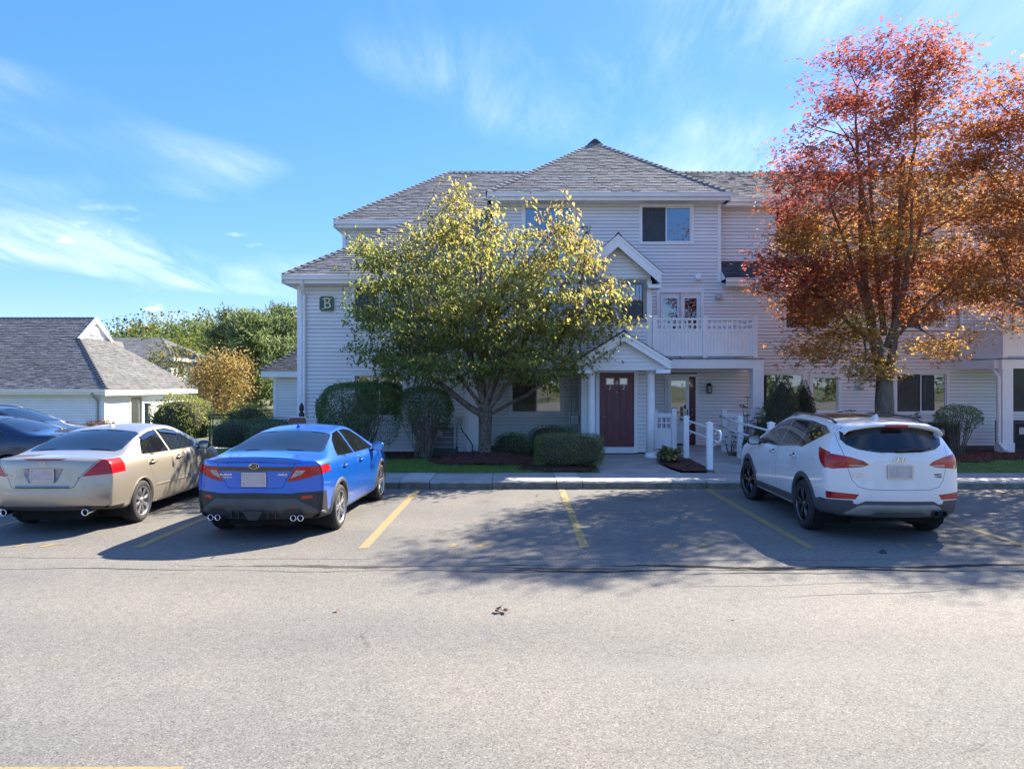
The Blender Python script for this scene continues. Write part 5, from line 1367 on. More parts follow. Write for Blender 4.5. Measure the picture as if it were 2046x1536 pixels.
GREENS = [(0.0, (0.05, 0.09, 0.035)), (0.4, (0.105, 0.19, 0.06)), (0.75, (0.17, 0.275, 0.08)), (1.0, (0.28, 0.33, 0.11))]
YGREENS = [(0.0, (0.10, 0.14, 0.04)), (0.35, (0.20, 0.25, 0.06)), (0.7, (0.36, 0.35, 0.09)), (1.0, (0.50, 0.42, 0.17))]
def clipped(name, label, c, r, n, seed, e=3.0, leaf=(0.022, 0.042), pal=GREENS, group=None, zmin=None, stems=0, ragged=0.0, holes=0.0, core=True, cat='shrub', rough=0.05, bare=None, lm='leaf_matte'):
    """clipped shrub: leaf shell over a twiggy core; c is the centre, r the half sizes"""
    rs = np.random.default_rng(seed); c = np.array(c); r = np.array(r)
    root = thing(name, label, cat, (c[0], c[1], 0.18), world=True, group=group)
    p, nn = superpt(rs, n, e)
    bulge = 1 + rough * np.sin(p[:, 0] * 6 + seed) * np.cos(p[:, 1] * 5 + p[:, 2] * 7)
    depth = rs.uniform(0, 1, n) ** 2.2 * 0.14
    P = c + p * r * bulge[:, None] - nn * depth[:, None] + rs.normal(0, 0.008, (n, 3))
    keep = np.ones(n, bool)
    if zmin is not None:
        lim = zmin + ragged * (np.sin(P[:, 0] * 9 + seed) * 0.5 + np.sin(P[:, 0] * 23 + P[:, 1] * 11) * 0.3 + rs.normal(0, 0.35, n)); keep &= P[:, 2] > lim
    if holes: keep &= (np.sin(P[:, 0] * 13 + seed) * np.sin(P[:, 2] * 15) * np.sin(P[:, 1] * 9 + 1) < 1 - holes) | (rs.random(n) < 0.35)
    if bare is not None: keep &= ~(bare(P[:, 0], P[:, 2]) & (rs.random(n) < 0.86))
    keep &= P[:, 2] > 0.2
    stray = rs.random(n) < 0.035; P = P + nn * (stray * rs.uniform(0.02, 0.10, n))[:, None]
    P = P[keep]; nn = nn[keep]; m_ = len(P)
    D = unit(nn * np.array([1, 1, 0.6]) + rs.normal(0, 0.75, (m_, 3)) + np.array([0, 0, 0.35])); N = unit(nn + rs.normal(0, 0.6, (m_, 3)))
    L = rs.uniform(*leaf, m_); W = L * rs.uniform(0.45, 0.7, m_)
    t = rs.normal(0.40, 0.2, m_) + 0.12 * nn[:, 2] + 0.1 * np.sin(P[:, 0] * 5 + seed) * np.sin(P[:, 2] * 6)
    leaves('foliage', P, D, N, L, W, ramp_cols(t, pal), lm, root)
    if core:
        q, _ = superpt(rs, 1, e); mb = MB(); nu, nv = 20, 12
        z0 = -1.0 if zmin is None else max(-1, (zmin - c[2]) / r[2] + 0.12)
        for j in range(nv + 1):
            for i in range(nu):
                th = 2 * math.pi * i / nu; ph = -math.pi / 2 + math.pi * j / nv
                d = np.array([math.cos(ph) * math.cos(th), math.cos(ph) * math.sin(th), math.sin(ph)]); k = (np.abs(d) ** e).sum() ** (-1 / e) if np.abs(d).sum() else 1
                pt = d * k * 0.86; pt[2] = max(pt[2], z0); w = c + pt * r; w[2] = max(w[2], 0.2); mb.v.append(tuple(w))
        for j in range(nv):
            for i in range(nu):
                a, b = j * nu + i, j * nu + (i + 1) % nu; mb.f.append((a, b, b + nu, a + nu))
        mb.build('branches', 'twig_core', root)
    if stems:
        st = MB(); rr = random.Random(seed)
        for k in range(stems):
            a = rr.uniform(0, 6.28); q = rr.uniform(0.02, 0.3)
            b0 = (c[0] + q * r[0] * math.cos(a), c[1] + q * r[1] * math.sin(a) * 0.6, 0.2)
            q2 = rr.uniform(0.25, 0.95); top = (c[0] + q2 * r[0] * math.cos(a + rr.uniform(-0.4, 0.4)), c[1] + q2 * r[1] * math.sin(a), c[2] + r[2] * rr.uniform(-0.1, 0.75))
            w = wobble(b0, top, 6, 0.08, 0.05, rr); st.tube(w, [0.014 - 0.0016 * i for i in range(7)], 5, caps=False)
            for _ in range(4):
                s = w[rr.randint(2, 5)]; e2 = s + Vector((rr.uniform(-0.3, 0.3), rr.uniform(-0.2, 0.2), rr.uniform(0.15, 0.45))); st.tube(wobble(s, e2, 3, 0.1, 0, rr), [0.006, 0.005, 0.004, 0.002], 4, caps=False)
        st.build('stems', 'bark', root, smooth=True)
    return root

clipped('tall_shrub', 'large dense round-cornered evergreen shrub covering the lower window of the left wing', (-3.93, 18.7, 1.28), (1.03, 0.75, 0.86), 26000, 1, 3.2, zmin=0.5, ragged=0.3, stems=64, rough=0.03, core=False, leaf=(0.03, 0.055), bare=lambda x, z: z < 0.55 + 0.85 * np.clip((x + 4.25) / 0.9, 0, 1) + 0.1 * np.sin(x * 19))
clipped('leggy_shrub', 'leggy vase-shaped shrub with bare lower stems in front of the condenser unit', (-2.28, 18.65, 1.42), (0.74, 0.6, 0.62), 12000, 2, 2.6, zmin=1.2, ragged=0.4, leaf=(0.03, 0.055), stems=46, holes=0.15, core=False, rough=0.06)
# solid inner twig mass of the tall shrub stays above its bare stems
clipped('low_round_shrub', 'small clipped round shrub beside the dogwood mound under the recessed window', (0.02, 18.75, 0.50), (0.46, 0.42, 0.34), 4200, 3, 2.7)
clipped('low_shrub', 'flat-topped low shrub against the wall beside the gas meter', (1.07, 19.35, 0.62), (0.62, 0.42, 0.38), 4600, 4, 2.8)
clipped('box_hedge', 'rectangular clipped hedge with browning front beside the entrance walk', (1.30, 16.65, 0.60), (0.76, 0.43, 0.36), 16000, 5, 7.0, leaf=(0.016, 0.032), pal=[(0.0, (0.09, 0.11, 0.045)), (0.35, (0.15, 0.21, 0.06)), (0.7, (0.24, 0.28, 0.085)), (0.9, (0.30, 0.21, 0.11)), (1.0, (0.36, 0.24, 0.15))], holes=0.1, stems=10)
clipped('round_hedge', 'dark clipped hedge mound standing closest to the lawn path end', (-8.55, 22.2, 0.50), (0.62, 0.55, 0.52), 5200, 6, 3.0)
clipped('long_hedge', 'long low dark hedge mound along the wing end behind the blue sedan', (-6.55, 20.6, 0.55), (0.95, 0.6, 0.5), 6000, 7, 2.8)
clipped('far_hedge', 'low dark hedge in front of the one-storey annex wall', (-9.0, 26.8, 0.35), (1.0, 0.5, 0.55), 4200, 8, 3.0)
clipped('yellow_hedge', 'tall loose yellow-green hedge by the low white building wall', (-11.9, 26.0, 0.45), (1.05, 0.8, 1.22), 9000, 9, 2.6, leaf=(0.04, 0.085), pal=YGREENS, rough=0.14, holes=0.2, lm='leaf')
clipped('sloping_hedge', 'lower sunlit yellow-green hedge continuing behind the black fence gate', (-10.4, 28.6, 0.3), (1.0, 0.8, 1.0), 6500, 10, 2.2, leaf=(0.04, 0.085), pal=YGREENS, rough=0.1, lm='leaf')
clipped('rusty_shrub', 'small rust-brown shrub beside the low white building corner', (-14.2, 25.0, 0.45), (0.62, 0.5, 0.40), 3200, 11, 2.4, leaf=(0.03, 0.06), pal=[(0, (0.10, 0.03, 0.015)), (0.5, (0.19, 0.06, 0.03)), (1, (0.30, 0.13, 0.07))], rough=0.12)

# ---------------------------------------------------------------- dwarf spruces
def spruce(name, label, x, y, h, rad, n, seed, pal):
    rs = np.random.default_rng(seed); root = thing(name, label, 'shrub', (x, y, 0.2), world=True)
    MB().tube([(x, y, 0.15), (x, y, 0.2 + h * 0.9)], [0.07, 0.01], 7).build('trunk', 'bark', root)
    u = rs.random(n) ** 0.62; z = 1 - u          # more at the base
    a = rs.uniform(0, 6.28, n)
    prof = np.minimum(1, (1 - z) ** 0.6 * 1.1) * (1 - 0.25 * np.clip(0.15 - z, 0, 1) / 0.15)
    lump = 1 + 0.10 * np.sin(a * 5 + z * 17 + seed) + 0.07 * np.sin(a * 11 - z * 29)
    rr = rad * prof * lump * (1 - 0.22 * rs.random(n) ** 2)
    P = np.stack([x + rr * np.cos(a), y + rr * np.sin(a), 0.22 + z * h], 1)
    D = np.stack([np.cos(a), np.sin(a), rs.uniform(0.1, 1.3, n)], 1) + rs.normal(0, 0.35, (n, 3)); N = rs.normal(0, 1, (n, 3)); L = rs.uniform(0.03, 0.06, n); W = L * 0.42
    leaves('foliage', P, D, N, L, W, ramp_cols(rs.normal(0.45, 0.22, n) + 0.12 * np.sin(a * 7 + z * 23), pal), 'needle', root)
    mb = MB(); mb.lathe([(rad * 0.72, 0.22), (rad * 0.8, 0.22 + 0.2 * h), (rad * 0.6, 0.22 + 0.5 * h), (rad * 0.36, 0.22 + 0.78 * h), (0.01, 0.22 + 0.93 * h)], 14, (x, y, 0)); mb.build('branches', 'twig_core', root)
SPR = [(0, (0.075, 0.075, 0.035)), (0.5, (0.15, 0.145, 0.06)), (1, (0.24, 0.21, 0.09))]
spruce('dwarf_spruce', 'broad brownish cone-shaped dwarf spruce beside the ramp end post', (1562 - 1023) * 18.4 / 1450, 18.4, 2.1, 0.66, 11000, 41, SPR)
spruce('dark_dwarf_spruce', 'narrow darker dwarf spruce standing close behind the broad spruce', (1606 - 1023) * 19.2 / 1450, 19.2, 2.0, 0.42, 6500, 42, [(0, (0.045, 0.07, 0.03)), (0.5, (0.085, 0.125, 0.05)), (1, (0.15, 0.18, 0.07))])
clipped('spreading_juniper', 'low spreading green conifer at the foot of the broad spruce', ((1512 - 1023) * 17.4 / 1450, 17.5, 0.50), (0.26, 0.4, 0.34), 3400, 43, 2.2, leaf=(0.03, 0.06), pal=[(0, (0.02, 0.04, 0.015)), (0.5, (0.04, 0.085, 0.025)), (1, (0.09, 0.14, 0.04))], rough=0.12)

# ---------------------------------------------------------------- broadleaf evergreens along the wall
def rhodo(label, c, r, nwh, seed, leaf=(0.09, 0.15), name='rhododendron', pal=None):
    rs = np.random.default_rng(seed); root = thing(name, label, 'shrub', (c[0], c[1], 0.2), world=True)
    pal = pal or [(0, (0.03, 0.06, 0.025)), (0.5, (0.055, 0.105, 0.035)), (0.85, (0.10, 0.15, 0.05)), (1, (0.2, 0.17, 0.07))]
    st = MB(); P = []; D = []; N = []
    rr = random.Random(seed)
    for p in blob_points(rs, c, r, nwh, 0.6):
        if p[2] < 0.3: p[2] = 0.3 + rs.random() * 0.2
        st.tube(wobble((c[0] + rs.uniform(-0.3, 0.3) * r[0], c[1], 0.2), tuple(p), 5, 0.1, 0.06, rr), [0.014, 0.012, 0.01, 0.008, 0.006, 0.005], 4, caps=False)
        k = rr.randint(6, 10); off = rr.uniform(0, 6)
        for i in range(k):
            a = off + 6.28 * i / k + rr.uniform(-0.2, 0.2); dz = rr.uniform(-0.35, 0.45)
            P.append(p); D.append((math.cos(a), math.sin(a), dz)); N.append((-math.cos(a) * dz + rr.uniform(-0.2, 0.2), -math.sin(a) * dz + rr.uniform(-0.2, 0.2), 1))
    P, D, N = np.array(P), np.array(D), np.array(N); n = len(P); L = rs.uniform(*leaf, n)
    leaves('foliage', P, D, N, L, L * 0.3, ramp_cols(rs.normal(0.45, 0.22, n), pal), 'leaf_matte', root); st.build('stems', 'bark', root, smooth=True)
X = lambda x, d: (x - 1023) * d / 1450
rhodo('leathery broadleaf evergreen rising behind the ramp rail beside the balcony post', (X(1505, 19.3), 19.3, 1.15), (0.42, 0.35, 0.70), 34, 51)
rhodo('row of glossy evergreen leaves under the narrow cream-blinded window', (X(1700, 19.5), 19.5, 0.95), (0.75, 0.45, 0.55), 70, 52)
rhodo('rounded green evergreen shrub against the maple trunk under the wide window', (X(1825, 18.6), 18.6, 0.85), (0.52, 0.45, 0.55), 95, 53, (0.06, 0.11))
clipped('wall_shrub', 'small leggy rounded shrub beside the dark condenser unit', (X(1915, 19.4), 19.4, 1.18), (0.58, 0.42, 0.36), 3400, 54, 2.4, zmin=0.95, ragged=0.3, stems=20, holes=0.2, core=False, leaf=(0.03, 0.055))
rhodo('sprawling small seedling with few whorled leaves beside the ramp panel', (X(1460, 18.9), 18.9, 0.62), (0.22, 0.2, 0.25), 9, 55, (0.06, 0.11), 'seedling')

# ---------------------------------------------------------------- hosta clump: every leaf its own piece
def hosta():
    cx, cy = X(1336, 17.75), 17.75
    root = thing('hosta_plant', 'variegated yellowing hosta clump in mulch between porch column and ramp', 'plant', (cx, cy, 0.2))
    M['hosta'] = mat('hosta_leaf', (0.10, 0.13, 0.03), 0.45, var=0.5, vscale=9)
    M['hosta_pale'] = mat('pale_hosta_leaf', (0.42, 0.36, 0.13), 0.5, var=0.35, vscale=9)
    rs = random.Random(9)
    def leaf_mesh():
        n = 6; v = []; f = []
        for i in range(n + 1):
            t = i / n; w = 0.42 * math.sin(math.pi * min(1, t * 0.94 + 0.06)) ** 0.8; y = t; z = 0.34 * math.sin(t * 2.3) - 0.30 * t * t
            v += [(-w, y, z + 0.10 * w), (0, y, z - 0.03), (w, y, z + 0.10 * w)]
            if i: o = 3 * i; f += [(o - 3, o - 2, o + 1, o), (o - 2, o - 1, o + 2, o + 1)]
        return v, f
    v, f = leaf_mesh(); base = {}
    for k in range(88):
        a = rs.uniform(0, 6.28); d = rs.uniform(0.02, 0.2); L = rs.uniform(0.12, 0.24); el = rs.uniform(0.0, 0.9)
        key = 'hosta_pale' if rs.random() < 0.42 else 'hosta'
        if key not in base:
            o = MB().add(v, f).build('leaf', key, root, smooth=True); base[key] = o
        else:
            o = base[key].copy(); COL.objects.link(o); o.parent = root
        o.location = (d * 1.3 * math.cos(a), d * math.sin(a), 0.05 + rs.uniform(0, 0.22)); o.scale = (L * rs.uniform(0.6, 1), L, L); o.rotation_euler = (el, rs.uniform(-0.4, 0.4), a - math.pi / 2)
    st = MB()
    for k in range(26):
        a = rs.uniform(0, 6.28); st.tube([(0, 0, -0.05), (0.1 * math.cos(a), 0.1 * math.sin(a), 0.12), (0.22 * math.cos(a), 0.2 * math.sin(a), 0.2)], [0.006, 0.005, 0.004], 4, caps=False)
    st.build('stalks', 'hosta', root)
hosta()

# ---------------------------------------------------------------- far trees
def pine(label, x, y, z0, h, rad, n_br, seed, pal, clear=0.2, name='pine_tree', group=None, per=55, ln=(0.25, 0.5)):
    rs = np.random.default_rng(seed); rr = random.Random(seed)
    root = thing(name, label, 'tree', (x, y, z0), world=True, group=group)
    T = Tree(root, 'bark', seed); lean = rr.uniform(-0.3, 0.3)
    T.wood.tube([(x, y, z0 - 0.2), (x + 0.1, y, z0 + h * 0.35), (x + lean, y, z0 + h * 0.7), (x + lean, y, z0 + h)], [0.28 * h / 12, 0.22 * h / 12, 0.12 * h / 12, 0.02], 9, caps=False)
    P = []
    for b in range(n_br):
        t = clear + (1 - clear) * (b + rr.random()) / n_br; a = rr.uniform(0, 6.28)
        reach = rad * (math.sin(math.pi * min(1, 0.25 + 0.75 * (1 - t))) ** 0.7) * rr.uniform(0.65, 1.1) * (1.05 - 0.55 * t)
        s = Vector((x + lean * t, y, z0 + h * t)); e = s + Vector((math.cos(a) * reach, math.sin(a) * reach, reach * rr.uniform(0.05, 0.45)))
        w = wobble(s, e, 5, 0.06, 0.04, rr); T.wood.tube(w, [0.05, 0.04, 0.03, 0.025, 0.02, 0.012], 4, caps=False)
        for q in range(5):
            k = rr.uniform(0.3, 1.05); c = s.lerp(e, k) + Vector((rr.uniform(-0.4, 0.4), rr.uniform(-0.4, 0.4), rr.uniform(0, 0.45)))
            P.append(np.array(c) + rs.normal(0, 1, (per // 5, 3)) * np.array([0.30, 0.30, 0.2]))
    P = np.concatenate(P); n = len(P); D = rs.normal(0, 1, (n, 3)) * np.array([1, 1, 0.7]) + np.array([0, 0, 0.7]); N = rs.normal(0, 1, (n, 3)); L = rs.uniform(*ln, n)
    T.finish(); leaves('crown', P, D, N, L, L * 0.2, ramp_cols(rs.normal(0.5, 0.22, n), pal), 'needle', root)
PINE = [(0, (0.09, 0.14, 0.05)), (0.5, (0.19, 0.25, 0.09)), (1, (0.32, 0.34, 0.14))]
pine('soft green white pine with visible trunk behind the yellow-green hedge', X(508, 46), 46, -0.6, 6.6, 3.0, 70, 61, PINE, 0.22, per=120)
pine('taller feathery pine close to the building corner beyond the annex roof', X(560, 60), 60, -0.6, 8.6, 3.0, 70, 62, PINE, 0.25, per=110)
pine('dark slender pine between the round-crowned woods and the feathery pines', X(455, 62), 62, -0.6, 8.4, 2.5, 55, 63, [(0, (0.07, 0.11, 0.04)), (0.5, (0.14, 0.19, 0.07)), (1, (0.24, 0.26, 0.10))], 0.2, per=90)

def round_tree(name, label, base, d0, blobs, seed, pal, leaf, per, trunk_r=0.14, bark='bark', split=1.0, m='leaf'):
    rs = np.random.default_rng(seed); root = thing(name, label, 'tree', base, world=True); T = Tree(root, bark, seed); bx, by, bz = base
    T.limb((bx, by, bz - 0.1), (bx + 0.05, by, bz + split), trunk_r, trunk_r * 0.7, 4, 0.03, 0, 8)
    top = Vector((bx + 0.05, by, bz + split)); cl = []
    for (x, y, rx, ry, dep, n) in blobs:
        c = px(x, y, d0); T.limb(top, (c[0], d0, c[1]), trunk_r * 0.5, 0.02, 6, 0.08, 0.02, 6)
        cl += blob_points(rs, (c[0], d0, c[1]), (rx * d0 / 1450, dep, ry * d0 / 1450), n, 0.6)
    P = []
    for c in cl:
        T.twig(c, 0.01); P.append(c + rs.normal(0, 1, (per, 3)) * np.array([0.3, 0.3, 0.22]))
    P = np.concatenate(P); n = len(P); D = rs.normal(0, 1, (n, 3)); D[:, 2] -= 0.3; N = rs.normal(0, 0.6, (n, 3)); N[:, 2] += 1; L = rs.uniform(*leaf, n)
    lum = np.repeat(rs.normal(0, 0.12, len(cl)), per)
    T.finish(); leaves('crown', P, D, N, L, L * 0.65, ramp_cols(rs.normal(0.5, 0.17, n) + lum, pal), m, root)
round_tree('rusty_ornamental_tree', 'rounded golden-brown ornamental tree behind the yellow-green hedge', (X(445, 33), 33, -0.5), 33, [(440, 770, 55, 50, 1.3, 60), (415, 745, 34, 34, 0.9, 26), (470, 745, 32, 38, 0.9, 26), (445, 725, 45, 22, 0.9, 24), (455, 800, 40, 26, 0.9, 20)], 71,
           [(0, (0.17, 0.16, 0.04)), (0.4, (0.30, 0.22, 0.06)), (0.7, (0.38, 0.24, 0.09)), (1, (0.42, 0.30, 0.14))], (0.08, 0.14), 34, 0.12)
round_tree('yellowing_young_tree', 'thin young tree with yellowing leaves beside the far pale house', (X(335, 40), 40, -0.5), 40, [(318, 712, 20, 22, 0.7, 16), (352, 735, 20, 36, 0.8, 22), (370, 700, 22, 18, 0.7, 12), (335, 745, 20, 20, 0.6, 10)], 72,
           [(0, (0.05, 0.08, 0.02)), (0.5, (0.14, 0.15, 0.03)), (1, (0.36, 0.27, 0.05))], (0.10, 0.17), 22, 0.08)

# woods on the rise behind everything: one mass of crowns
def woods(name, label, spots, seed, leaf, per, pal):
    rs = np.random.default_rng(seed); P = []; Cv = []; tr = MB()
    for (x, y, z, r, h) in spots:
        nb = 9
        tr.tube([(x, y, z - 0.5), (x + rs.uniform(-0.3, 0.3), y, z + h * 0.55)], [0.22, 0.12], 5, caps=False)
        hue = rs.normal(0.45, 0.2)
        for k in range(nb):
            c = np.array([x, y, z + h * 0.62]) + rs.normal(0, 1, 3) * np.array([r * 0.5, r * 0.5, h * 0.16])
            q = unit(rs.normal(0, 1, (per, 3))) * (0.55 + 0.45 * rs.random((per, 1))) * np.array([r * 0.5, r * 0.5, r * 0.42])
            P.append(c + q); Cv.append(np.full(per, hue) + rs.normal(0, 0.08) + rs.normal(0, 0.09, per) + 0.1 * q[:, 2] / r)
    P = np.concatenate(P); Cv = np.concatenate(Cv); n = len(P); D = rs.normal(0, 1, (n, 3)); N = rs.normal(0, 0.7, (n, 3)); N[:, 2] += 0.8; L = rs.uniform(*leaf, n)
    o = leaves(name, P, D, N, L, L * 0.75, ramp_cols(Cv, pal), 'leaf', None); tag(o, label, 'woods', kind='stuff')
    t = tr.build('trunks', 'bark', o); stuff(t)
rsW = random.Random(4)
spots = []
for k in range(80):
    y = rsW.uniform(84, 140); q = rsW.uniform(60, 640); x = X(q, y); spots.append((x, y, ground_z(x, y), rsW.uniform(3.2, 4.6), rsW.uniform(8.2, 10.2) if q > 215 else rsW.uniform(5.0, 6.0)))
for k in range(24):
    y = rsW.uniform(60, 84); x = X(rsW.uniform(180, 620), y); spots.append((x, y, ground_z(x, y), rsW.uniform(2.4, 3.4), rsW.uniform(5.5, 7.0)))
WOODS = [(0, (0.045, 0.075, 0.02)), (0.35, (0.08, 0.125, 0.028)), (0.65, (0.15, 0.175, 0.04)), (0.9, (0.30, 0.24, 0.05)), (1, (0.36, 0.17, 0.05))]
woods('woods', 'green and yellowing woods rising beyond the pale houses', spots, 81, (0.28, 0.55), 95, WOODS)
spots = []
for k in range(34):
    x = rsW.uniform(-70, 80); y = rsW.uniform(-62, -46); spots.append((x, y, -1.5, rsW.uniform(3.0, 4.4), rsW.uniform(6.0, 9.0)))
woods('woods', 'woods across the lot mirrored in the upper window panes', spots, 82, (0.3, 0.6), 60, WOODS)
# ================================================================== vehicles
def lerp_tab(tab, y):
    return float(np.interp(y, [t[0] for t in tab], [t[1] for t in tab]))

def car_shell(S):
    """half-section loft: K points from floor to centreline at each station, plus rear and front patches; mirrored and subdivided"""
    K = 13; kb = S['kb']; ys = S['ys']; crown = S.get('crown', 0.045); cd = S['cd']; cdf = S.get('cdf', 0.3)
    def section(y):
        w = lerp_tab(S['w'], y); zb = lerp_tab(S['zb'], y); b = lerp_tab(S['belt'], y); top = lerp_tab(S['top'], y); tb = lerp_tab(S['tb'], y) if isinstance(S['tb'], list) else S['tb']
        H = b - zb; cr = min(crown, max(0.02, (top - b) * 0.5)); h = max(0.0, top - cr - b); bw = S.get('bw', 0.925)
        p = [(0.5 * w, zb), (0.9 * w, zb), (0.965 * w, zb + 0.05), (0.99 * w, zb + 0.30 * H), (1.0 * w, zb + 0.62 * H), (0.978 * w, b - 0.075), (bw * w, b)]
        p.append((bw * w - 0.012 - tb * h * 0.5, b + max(0.006, 0.5 * h)))
        x8 = bw * w - 0.03 - tb * h; z8 = b + max(0.012, h)
        p.append((x8, z8))
        for f in (0.86, 0.62, 0.32, 0.0): p.append((x8 * f, z8 + (top - z8) * (1 - f * f)))
        return p
    G = []        # stations -> list of (x,y,z)
    for i, y in enumerate(ys):
        sec = section(y)
        if i == 0: G.append([(x, S['yr'](z) + cd if k <= kb else S['yr'](z) + cd * (x / sec[kb][0]) ** S.get('rp', 5), z) for k, (x, z) in enumerate(sec)])
        elif i == len(ys) - 1: G.append([(x, S['yf'](z) - cdf if k <= 6 else S['yf'](z) - cdf * (x / sec[6][0]) ** 3, z) for k, (x, z) in enumerate(sec)])
        else: G.append([(x, y, z) for x, z in sec])
    v = []; f = []; idx = {}
    def vid(p):
        key = (round(p[0], 5), round(p[1], 5), round(p[2], 5))
        if key not in idx: idx[key] = len(v); v.append(p)
        return idx[key]
    for i in range(len(G) - 1):
        for k in range(K - 1):
            f.append((vid(G[i][k]), vid(G[i][k + 1]), vid(G[i + 1][k + 1]), vid(G[i + 1][k])))
    def patch(g, yfun, c, kb_, rear, p):
        top = g[kb_:]; x0 = top[0][0]; rows = []
        for k in range(1, kb_ + 1):
            ox, oy, oz = g[k]; row = []
            for j, t in enumerate(top):
                fr = t[0] / x0; z = oz + (t[2] - top[0][2]) * (k / kb_) ** 4
                y = (yfun(z) + c * fr ** p) if rear else (yfun(z) - c * fr ** p)
                row.append((ox * fr, y, z) if j else g[k])
            rows.append(row)
        rows[-1] = top
        for a in range(len(rows) - 1):
            for j in range(len(top) - 1):
                q = (vid(rows[a][j]), vid(rows[a][j + 1]), vid(rows[a + 1][j + 1]), vid(rows[a + 1][j])); f.append(q[::-1] if rear else q)
    patch(G[0], S['yr'], cd, kb, True, S.get('rp', 5)); patch(G[-1], S['yf'], cdf, 6, False, 3)
    n = len(v); mirror = [i if abs(p[0]) < 1e-6 else None for i, p in enumerate(v)]
    for i, p in enumerate(list(v)):
        if mirror[i] is None: mirror[i] = len(v); v.append((-p[0], p[1], p[2]))
    f += [tuple(mirror[i] for i in q)[::-1] for q in list(f)]
    me = bpy.data.meshes.new('shell'); me.from_pydata(v, [], f); me.update()
    bm = bmesh.new(); bm.from_mesh(me); bmesh.ops.recalc_face_normals(bm, faces=bm.faces)
    up = sum(fc.normal.z * fc.calc_area() for fc in bm.faces if fc.calc_center_median().z > 0.9)
    if up < 0: bmesh.ops.reverse_faces(bm, faces=bm.faces)
    bm.to_mesh(me); bm.free()
    o = bpy.data.objects.new('shell', me); COL.objects.link(o)
    md = o.modifiers.new('s', 'SUBSURF'); md.levels = S.get('sub', 2); md.render_levels = S.get('sub', 2)
    ev = bpy.data.meshes.new_from_object(o.evaluated_get(bpy.context.evaluated_depsgraph_get()))
    bpy.data.objects.remove(o, do_unlink=True); bpy.data.meshes.remove(me)
    return ev

VIEWS = {'side': ((1, 2), 0), 'rear': ((0, 2), 1), 'top': ((0, 1), 2)}
def inpoly(poly, a, b):
    return pip(poly, a, b)

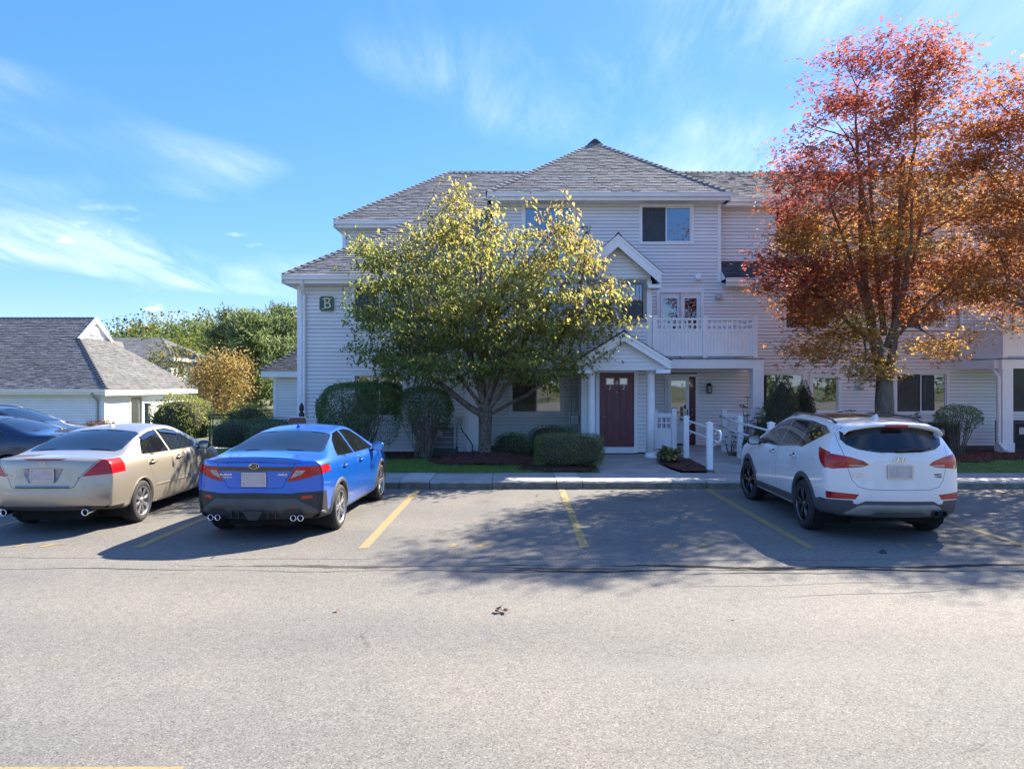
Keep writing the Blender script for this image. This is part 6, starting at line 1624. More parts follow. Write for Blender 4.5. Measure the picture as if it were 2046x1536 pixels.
class CarCutter:
    """cuts outlines into the right half of a shell and sorts its faces into parts"""
    def __init__(s, me):
        s.bm = bmesh.new(); s.bm.from_mesh(me)
        s.bvh = BVHTree.FromBMesh(s.bm)
        g = s.bm.verts[:] + s.bm.edges[:] + s.bm.faces[:]
        bmesh.ops.bisect_plane(s.bm, geom=g, dist=1e-5, plane_co=(0, 0, 0), plane_no=(1, 0, 0), clear_inner=True)
        s.lay = s.bm.faces.layers.int.new('part'); s.parts = {'body': 0}; s.names = ['body']
    def pid(s, name):
        if name not in s.parts: s.parts[name] = len(s.names); s.names.append(name)
        return s.parts[name]
    def cut(s, view, poly, name, flt, inset=0.0, ring='gap', only=None):
        (i0, i1), ax = VIEWS[view]; bm = s.bm
        for a, b in zip(poly, poly[1:] + poly[:1]):
            lo = (min(a[0], b[0]) - 0.012, min(a[1], b[1]) - 0.012); hi = (max(a[0], b[0]) + 0.012, max(a[1], b[1]) + 0.012)
            fs = []
            for f in bm.faces:
                if not flt(f.calc_center_median(), f.normal): continue
                q = [(v.co[i0], v.co[i1]) for v in f.verts]
                if max(p[0] for p in q) < lo[0] or min(p[0] for p in q) > hi[0] or max(p[1] for p in q) < lo[1] or min(p[1] for p in q) > hi[1]: continue
                fs.append(f)
            if not fs: continue
            co = [0, 0, 0]; co[i0], co[i1] = a; d = (b[0] - a[0], b[1] - a[1]); no = [0, 0, 0]; no[i0], no[i1] = -d[1], d[0]
            es = {e for f in fs for e in f.edges}; vs_ = {v for f in fs for v in f.verts}
            bmesh.ops.bisect_plane(bm, geom=fs + list(es) + list(vs_), dist=1e-5, plane_co=co, plane_no=no)
        bm.normal_update()
        reg = []; pid = s.pid(name); only_ids = None if only is None else [s.parts[o] for o in only]
        for f in bm.faces:
            c = f.calc_center_median()
            if flt(c, f.normal) and inpoly(poly, c[i0], c[i1]) and (only_ids is None or f[s.lay] in only_ids):
                f[s.lay] = pid; reg.append(f)
        if inset > 0 and reg:
            r = bmesh.ops.inset_region(bm, faces=reg, thickness=inset, depth=0.0, use_even_offset=True, use_boundary=False)
            rid = s.pid(ring)
            for f in r['faces']: f[s.lay] = rid
        return reg
    def remove(s, name):
        pid = s.parts.get(name)
        bmesh.ops.delete(s.bm, geom=[f for f in s.bm.faces if f[s.lay] == pid], context='FACES')
    def push(s, name, d):
        """move a part along its own average normals, giving it relief"""
        pid = s.parts[name]; vs_ = {v for f in s.bm.faces if f[s.lay] == pid for v in f.verts}
        for v in vs_:
            if all(f[s.lay] == pid for f in v.link_faces): v.co += v.normal * d
    def mesh_of(s, name, mode):
        """mode: 'both' welds right and left halves, 'R' and 'L' give one side"""
        pid = s.parts[name]; fs = [f for f in s.bm.faces if f[s.lay] == pid]
        idx = {}; v = []; fl = []
        def vid(co):
            k = (round(co[0], 5), round(co[1], 5), round(co[2], 5))
            if k not in idx: idx[k] = len(v); v.append(k)
            return idx[k]
        for f in fs:
            q = [vid(x.co) for x in f.verts]; q = [a for i, a in enumerate(q) if a != q[i - 1]]
            if len(set(q)) < 3: continue
            if mode in ('both', 'R'): fl.append(q)
            if mode in ('both', 'L'):
                m_ = [vid((-x.co[0] if abs(x.co[0]) > 1e-4 else 0.0, x.co[1], x.co[2])) for x in f.verts]; m_ = [a for i, a in enumerate(m_) if a != m_[i - 1]]
                fl.append(m_[::-1])
        if mode == 'L':
            pass
        used = sorted({i for q in fl for i in q}); remap = {u: i for i, u in enumerate(used)}
        me = bpy.data.meshes.new(name); me.from_pydata([v[u] for u in used], [], [[remap[i] for i in q] for q in fl]); me.validate(); me.update(); me.shade_smooth()
        return me
    def ray(s, o, d):
        h = s.bvh.ray_cast(Vector(o), Vector(d).normalized())
        return h[0], h[1]
    def rear(s, x, z):
        return s.ray((x, -4, z), (0, 1, 0))
    def sidept(s, y, z, sgn=1):
        return s.ray((3 * sgn, y, z), (-sgn, 0, 0))

F_SIDE = lambda c, n: c.x > 0.3 and n.x > 0.22
F_REAR = lambda c, n: n.y < -0.12 and c.y < 0.6
F_TOP = lambda c, n: n.z > 0.25

def circle_poly(cy, cz, r, a0=-25, a1=205, n=22, down=0.5):
    p = [(cy + r * math.cos(R(a0 + (a1 - a0) * i / n)), cz + r * math.sin(R(a0 + (a1 - a0) * i / n))) for i in range(n + 1)]
    return [(cy + r * 0.92, cz - down)] + p + [(cy - r * 0.92, cz - down)]

def wheel_mesh(R0, w, rim_r, spokes, style, alloy):
    """returns builder lists for tyre and rim, outer face towards +x"""
    t = MB(); h = w / 2
    prof = [(rim_r, -h + 0.01), (rim_r + 0.02, -h - 0.004), (R0 - 0.045, -h - 0.006), (R0 - 0.015, -h + 0.012), (R0, -h + 0.04)]
    for g in (-0.055, 0.0, 0.055): prof += [(R0, g - 0.007), (R0 - 0.009, g - 0.005), (R0 - 0.009, g + 0.005), (R0, g + 0.007)]
    prof += [(R0, h - 0.04), (R0 - 0.015, h - 0.012), (R0 - 0.045, h + 0.006), (rim_r + 0.02, h + 0.004), (rim_r, h - 0.01)]
    t.lathe(prof, 48, axis='x')
    r = MB()
    r.lathe([(rim_r + 0.004, h - 0.004), (rim_r + 0.006, h - 0.001), (rim_r - 0.008, h + 0.001), (rim_r - 0.018, h - 0.012), (rim_r - 0.024, h - 0.06), (rim_r - 0.03, -h + 0.02)], 40, axis='x')
    def spoke(a, w0, w1, twist=0.0):
        c, s_ = math.cos(a), math.sin(a); c2, s2 = math.cos(a + twist), math.sin(a + twist)
        def P(rr, ww, xx, k):
            cc, ss = (c, s_) if k == 0 else (c2, s2)
            return (xx, rr * cc - ww * ss, rr * ss + ww * cc)
        r0, r1 = 0.045, rim_r - 0.016; o = h - 0.022
        v = [P(r0, -w0, o, 0), P(r0, w0, o, 0), P(r1, w1, o + 0.008, 1), P(r1, -w1, o + 0.008, 1), P(r0, -w0, o - 0.05, 0), P(r0, w0, o - 0.05, 0), P(r1, w1, o - 0.03, 1), P(r1, -w1, o - 0.03, 1), P((r0 + r1) / 2, 0, o + 0.016, 0) if twist == 0 else P((r0 + r1) / 2, 0, o + 0.014, 1)]
        r.add(v, [(0, 1, 8), (1, 2, 8), (2, 3, 8), (3, 0, 8), (0, 4, 5, 1), (1, 5, 6, 2), (2, 6, 7, 3), (3, 7, 4, 0)])
    for i in range(spokes):
        a = 2 * math.pi * i / spokes + 0.3
        if style == 'double': spoke(a - 0.10, 0.016, 0.016, -0.06); spoke(a + 0.10, 0.016, 0.016, 0.06)
        elif style == 'broad': spoke(a, 0.020, 0.034)
        else: spoke(a, 0.018, 0.026, 0.12)
    r.lathe([(0.001, h - 0.008), (0.032, h - 0.008), (0.05, h - 0.018), (0.065, h - 0.04)], 20, axis='x')
    d = MB(); d.lathe([(0.001, h - 0.085), (rim_r - 0.035, h - 0.085), (rim_r - 0.035, -h + 0.02)], 32, axis='x'); d.lathe([(0.05, h - 0.07), (rim_r - 0.07, h - 0.07), (rim_r - 0.07, h - 0.083)], 32, axis='x')
    return t, r, d

def add_wheels(S, root):
    R0, w, rr = S['tyre']
    first = {}
    for (y, tr, steer) in ((0, S['track'][0], 0), (S['wb'], S['track'][1], S.get('steer', 0))):
        for sgn in (1, -1):
            if not first:
                t, r, d = wheel_mesh(R0, w, rr, *S['rim'])
                tm = t.build('tyre', 'rubber', None, smooth=True); rm = r.build('rim', S['rim'][2], None); dm = d.build('brake_disc', 'gap', None)
                first = {'tyre': tm.data, 'rim': rm.data, 'brake_disc': dm.data}
                for q in (tm, rm, dm): bpy.data.objects.remove(q, do_unlink=True)
            wh = bpy.data.objects.new('wheel', None); COL.objects.link(wh); wh.parent = root
            wh.location = (sgn * (tr / 2), y, R0); wh.rotation_euler = (0, 0, (0 if sgn > 0 else math.pi) + steer)
            for k, me in first.items():
                q = bpy.data.objects.new(k, me); COL.objects.link(q); q.parent = wh
                q.rotation_euler = (random.uniform(0, 6.28), 0, 0)

def arch_trim(C, S, root, cy, m, wid, out, seed=0, both=(1, -1), name='wheel_arch_trim'):
    """lip that follows the body round a wheel opening"""
    r = S['arch']; cz = S['tyre'][0]
    for sgn in both:
        v = []; f = []; n = 26; ok = 0
        for i in range(n + 1):
            a = R(-6 + (192) * i / n)
            ring = []
            for (dr, push) in ((-0.012, -0.03), (-0.004, out), (wid * 0.5, out * 1.1), (wid, 0.001)):
                yy, zz = cy + (r + dr) * math.cos(a), cz + (r + dr) * math.sin(a)
                zq = max(zz, S['zlow'] + 0.03)
                zt = max(cz + (r + max(dr, 0.012)) * math.sin(a), S['zlow'] + 0.05); h = None
                while h is None and zt < 0.9:
                    h, nn = C.sidept(cy + (r + max(dr, 0.012)) * math.cos(a), zt, sgn); zt += 0.02
                if h is None: h = Vector((sgn * S['w'][3][1], yy, zz))
                ring.append((h.x + sgn * push, yy, zq))
            v += ring
            if i:
                o = 4 * (i - 1)
                for j in range(3): f.append((o + j, o + j + 1, o + 5 + j, o + 4 + j) if sgn < 0 else (o + 4 + j, o + 5 + j, o + j + 1, o + j))
        MB().add(v, f).build(name, m, root, smooth=True)

def wheel_wells(S, root):
    for cy in (0, S['wb']):
        for sgn in (1, -1):
            mb = MB(); n = 18; r = S['arch'] + 0.012; cz = S['tyre'][0]; xo = sgn * (S['w'][3][1] - 0.05); xi = sgn * 0.42
            for i in range(n + 1):
                a = R(-30 + 240 * i / n); mb.v += [(xo, cy + r * math.cos(a), cz + r * math.sin(a)), (xi, cy + r * math.cos(a), cz + r * math.sin(a))]
                if i: o = 2 * i; mb.f.append((o - 2, o - 1, o + 1, o))
            mb.add([(xi, cy - r, 0.15), (xi, cy + r, 0.15), (xi, cy + r, cz + r), (xi, cy - r, cz + r)], [(0, 1, 2, 3)])
            mb.build('wheel_well', 'gap', root)

def plate(C, root, x0, x1, z0, z1, off=0.012):
    h, n = C.rear((x0 + x1) / 2, (z0 + z1) / 2)
    y = h.y - off
    p = MB().box(x0, x1, y - 0.004, y + 0.006, z0, z1).build('license_plate', 'plate', root)
    fr = MB(); t = 0.012
    for (a, b, c, d) in ((x0 - t, x1 + t, z0 - t, z0 + 0.002), (x0 - t, x1 + t, z1 - 0.002, z1 + t), (x0 - t, x0 + 0.002, z0 + 0.002, z1 - 0.002), (x1 - 0.002, x1 + t, z0 + 0.002, z1 - 0.002)): fr.box(a, b, y - 0.009, y + 0.008, c, d)
    fr.build('plate_frame', 'alloy', p)
    return p

def handle(C, parent, y, z, sgn, m):
    h, n = C.sidept(y, z, sgn); pts = []
    for k, t in enumerate((-0.10, -0.085, -0.04, 0.0, 0.04, 0.085, 0.10)):
        q, _ = C.sidept(y + t, z, sgn); pts.append((q.x + sgn * (0.0 if k in (0, 6) else 0.028), y + t, z + 0.002))
    MB().tube(pts, [0.010, 0.014, 0.015, 0.015, 0.015, 0.014, 0.010], 8).build('door_handle', m, parent, smooth=True)
    cup = MB(); q, nn = C.sidept(y - 0.02, z, sgn); cup.lathe([(0.001, 0.0), (0.045, 0.0)], 16, (q.x + sgn * 0.002, y, z), 'x'); cup.build('handle_cup', 'gap', parent)

def mirror(C, root, y, z, sgn, m, size=(0.10, 0.075, 0.07)):
    h, n = C.sidept(y, z - 0.05, sgn); c = Vector((h.x + sgn * 0.12, y, z + 0.02))
    mb = MB(); nu, nv = 14, 9; a, b, d = size
    for j in range(nv + 1):
        ph = -math.pi / 2 + math.pi * j / nv
        for i in range(nu):
            th = 2 * math.pi * i / nu
            v = np.array([math.cos(ph) * math.cos(th), math.cos(ph) * math.sin(th), math.sin(ph)]); k = (np.abs(v) ** 3.2).sum() ** (-1 / 3.2); v = v * k
            yy = v[1] * d; yy = max(yy, -0.035)
            mb.v.append((c.x + v[0] * a, c.y + yy, c.z + v[2] * b))
    for j in range(nv):
        for i in range(nu): q0, q1 = j * nu + i, j * nu + (i + 1) % nu; mb.f.append((q0, q1, q1 + nu, q0 + nu))
    o = mb.build('mirror', m, root, smooth=True)
    g = MB(); oval = [(c.x + 0.82 * a * math.copysign(abs(math.cos(t)) ** 0.6, math.cos(t)), c.z + 0.78 * b * math.copysign(abs(math.sin(t)) ** 0.6, math.sin(t))) for t in [2 * math.pi * i / 20 for i in range(20)]]
    g.prism_y(oval, c.y - 0.041, c.y - 0.036); g.build('mirror_glass', MIRRORG, o)
    MB().obox((c.x - sgn * 0.09, c.y + 0.01, c.z - 0.055), (0.05, 0, 0.01), (0, 0.025, 0), (0, 0, 0.02)).build('mirror_arm', 'black_plastic', o)
MIRRORG = mat('mirror_glass', (0.35, 0.38, 0.40), 0.05, metal=0.9)

def exhaust(root, pts, r, ln=0.14, m='chrome'):
    for (x, y, z) in pts:
        e = MB().lathe([(r * 0.9, ln), (r, 0.03), (r, 0.0), (r * 0.86, -0.002), (r * 0.84, 0.05)], 18, (x, y, z), 'y').build('exhaust_tip', m, root, smooth=True)
        MB().lathe([(0.001, 0.045), (r * 0.84, 0.045)], 18, (x, y, z), 'y').build('bore', 'gap', e)

def finish_parts(C, root, spec):
    """spec: part name -> (object name, material, mode, parent part or None); 'side' mode makes right and left objects"""
    out = {}
    done = [n for n in C.names if any(f[C.lay] == C.parts[n] for f in C.bm.faces)]
    for n in sorted(done, key=lambda q: 0 if spec.get(q, (0, 0, 0, None))[3] is None else 1):
        nm, m, mode, par = spec[n]
        for sd in (('both',) if mode == 'both' else ('R', 'L')):
            p = root if par is None else (out.get((par, sd)) or out.get((par, 'both')))
            out[n, sd] = link(nm, C.mesh_of(n, sd), m, p)
            if nm in ('panel_gap', 'window_trim'): stuff(out[n, sd])
    return out

def underbody(S, root):
    w = S['w'][3][1] - 0.12
    MB().box(-w * 0.55, w * 0.55, S['ys'][0] + 0.15, S['ys'][-1] - 0.3, S['zlow'] - 0.02, S['zlow'] + 0.12).build('underbody', 'gap', root)
    MB().tube([(-S['track'][0] / 2, 0, S['tyre'][0]), (S['track'][0] / 2, 0, S['tyre'][0])], 0.05, 8).build('axle', 'gap', root)

def shark_fin(root, C, y, m):
    h = C.ray((0, y, 4), (0, 0, -1))[0]
    v = [(-0.03, y + 0.17, h.z - 0.004), (0.03, y + 0.17, h.z - 0.004), (0.034, y, h.z - 0.004), (-0.034, y, h.z - 0.004), (-0.006, y + 0.02, h.z + 0.062), (0.006, y + 0.02, h.z + 0.062), (0.004, y - 0.008, h.z + 0.066), (-0.004, y - 0.008, h.z + 0.066)]
    MB().add(v, [(0, 1, 5, 4), (1, 2, 6, 5), (2, 3, 7, 6), (3, 0, 4, 7), (4, 5, 6, 7)]).build('antenna_fin', m, root)

def badge_text(C, root, s, x, z, size, m='chrome', sx=1.0, shear=0.0):
    h, n = C.rear(x, z)
    return text_mesh('badge', s, size, m, root, (x, h.y - 0.004, z), 0.003, shear=shear, sx=sx, bold=0.0008)

def oval_badge(C, root, z, a, b, inner, m='chrome', x=0.0):
    h, n = C.rear(x, z); y = h.y - 0.006
    ring = MB(); N = 28
    for i in range(N):
        t = 2 * math.pi * i / N
        for (k, d) in ((1.0, 0.006), (0.98, -0.004), (0.86, -0.004), (0.84, 0.006)): ring.v.append((x + a * k * math.cos(t), y + d, z + b * k * math.sin(t)))
    for i in range(N):
        for j in range(3): p, q = 4 * i + j, 4 * ((i + 1) % N) + j; ring.f.append((p, q, q + 1, p + 1))
    e = ring.build('emblem', m, root)
    inner(e, x, y, z, a, b)
    return e

def tabfun(tab): return lambda z: lerp_tab(tab, z)

# ------------------------------------------------------------------ blue sedan
def blue_sedan():
    root = thing('sedan_car', 'bright blue sport sedan with black rear diffuser and quad exhaust tips', 'car', (-3.40, 10.62, 0.0), R(-2.6))
    PAINT = paint_mat('metallic_blue_paint', (0.0, 0.115, 0.55), metal=0.3)
    S = dict(kb=6, ys=[-0.85, -0.74, -0.55, -0.30, -0.05, 0.25, 0.55, 0.75, 1.1, 1.45, 1.75, 2.1, 2.45, 2.65, 3.0, 3.3, 3.5],
             w=[(-0.95, 0.845), (-0.5, 0.90), (-0.1, 0.918), (0.5, 0.905), (1.4, 0.90), (2.3, 0.905), (2.7, 0.915), (3.2, 0.88), (3.6, 0.80)],
             zb=[(-0.95, 0.30), (-0.4, 0.24), (0.4, 0.20), (2.3, 0.19), (3.6, 0.22)],
             belt=[(-0.95, 1.035), (-0.3, 1.045), (0.3, 1.025), (1.2, 0.985), (2.4, 0.955), (2.7, 0.93), (3.3, 0.83), (3.6, 0.72)],
             top=[(-0.95, 1.105), (-0.6, 1.125), (-0.28, 1.14), (0.25, 1.305), (0.62, 1.405), (1.0, 1.455), (1.35, 1.468), (1.75, 1.43), (2.15, 1.26), (2.6, 1.05), (3.0, 0.97), (3.4, 0.86), (3.6, 0.76)],
             tb=[(-0.3, 0.75), (0.3, 0.72), (0.7, 0.64), (1.3, 0.60), (2.2, 0.62), (2.7, 0.6)], cd=0.25, rp=3.6,
             yr=tabfun([(0.2, -0.80), (0.32, -0.90), (0.5, -0.955), (0.66, -0.965), (0.74, -0.925), (0.9, -0.925), (1.0, -0.935), (1.06, -0.945), (1.12, -0.93)]), yf=tabfun([(0.2, 3.55), (0.5, 3.70), (0.8, 3.62)]),
             tyre=(0.326, 0.235, 0.232), arch=0.375, wb=2.67, track=(1.585, 1.565), zlow=0.2, rim=(5, 'double', 'alloy'))
    C = CarCutter(car_shell(S))
    for k, cy in enumerate((0, S['wb'])): C.cut('side', circle_poly(cy, 0.326, S['arch']), 'hole', lambda c, n: c.x > 0.45 and c.z < 0.85); 
    C.remove('hole')
    # glass
    C.cut('side', [(0.115, 1.055), (0.20, 1.13), (0.42, 1.262), (0.68, 1.345), (0.98, 1.372), (1.03, 1.018), (0.5, 1.035)], 'rear_side_glass', F_SIDE, 0.014, 'window_trim')
    C.cut('side', [(1.09, 1.015), (1.045, 1.374), (1.35, 1.372), (1.62, 1.335), (1.95, 1.20), (2.28, 1.01), (2.30, 0.99)], 'front_side_glass', F_SIDE, 0.014, 'window_trim')
    C.cut('top', [(0, -0.27), (0.66, -0.22), (0.70, -0.12), (0.585, 0.56), (0.50, 0.60), (0, 0.63)], 'rear_glass', lambda c, n: n.z > 0.25 and c.y < 0.9 and abs(n.x) < 0.62, 0.020, 'window_trim')
    C.cut('top', [(0, 1.78), (0.50, 1.76), (0.72, 2.50), (0.68, 2.58), (0, 2.60)], 'windscreen_glass', lambda c, n: n.z > 0.2 and c.y > 1.4, 0.018, 'window_trim')
    # rear: black lower half, diffuser, boot lid, lamps
    C.cut('rear', [(0, 0.655), (0.50, 0.645), (0.56, 0.655), (0.90, 0.655), (0.95, 0.30), (0.95, 0.15), (0, 0.15)], 'rear_valance', lambda c, n: n.y < -0.12 and c.y < -0.45)
    C.cut('side', [(-0.72, 0.20), (-0.72, 0.655), (-0.62, 0.655), (-0.52, 0.38), (-0.39, 0.36), (-0.36, 0.15), (-0.72, 0.1)], 'rear_valance', lambda c, n: c.x > 0.3 and n.x > 0.1 and c.y < -0.2)
    C.cut('rear', [(0, 0.715), (0.35, 0.715), (0.385, 0.73), (0.545, 1.06), (0.60, 1.12), (0, 1.16)], 'boot_lid', lambda c, n: n.y < -0.12 and c.y < -0.6, 0.006, 'gap')
    C.cut('rear', [(0, 0.94), (0.505, 0.945), (0.53, 1.0), (0, 1.0)], 'lamp_bar', lambda c, n: n.y < -0.12 and c.y < -0.6)
    tail = [(0.43, 0.795), (0.52, 0.975), (0.545, 1.0), (0.92, 1.005), (0.92, 0.905), (0.82, 0.88), (0.62, 0.825)]
    C.cut('rear', tail, 'taillight', lambda c, n: n.y < -0.06 and c.y < -0.4 and c.z > 0.7, 0.006, 'lamp_surround')
    C.cut('rear', [(0.475, 0.845), (0.545, 0.95), (0.655, 0.94), (0.60, 0.885)], 'reverse_lens', lambda c, n: n.y < -0.06 and c.y < -0.4, only=['taillight'])
    C.cut('side', [(-0.74, 0.885), (-0.70, 1.0), (-0.52, 0.985), (-0.56, 0.93), (-0.66, 0.89)], 'taillight', lambda c, n: n.x > 0.3 and c.x > 0.5 and c.y < -0.4, only=['body', 'taillight', 'lamp_surround'])
    C.cut('rear', [(0, 0.575), (0.545, 0.575), (0.80, 0.40), (0.86, 0.385), (0.86, 0.33), (0.66, 0.36), (0.60, 0.425), (0.42, 0.425), (0.36, 0.37), (0, 0.37)], 'diffuser', lambda c, n: n.y < -0.06 and c.y < -0.4, only=['rear_valance'])
    C.cut('rear', [(0.61, 0.565), (0.62, 0.605), (0.74, 0.605), (0.745, 0.565)], 'rear_reflector', lambda c, n: n.y < -0.06 and c.y < -0.4)
    C.push('diffuser', 0.014)
    # doors and flap
    C.cut('side', [(1.06, 0.27), (1.07, 1.005), (0.16, 1.045), (0.13, 0.98), (0.26, 0.80), (0.42, 0.62), (0.50, 0.42), (0.52, 0.27)], 'rear_door', F_SIDE, 0.004, 'gap', only=['body'])
    C.cut('side', [(1.075, 0.27), (1.085, 1.005), (2.38, 0.975), (2.32, 0.7), (2.20, 0.42), (2.18, 0.27)], 'front_door', F_SIDE, 0.004, 'gap', only=['body'])
    C.cut('side', [(-0.34 + 0.085 * math.cos(t), 0.86 + 0.085 * math.sin(t)) for t in [2 * math.pi * i / 14 for i in range(14)]], 'fuel_flap', F_SIDE, 0.003, 'gap', only=['body'])
    C.cut('side', [(0.36, 0.10), (0.36, 0.265), (2.3, 0.265), (2.3, 0.10)], 'sill', lambda c, n: c.x > 0.4 and n.x > -0.5, only=['body'])
    spec = {'body': ('body', PAINT, 'both', None), 'gap': ('panel_gap', 'gap', 'both', None), 'window_trim': ('window_trim', 'gloss_black', 'both', None), 'lamp_surround': ('lamp_surround', 'gloss_black', 'side', 'taillight'),
            'rear_side_glass': ('window', 'car_glass', 'side', None), 'front_side_glass': ('window', 'car_glass', 'side', None), 'rear_glass': ('rear_window', 'car_glass', 'both', None), 'windscreen_glass': ('windscreen', 'car_glass', 'both', None),
            'rear_valance': ('bumper', 'black_plastic', 'both', None), 'diffuser': ('diffuser', 'grey_plastic', 'both', 'rear_valance'), 'boot_lid': ('trunk_lid', PAINT, 'both', None), 'lamp_bar': ('lamp_bar', 'gloss_black', 'both', 'boot_lid'),
            'taillight': ('taillight', 'red_lens', 'side', None), 'reverse_lens': ('reversing_lens', 'clear_lens', 'side', 'taillight'), 'rear_reflector': ('reflector', 'orange_lens', 'side', None),
            'rear_door': ('door', PAINT, 'side', None), 'front_door': ('door', PAINT, 'side', None), 'fuel_flap': ('fuel_flap', PAINT, 'side', None), 'sill': ('sill', 'grey_plastic', 'side', None)}
    P = finish_parts(C, root, spec)
    for sd, sg in (('R', 1), ('L', -1)):
        handle(C, P['rear_door', sd], 0.28, 0.90, sg, PAINT); handle(C, P['front_door', sd], 1.26, 0.885, sg, PAINT); mirror(C, root, 2.12, 1.0, sg, PAINT)
        pil = MB(); 
        for zz in (1.03, 1.15, 1.27): 
            h, n = C.sidept(0.36 + (zz - 1.03) * 0.12, zz, sg); pil.v += [(h.x + sg * 0.003, h.y - 0.012, zz), (h.x + sg * 0.003, h.y + 0.012, zz)]
        pil.f += [(0, 1, 3, 2), (2, 3, 5, 4)] if sg > 0 else [(2, 3, 1, 0), (4, 5, 3, 2)]
        pil.build('window_bar', 'gloss_black', P['rear_side_glass', sd])
    for cy in (0, 2.67): arch_trim(C, S, root, cy, 'grey_plastic', 0.055, 0.016)
    add_wheels(S, root); wheel_wells(S, root); underbody(S, root)
    plate(C, root, -0.155, 0.155, 0.752, 0.912)
    exhaust(root, [(s * x, -0.905, 0.315) for s in (-1, 1) for x in (0.515, 0.612)], 0.041)
    shark_fin(root, C, 0.80, PAINT)
    lip = MB(); n = 16
    for i in range(n + 1):
        x = -0.60 + 1.2 * i / n; h = C.ray((x, -0.84 + 0.10 * (x / 0.6) ** 4, 3), (0, 0, -1))[0]; e = 1 - abs(x / 0.6) ** 6
        lip.v += [(x, h.y, h.z - 0.004), (x, h.y - 0.10, h.z + 0.028 * e), (x, h.y - 0.115, h.z + 0.015 * e - 0.004), (x, h.y - 0.085, h.z - 0.05)]
        if i:
            o = 4 * (i - 1); lip.f += [(o + j, o + 4 + j, o + 5 + j, o + 1 + j)[::-1] for j in range(3)]
    lip.build('boot_spoiler', PAINT, P['boot_lid', 'both'], smooth=True)
    badge_text(C, root, 'SUBARU', -0.37, 0.893, 0.038, sx=1.5); badge_text(C, root, 'WRX', 0.375, 0.893, 0.038, sx=1.6); badge_text(C, root, 'SYMMETRICAL AWD', -0.365, 0.858, 0.013, sx=1.1)
    def stars(e, x, y, z, a, b):
        s = MB()
        for (u, w, r) in ((-0.55, 0.25, 0.30), (0.1, 0.35, 0.17), (0.45, 0.2, 0.17), (0.05, -0.3, 0.17), (0.5, -0.3, 0.17), (-0.25, -0.1, 0.15)):
            p = []
            for i in range(8):
                t = math.pi / 4 * i; q = r * a * (1 if i % 2 == 0 else 0.32); p.append((x + u * a + q * math.cos(t), z + w * b + q * 0.8 * math.sin(t)))
            s.prism_y(p, y - 0.006, y - 0.002)
        s.build('star', 'chrome', e)
        MB().prism_y([(x + 0.84 * a * math.cos(2 * math.pi * i / 24), z + 0.84 * b * math.sin(2 * math.pi * i / 24)) for i in range(24)], y - 0.001, y + 0.01).build('field', 'gap', e)
    oval_badge(C, root, 1.012, 0.072, 0.038, stars)
    for x in (-0.30, -0.2, 0.2, 0.3): MB().box(x - 0.006, x + 0.006, -0.965, -0.90, 0.32, 0.415).build('diffuser_fin', 'black_plastic', P['diffuser', 'both'])
    MB().prism_y([(-0.14, 0.42), (-0.06, 0.30), (0.06, 0.30), (0.14, 0.42)][::-1], -0.985, -0.93).build('tow_cover', 'black_plastic', P['diffuser', 'both'])
blue_sedan()
# ------------------------------------------------------------------ gold sedan (also the base of the dark blue one)
def gold_spec():
    return dict(kb=6, ys=[-0.95, -0.84, -0.62, -0.36, -0.1, 0.25, 0.6, 0.82, 1.15, 1.5, 1.8, 2.15, 2.5, 2.75, 3.1, 3.4, 3.6],
             w=[(-1.06, 0.84), (-0.5, 0.895), (0.0, 0.91), (0.6, 0.91), (1.4, 0.905), (2.3, 0.905), (2.75, 0.905), (3.2, 0.87), (3.7, 0.78)],
             zb=[(-1.06, 0.36), (-0.4, 0.26), (0.4, 0.20), (2.3, 0.19), (3.7, 0.22)],
             belt=[(-1.06, 1.005), (-0.3, 1.015), (0.3, 1.0), (1.2, 0.965), (2.4, 0.935), (2.75, 0.91), (3.3, 0.80), (3.7, 0.70)],
             top=[(-1.06, 1.065), (-0.7, 1.09), (-0.36, 1.105), (0.25, 1.31), (0.62, 1.392), (1.0, 1.44), (1.35, 1.452), (1.8, 1.41), (2.2, 1.25), (2.7, 1.03), (3.1, 0.95), (3.5, 0.83), (3.7, 0.74)],
             tb=[(-0.3, 0.72), (0.3, 0.68), (0.7, 0.60), (1.3, 0.56), (2.2, 0.60), (2.7, 0.6)], cd=0.24, rp=3.6,
             yr=tabfun([(0.2, -0.88), (0.34, -1.0), (0.5, -1.06), (0.66, -1.065), (0.70, -1.03), (0.85, -1.03), (1.0, -1.01), (1.06, -1.0)]), yf=tabfun([(0.2, 3.62), (0.5, 3.76), (0.8, 3.68)]),
             tyre=(0.322, 0.215, 0.218), arch=0.352, wb=2.74, track=(1.575, 1.57), zlow=0.2, rim=(8, 'broad', 'alloy'))

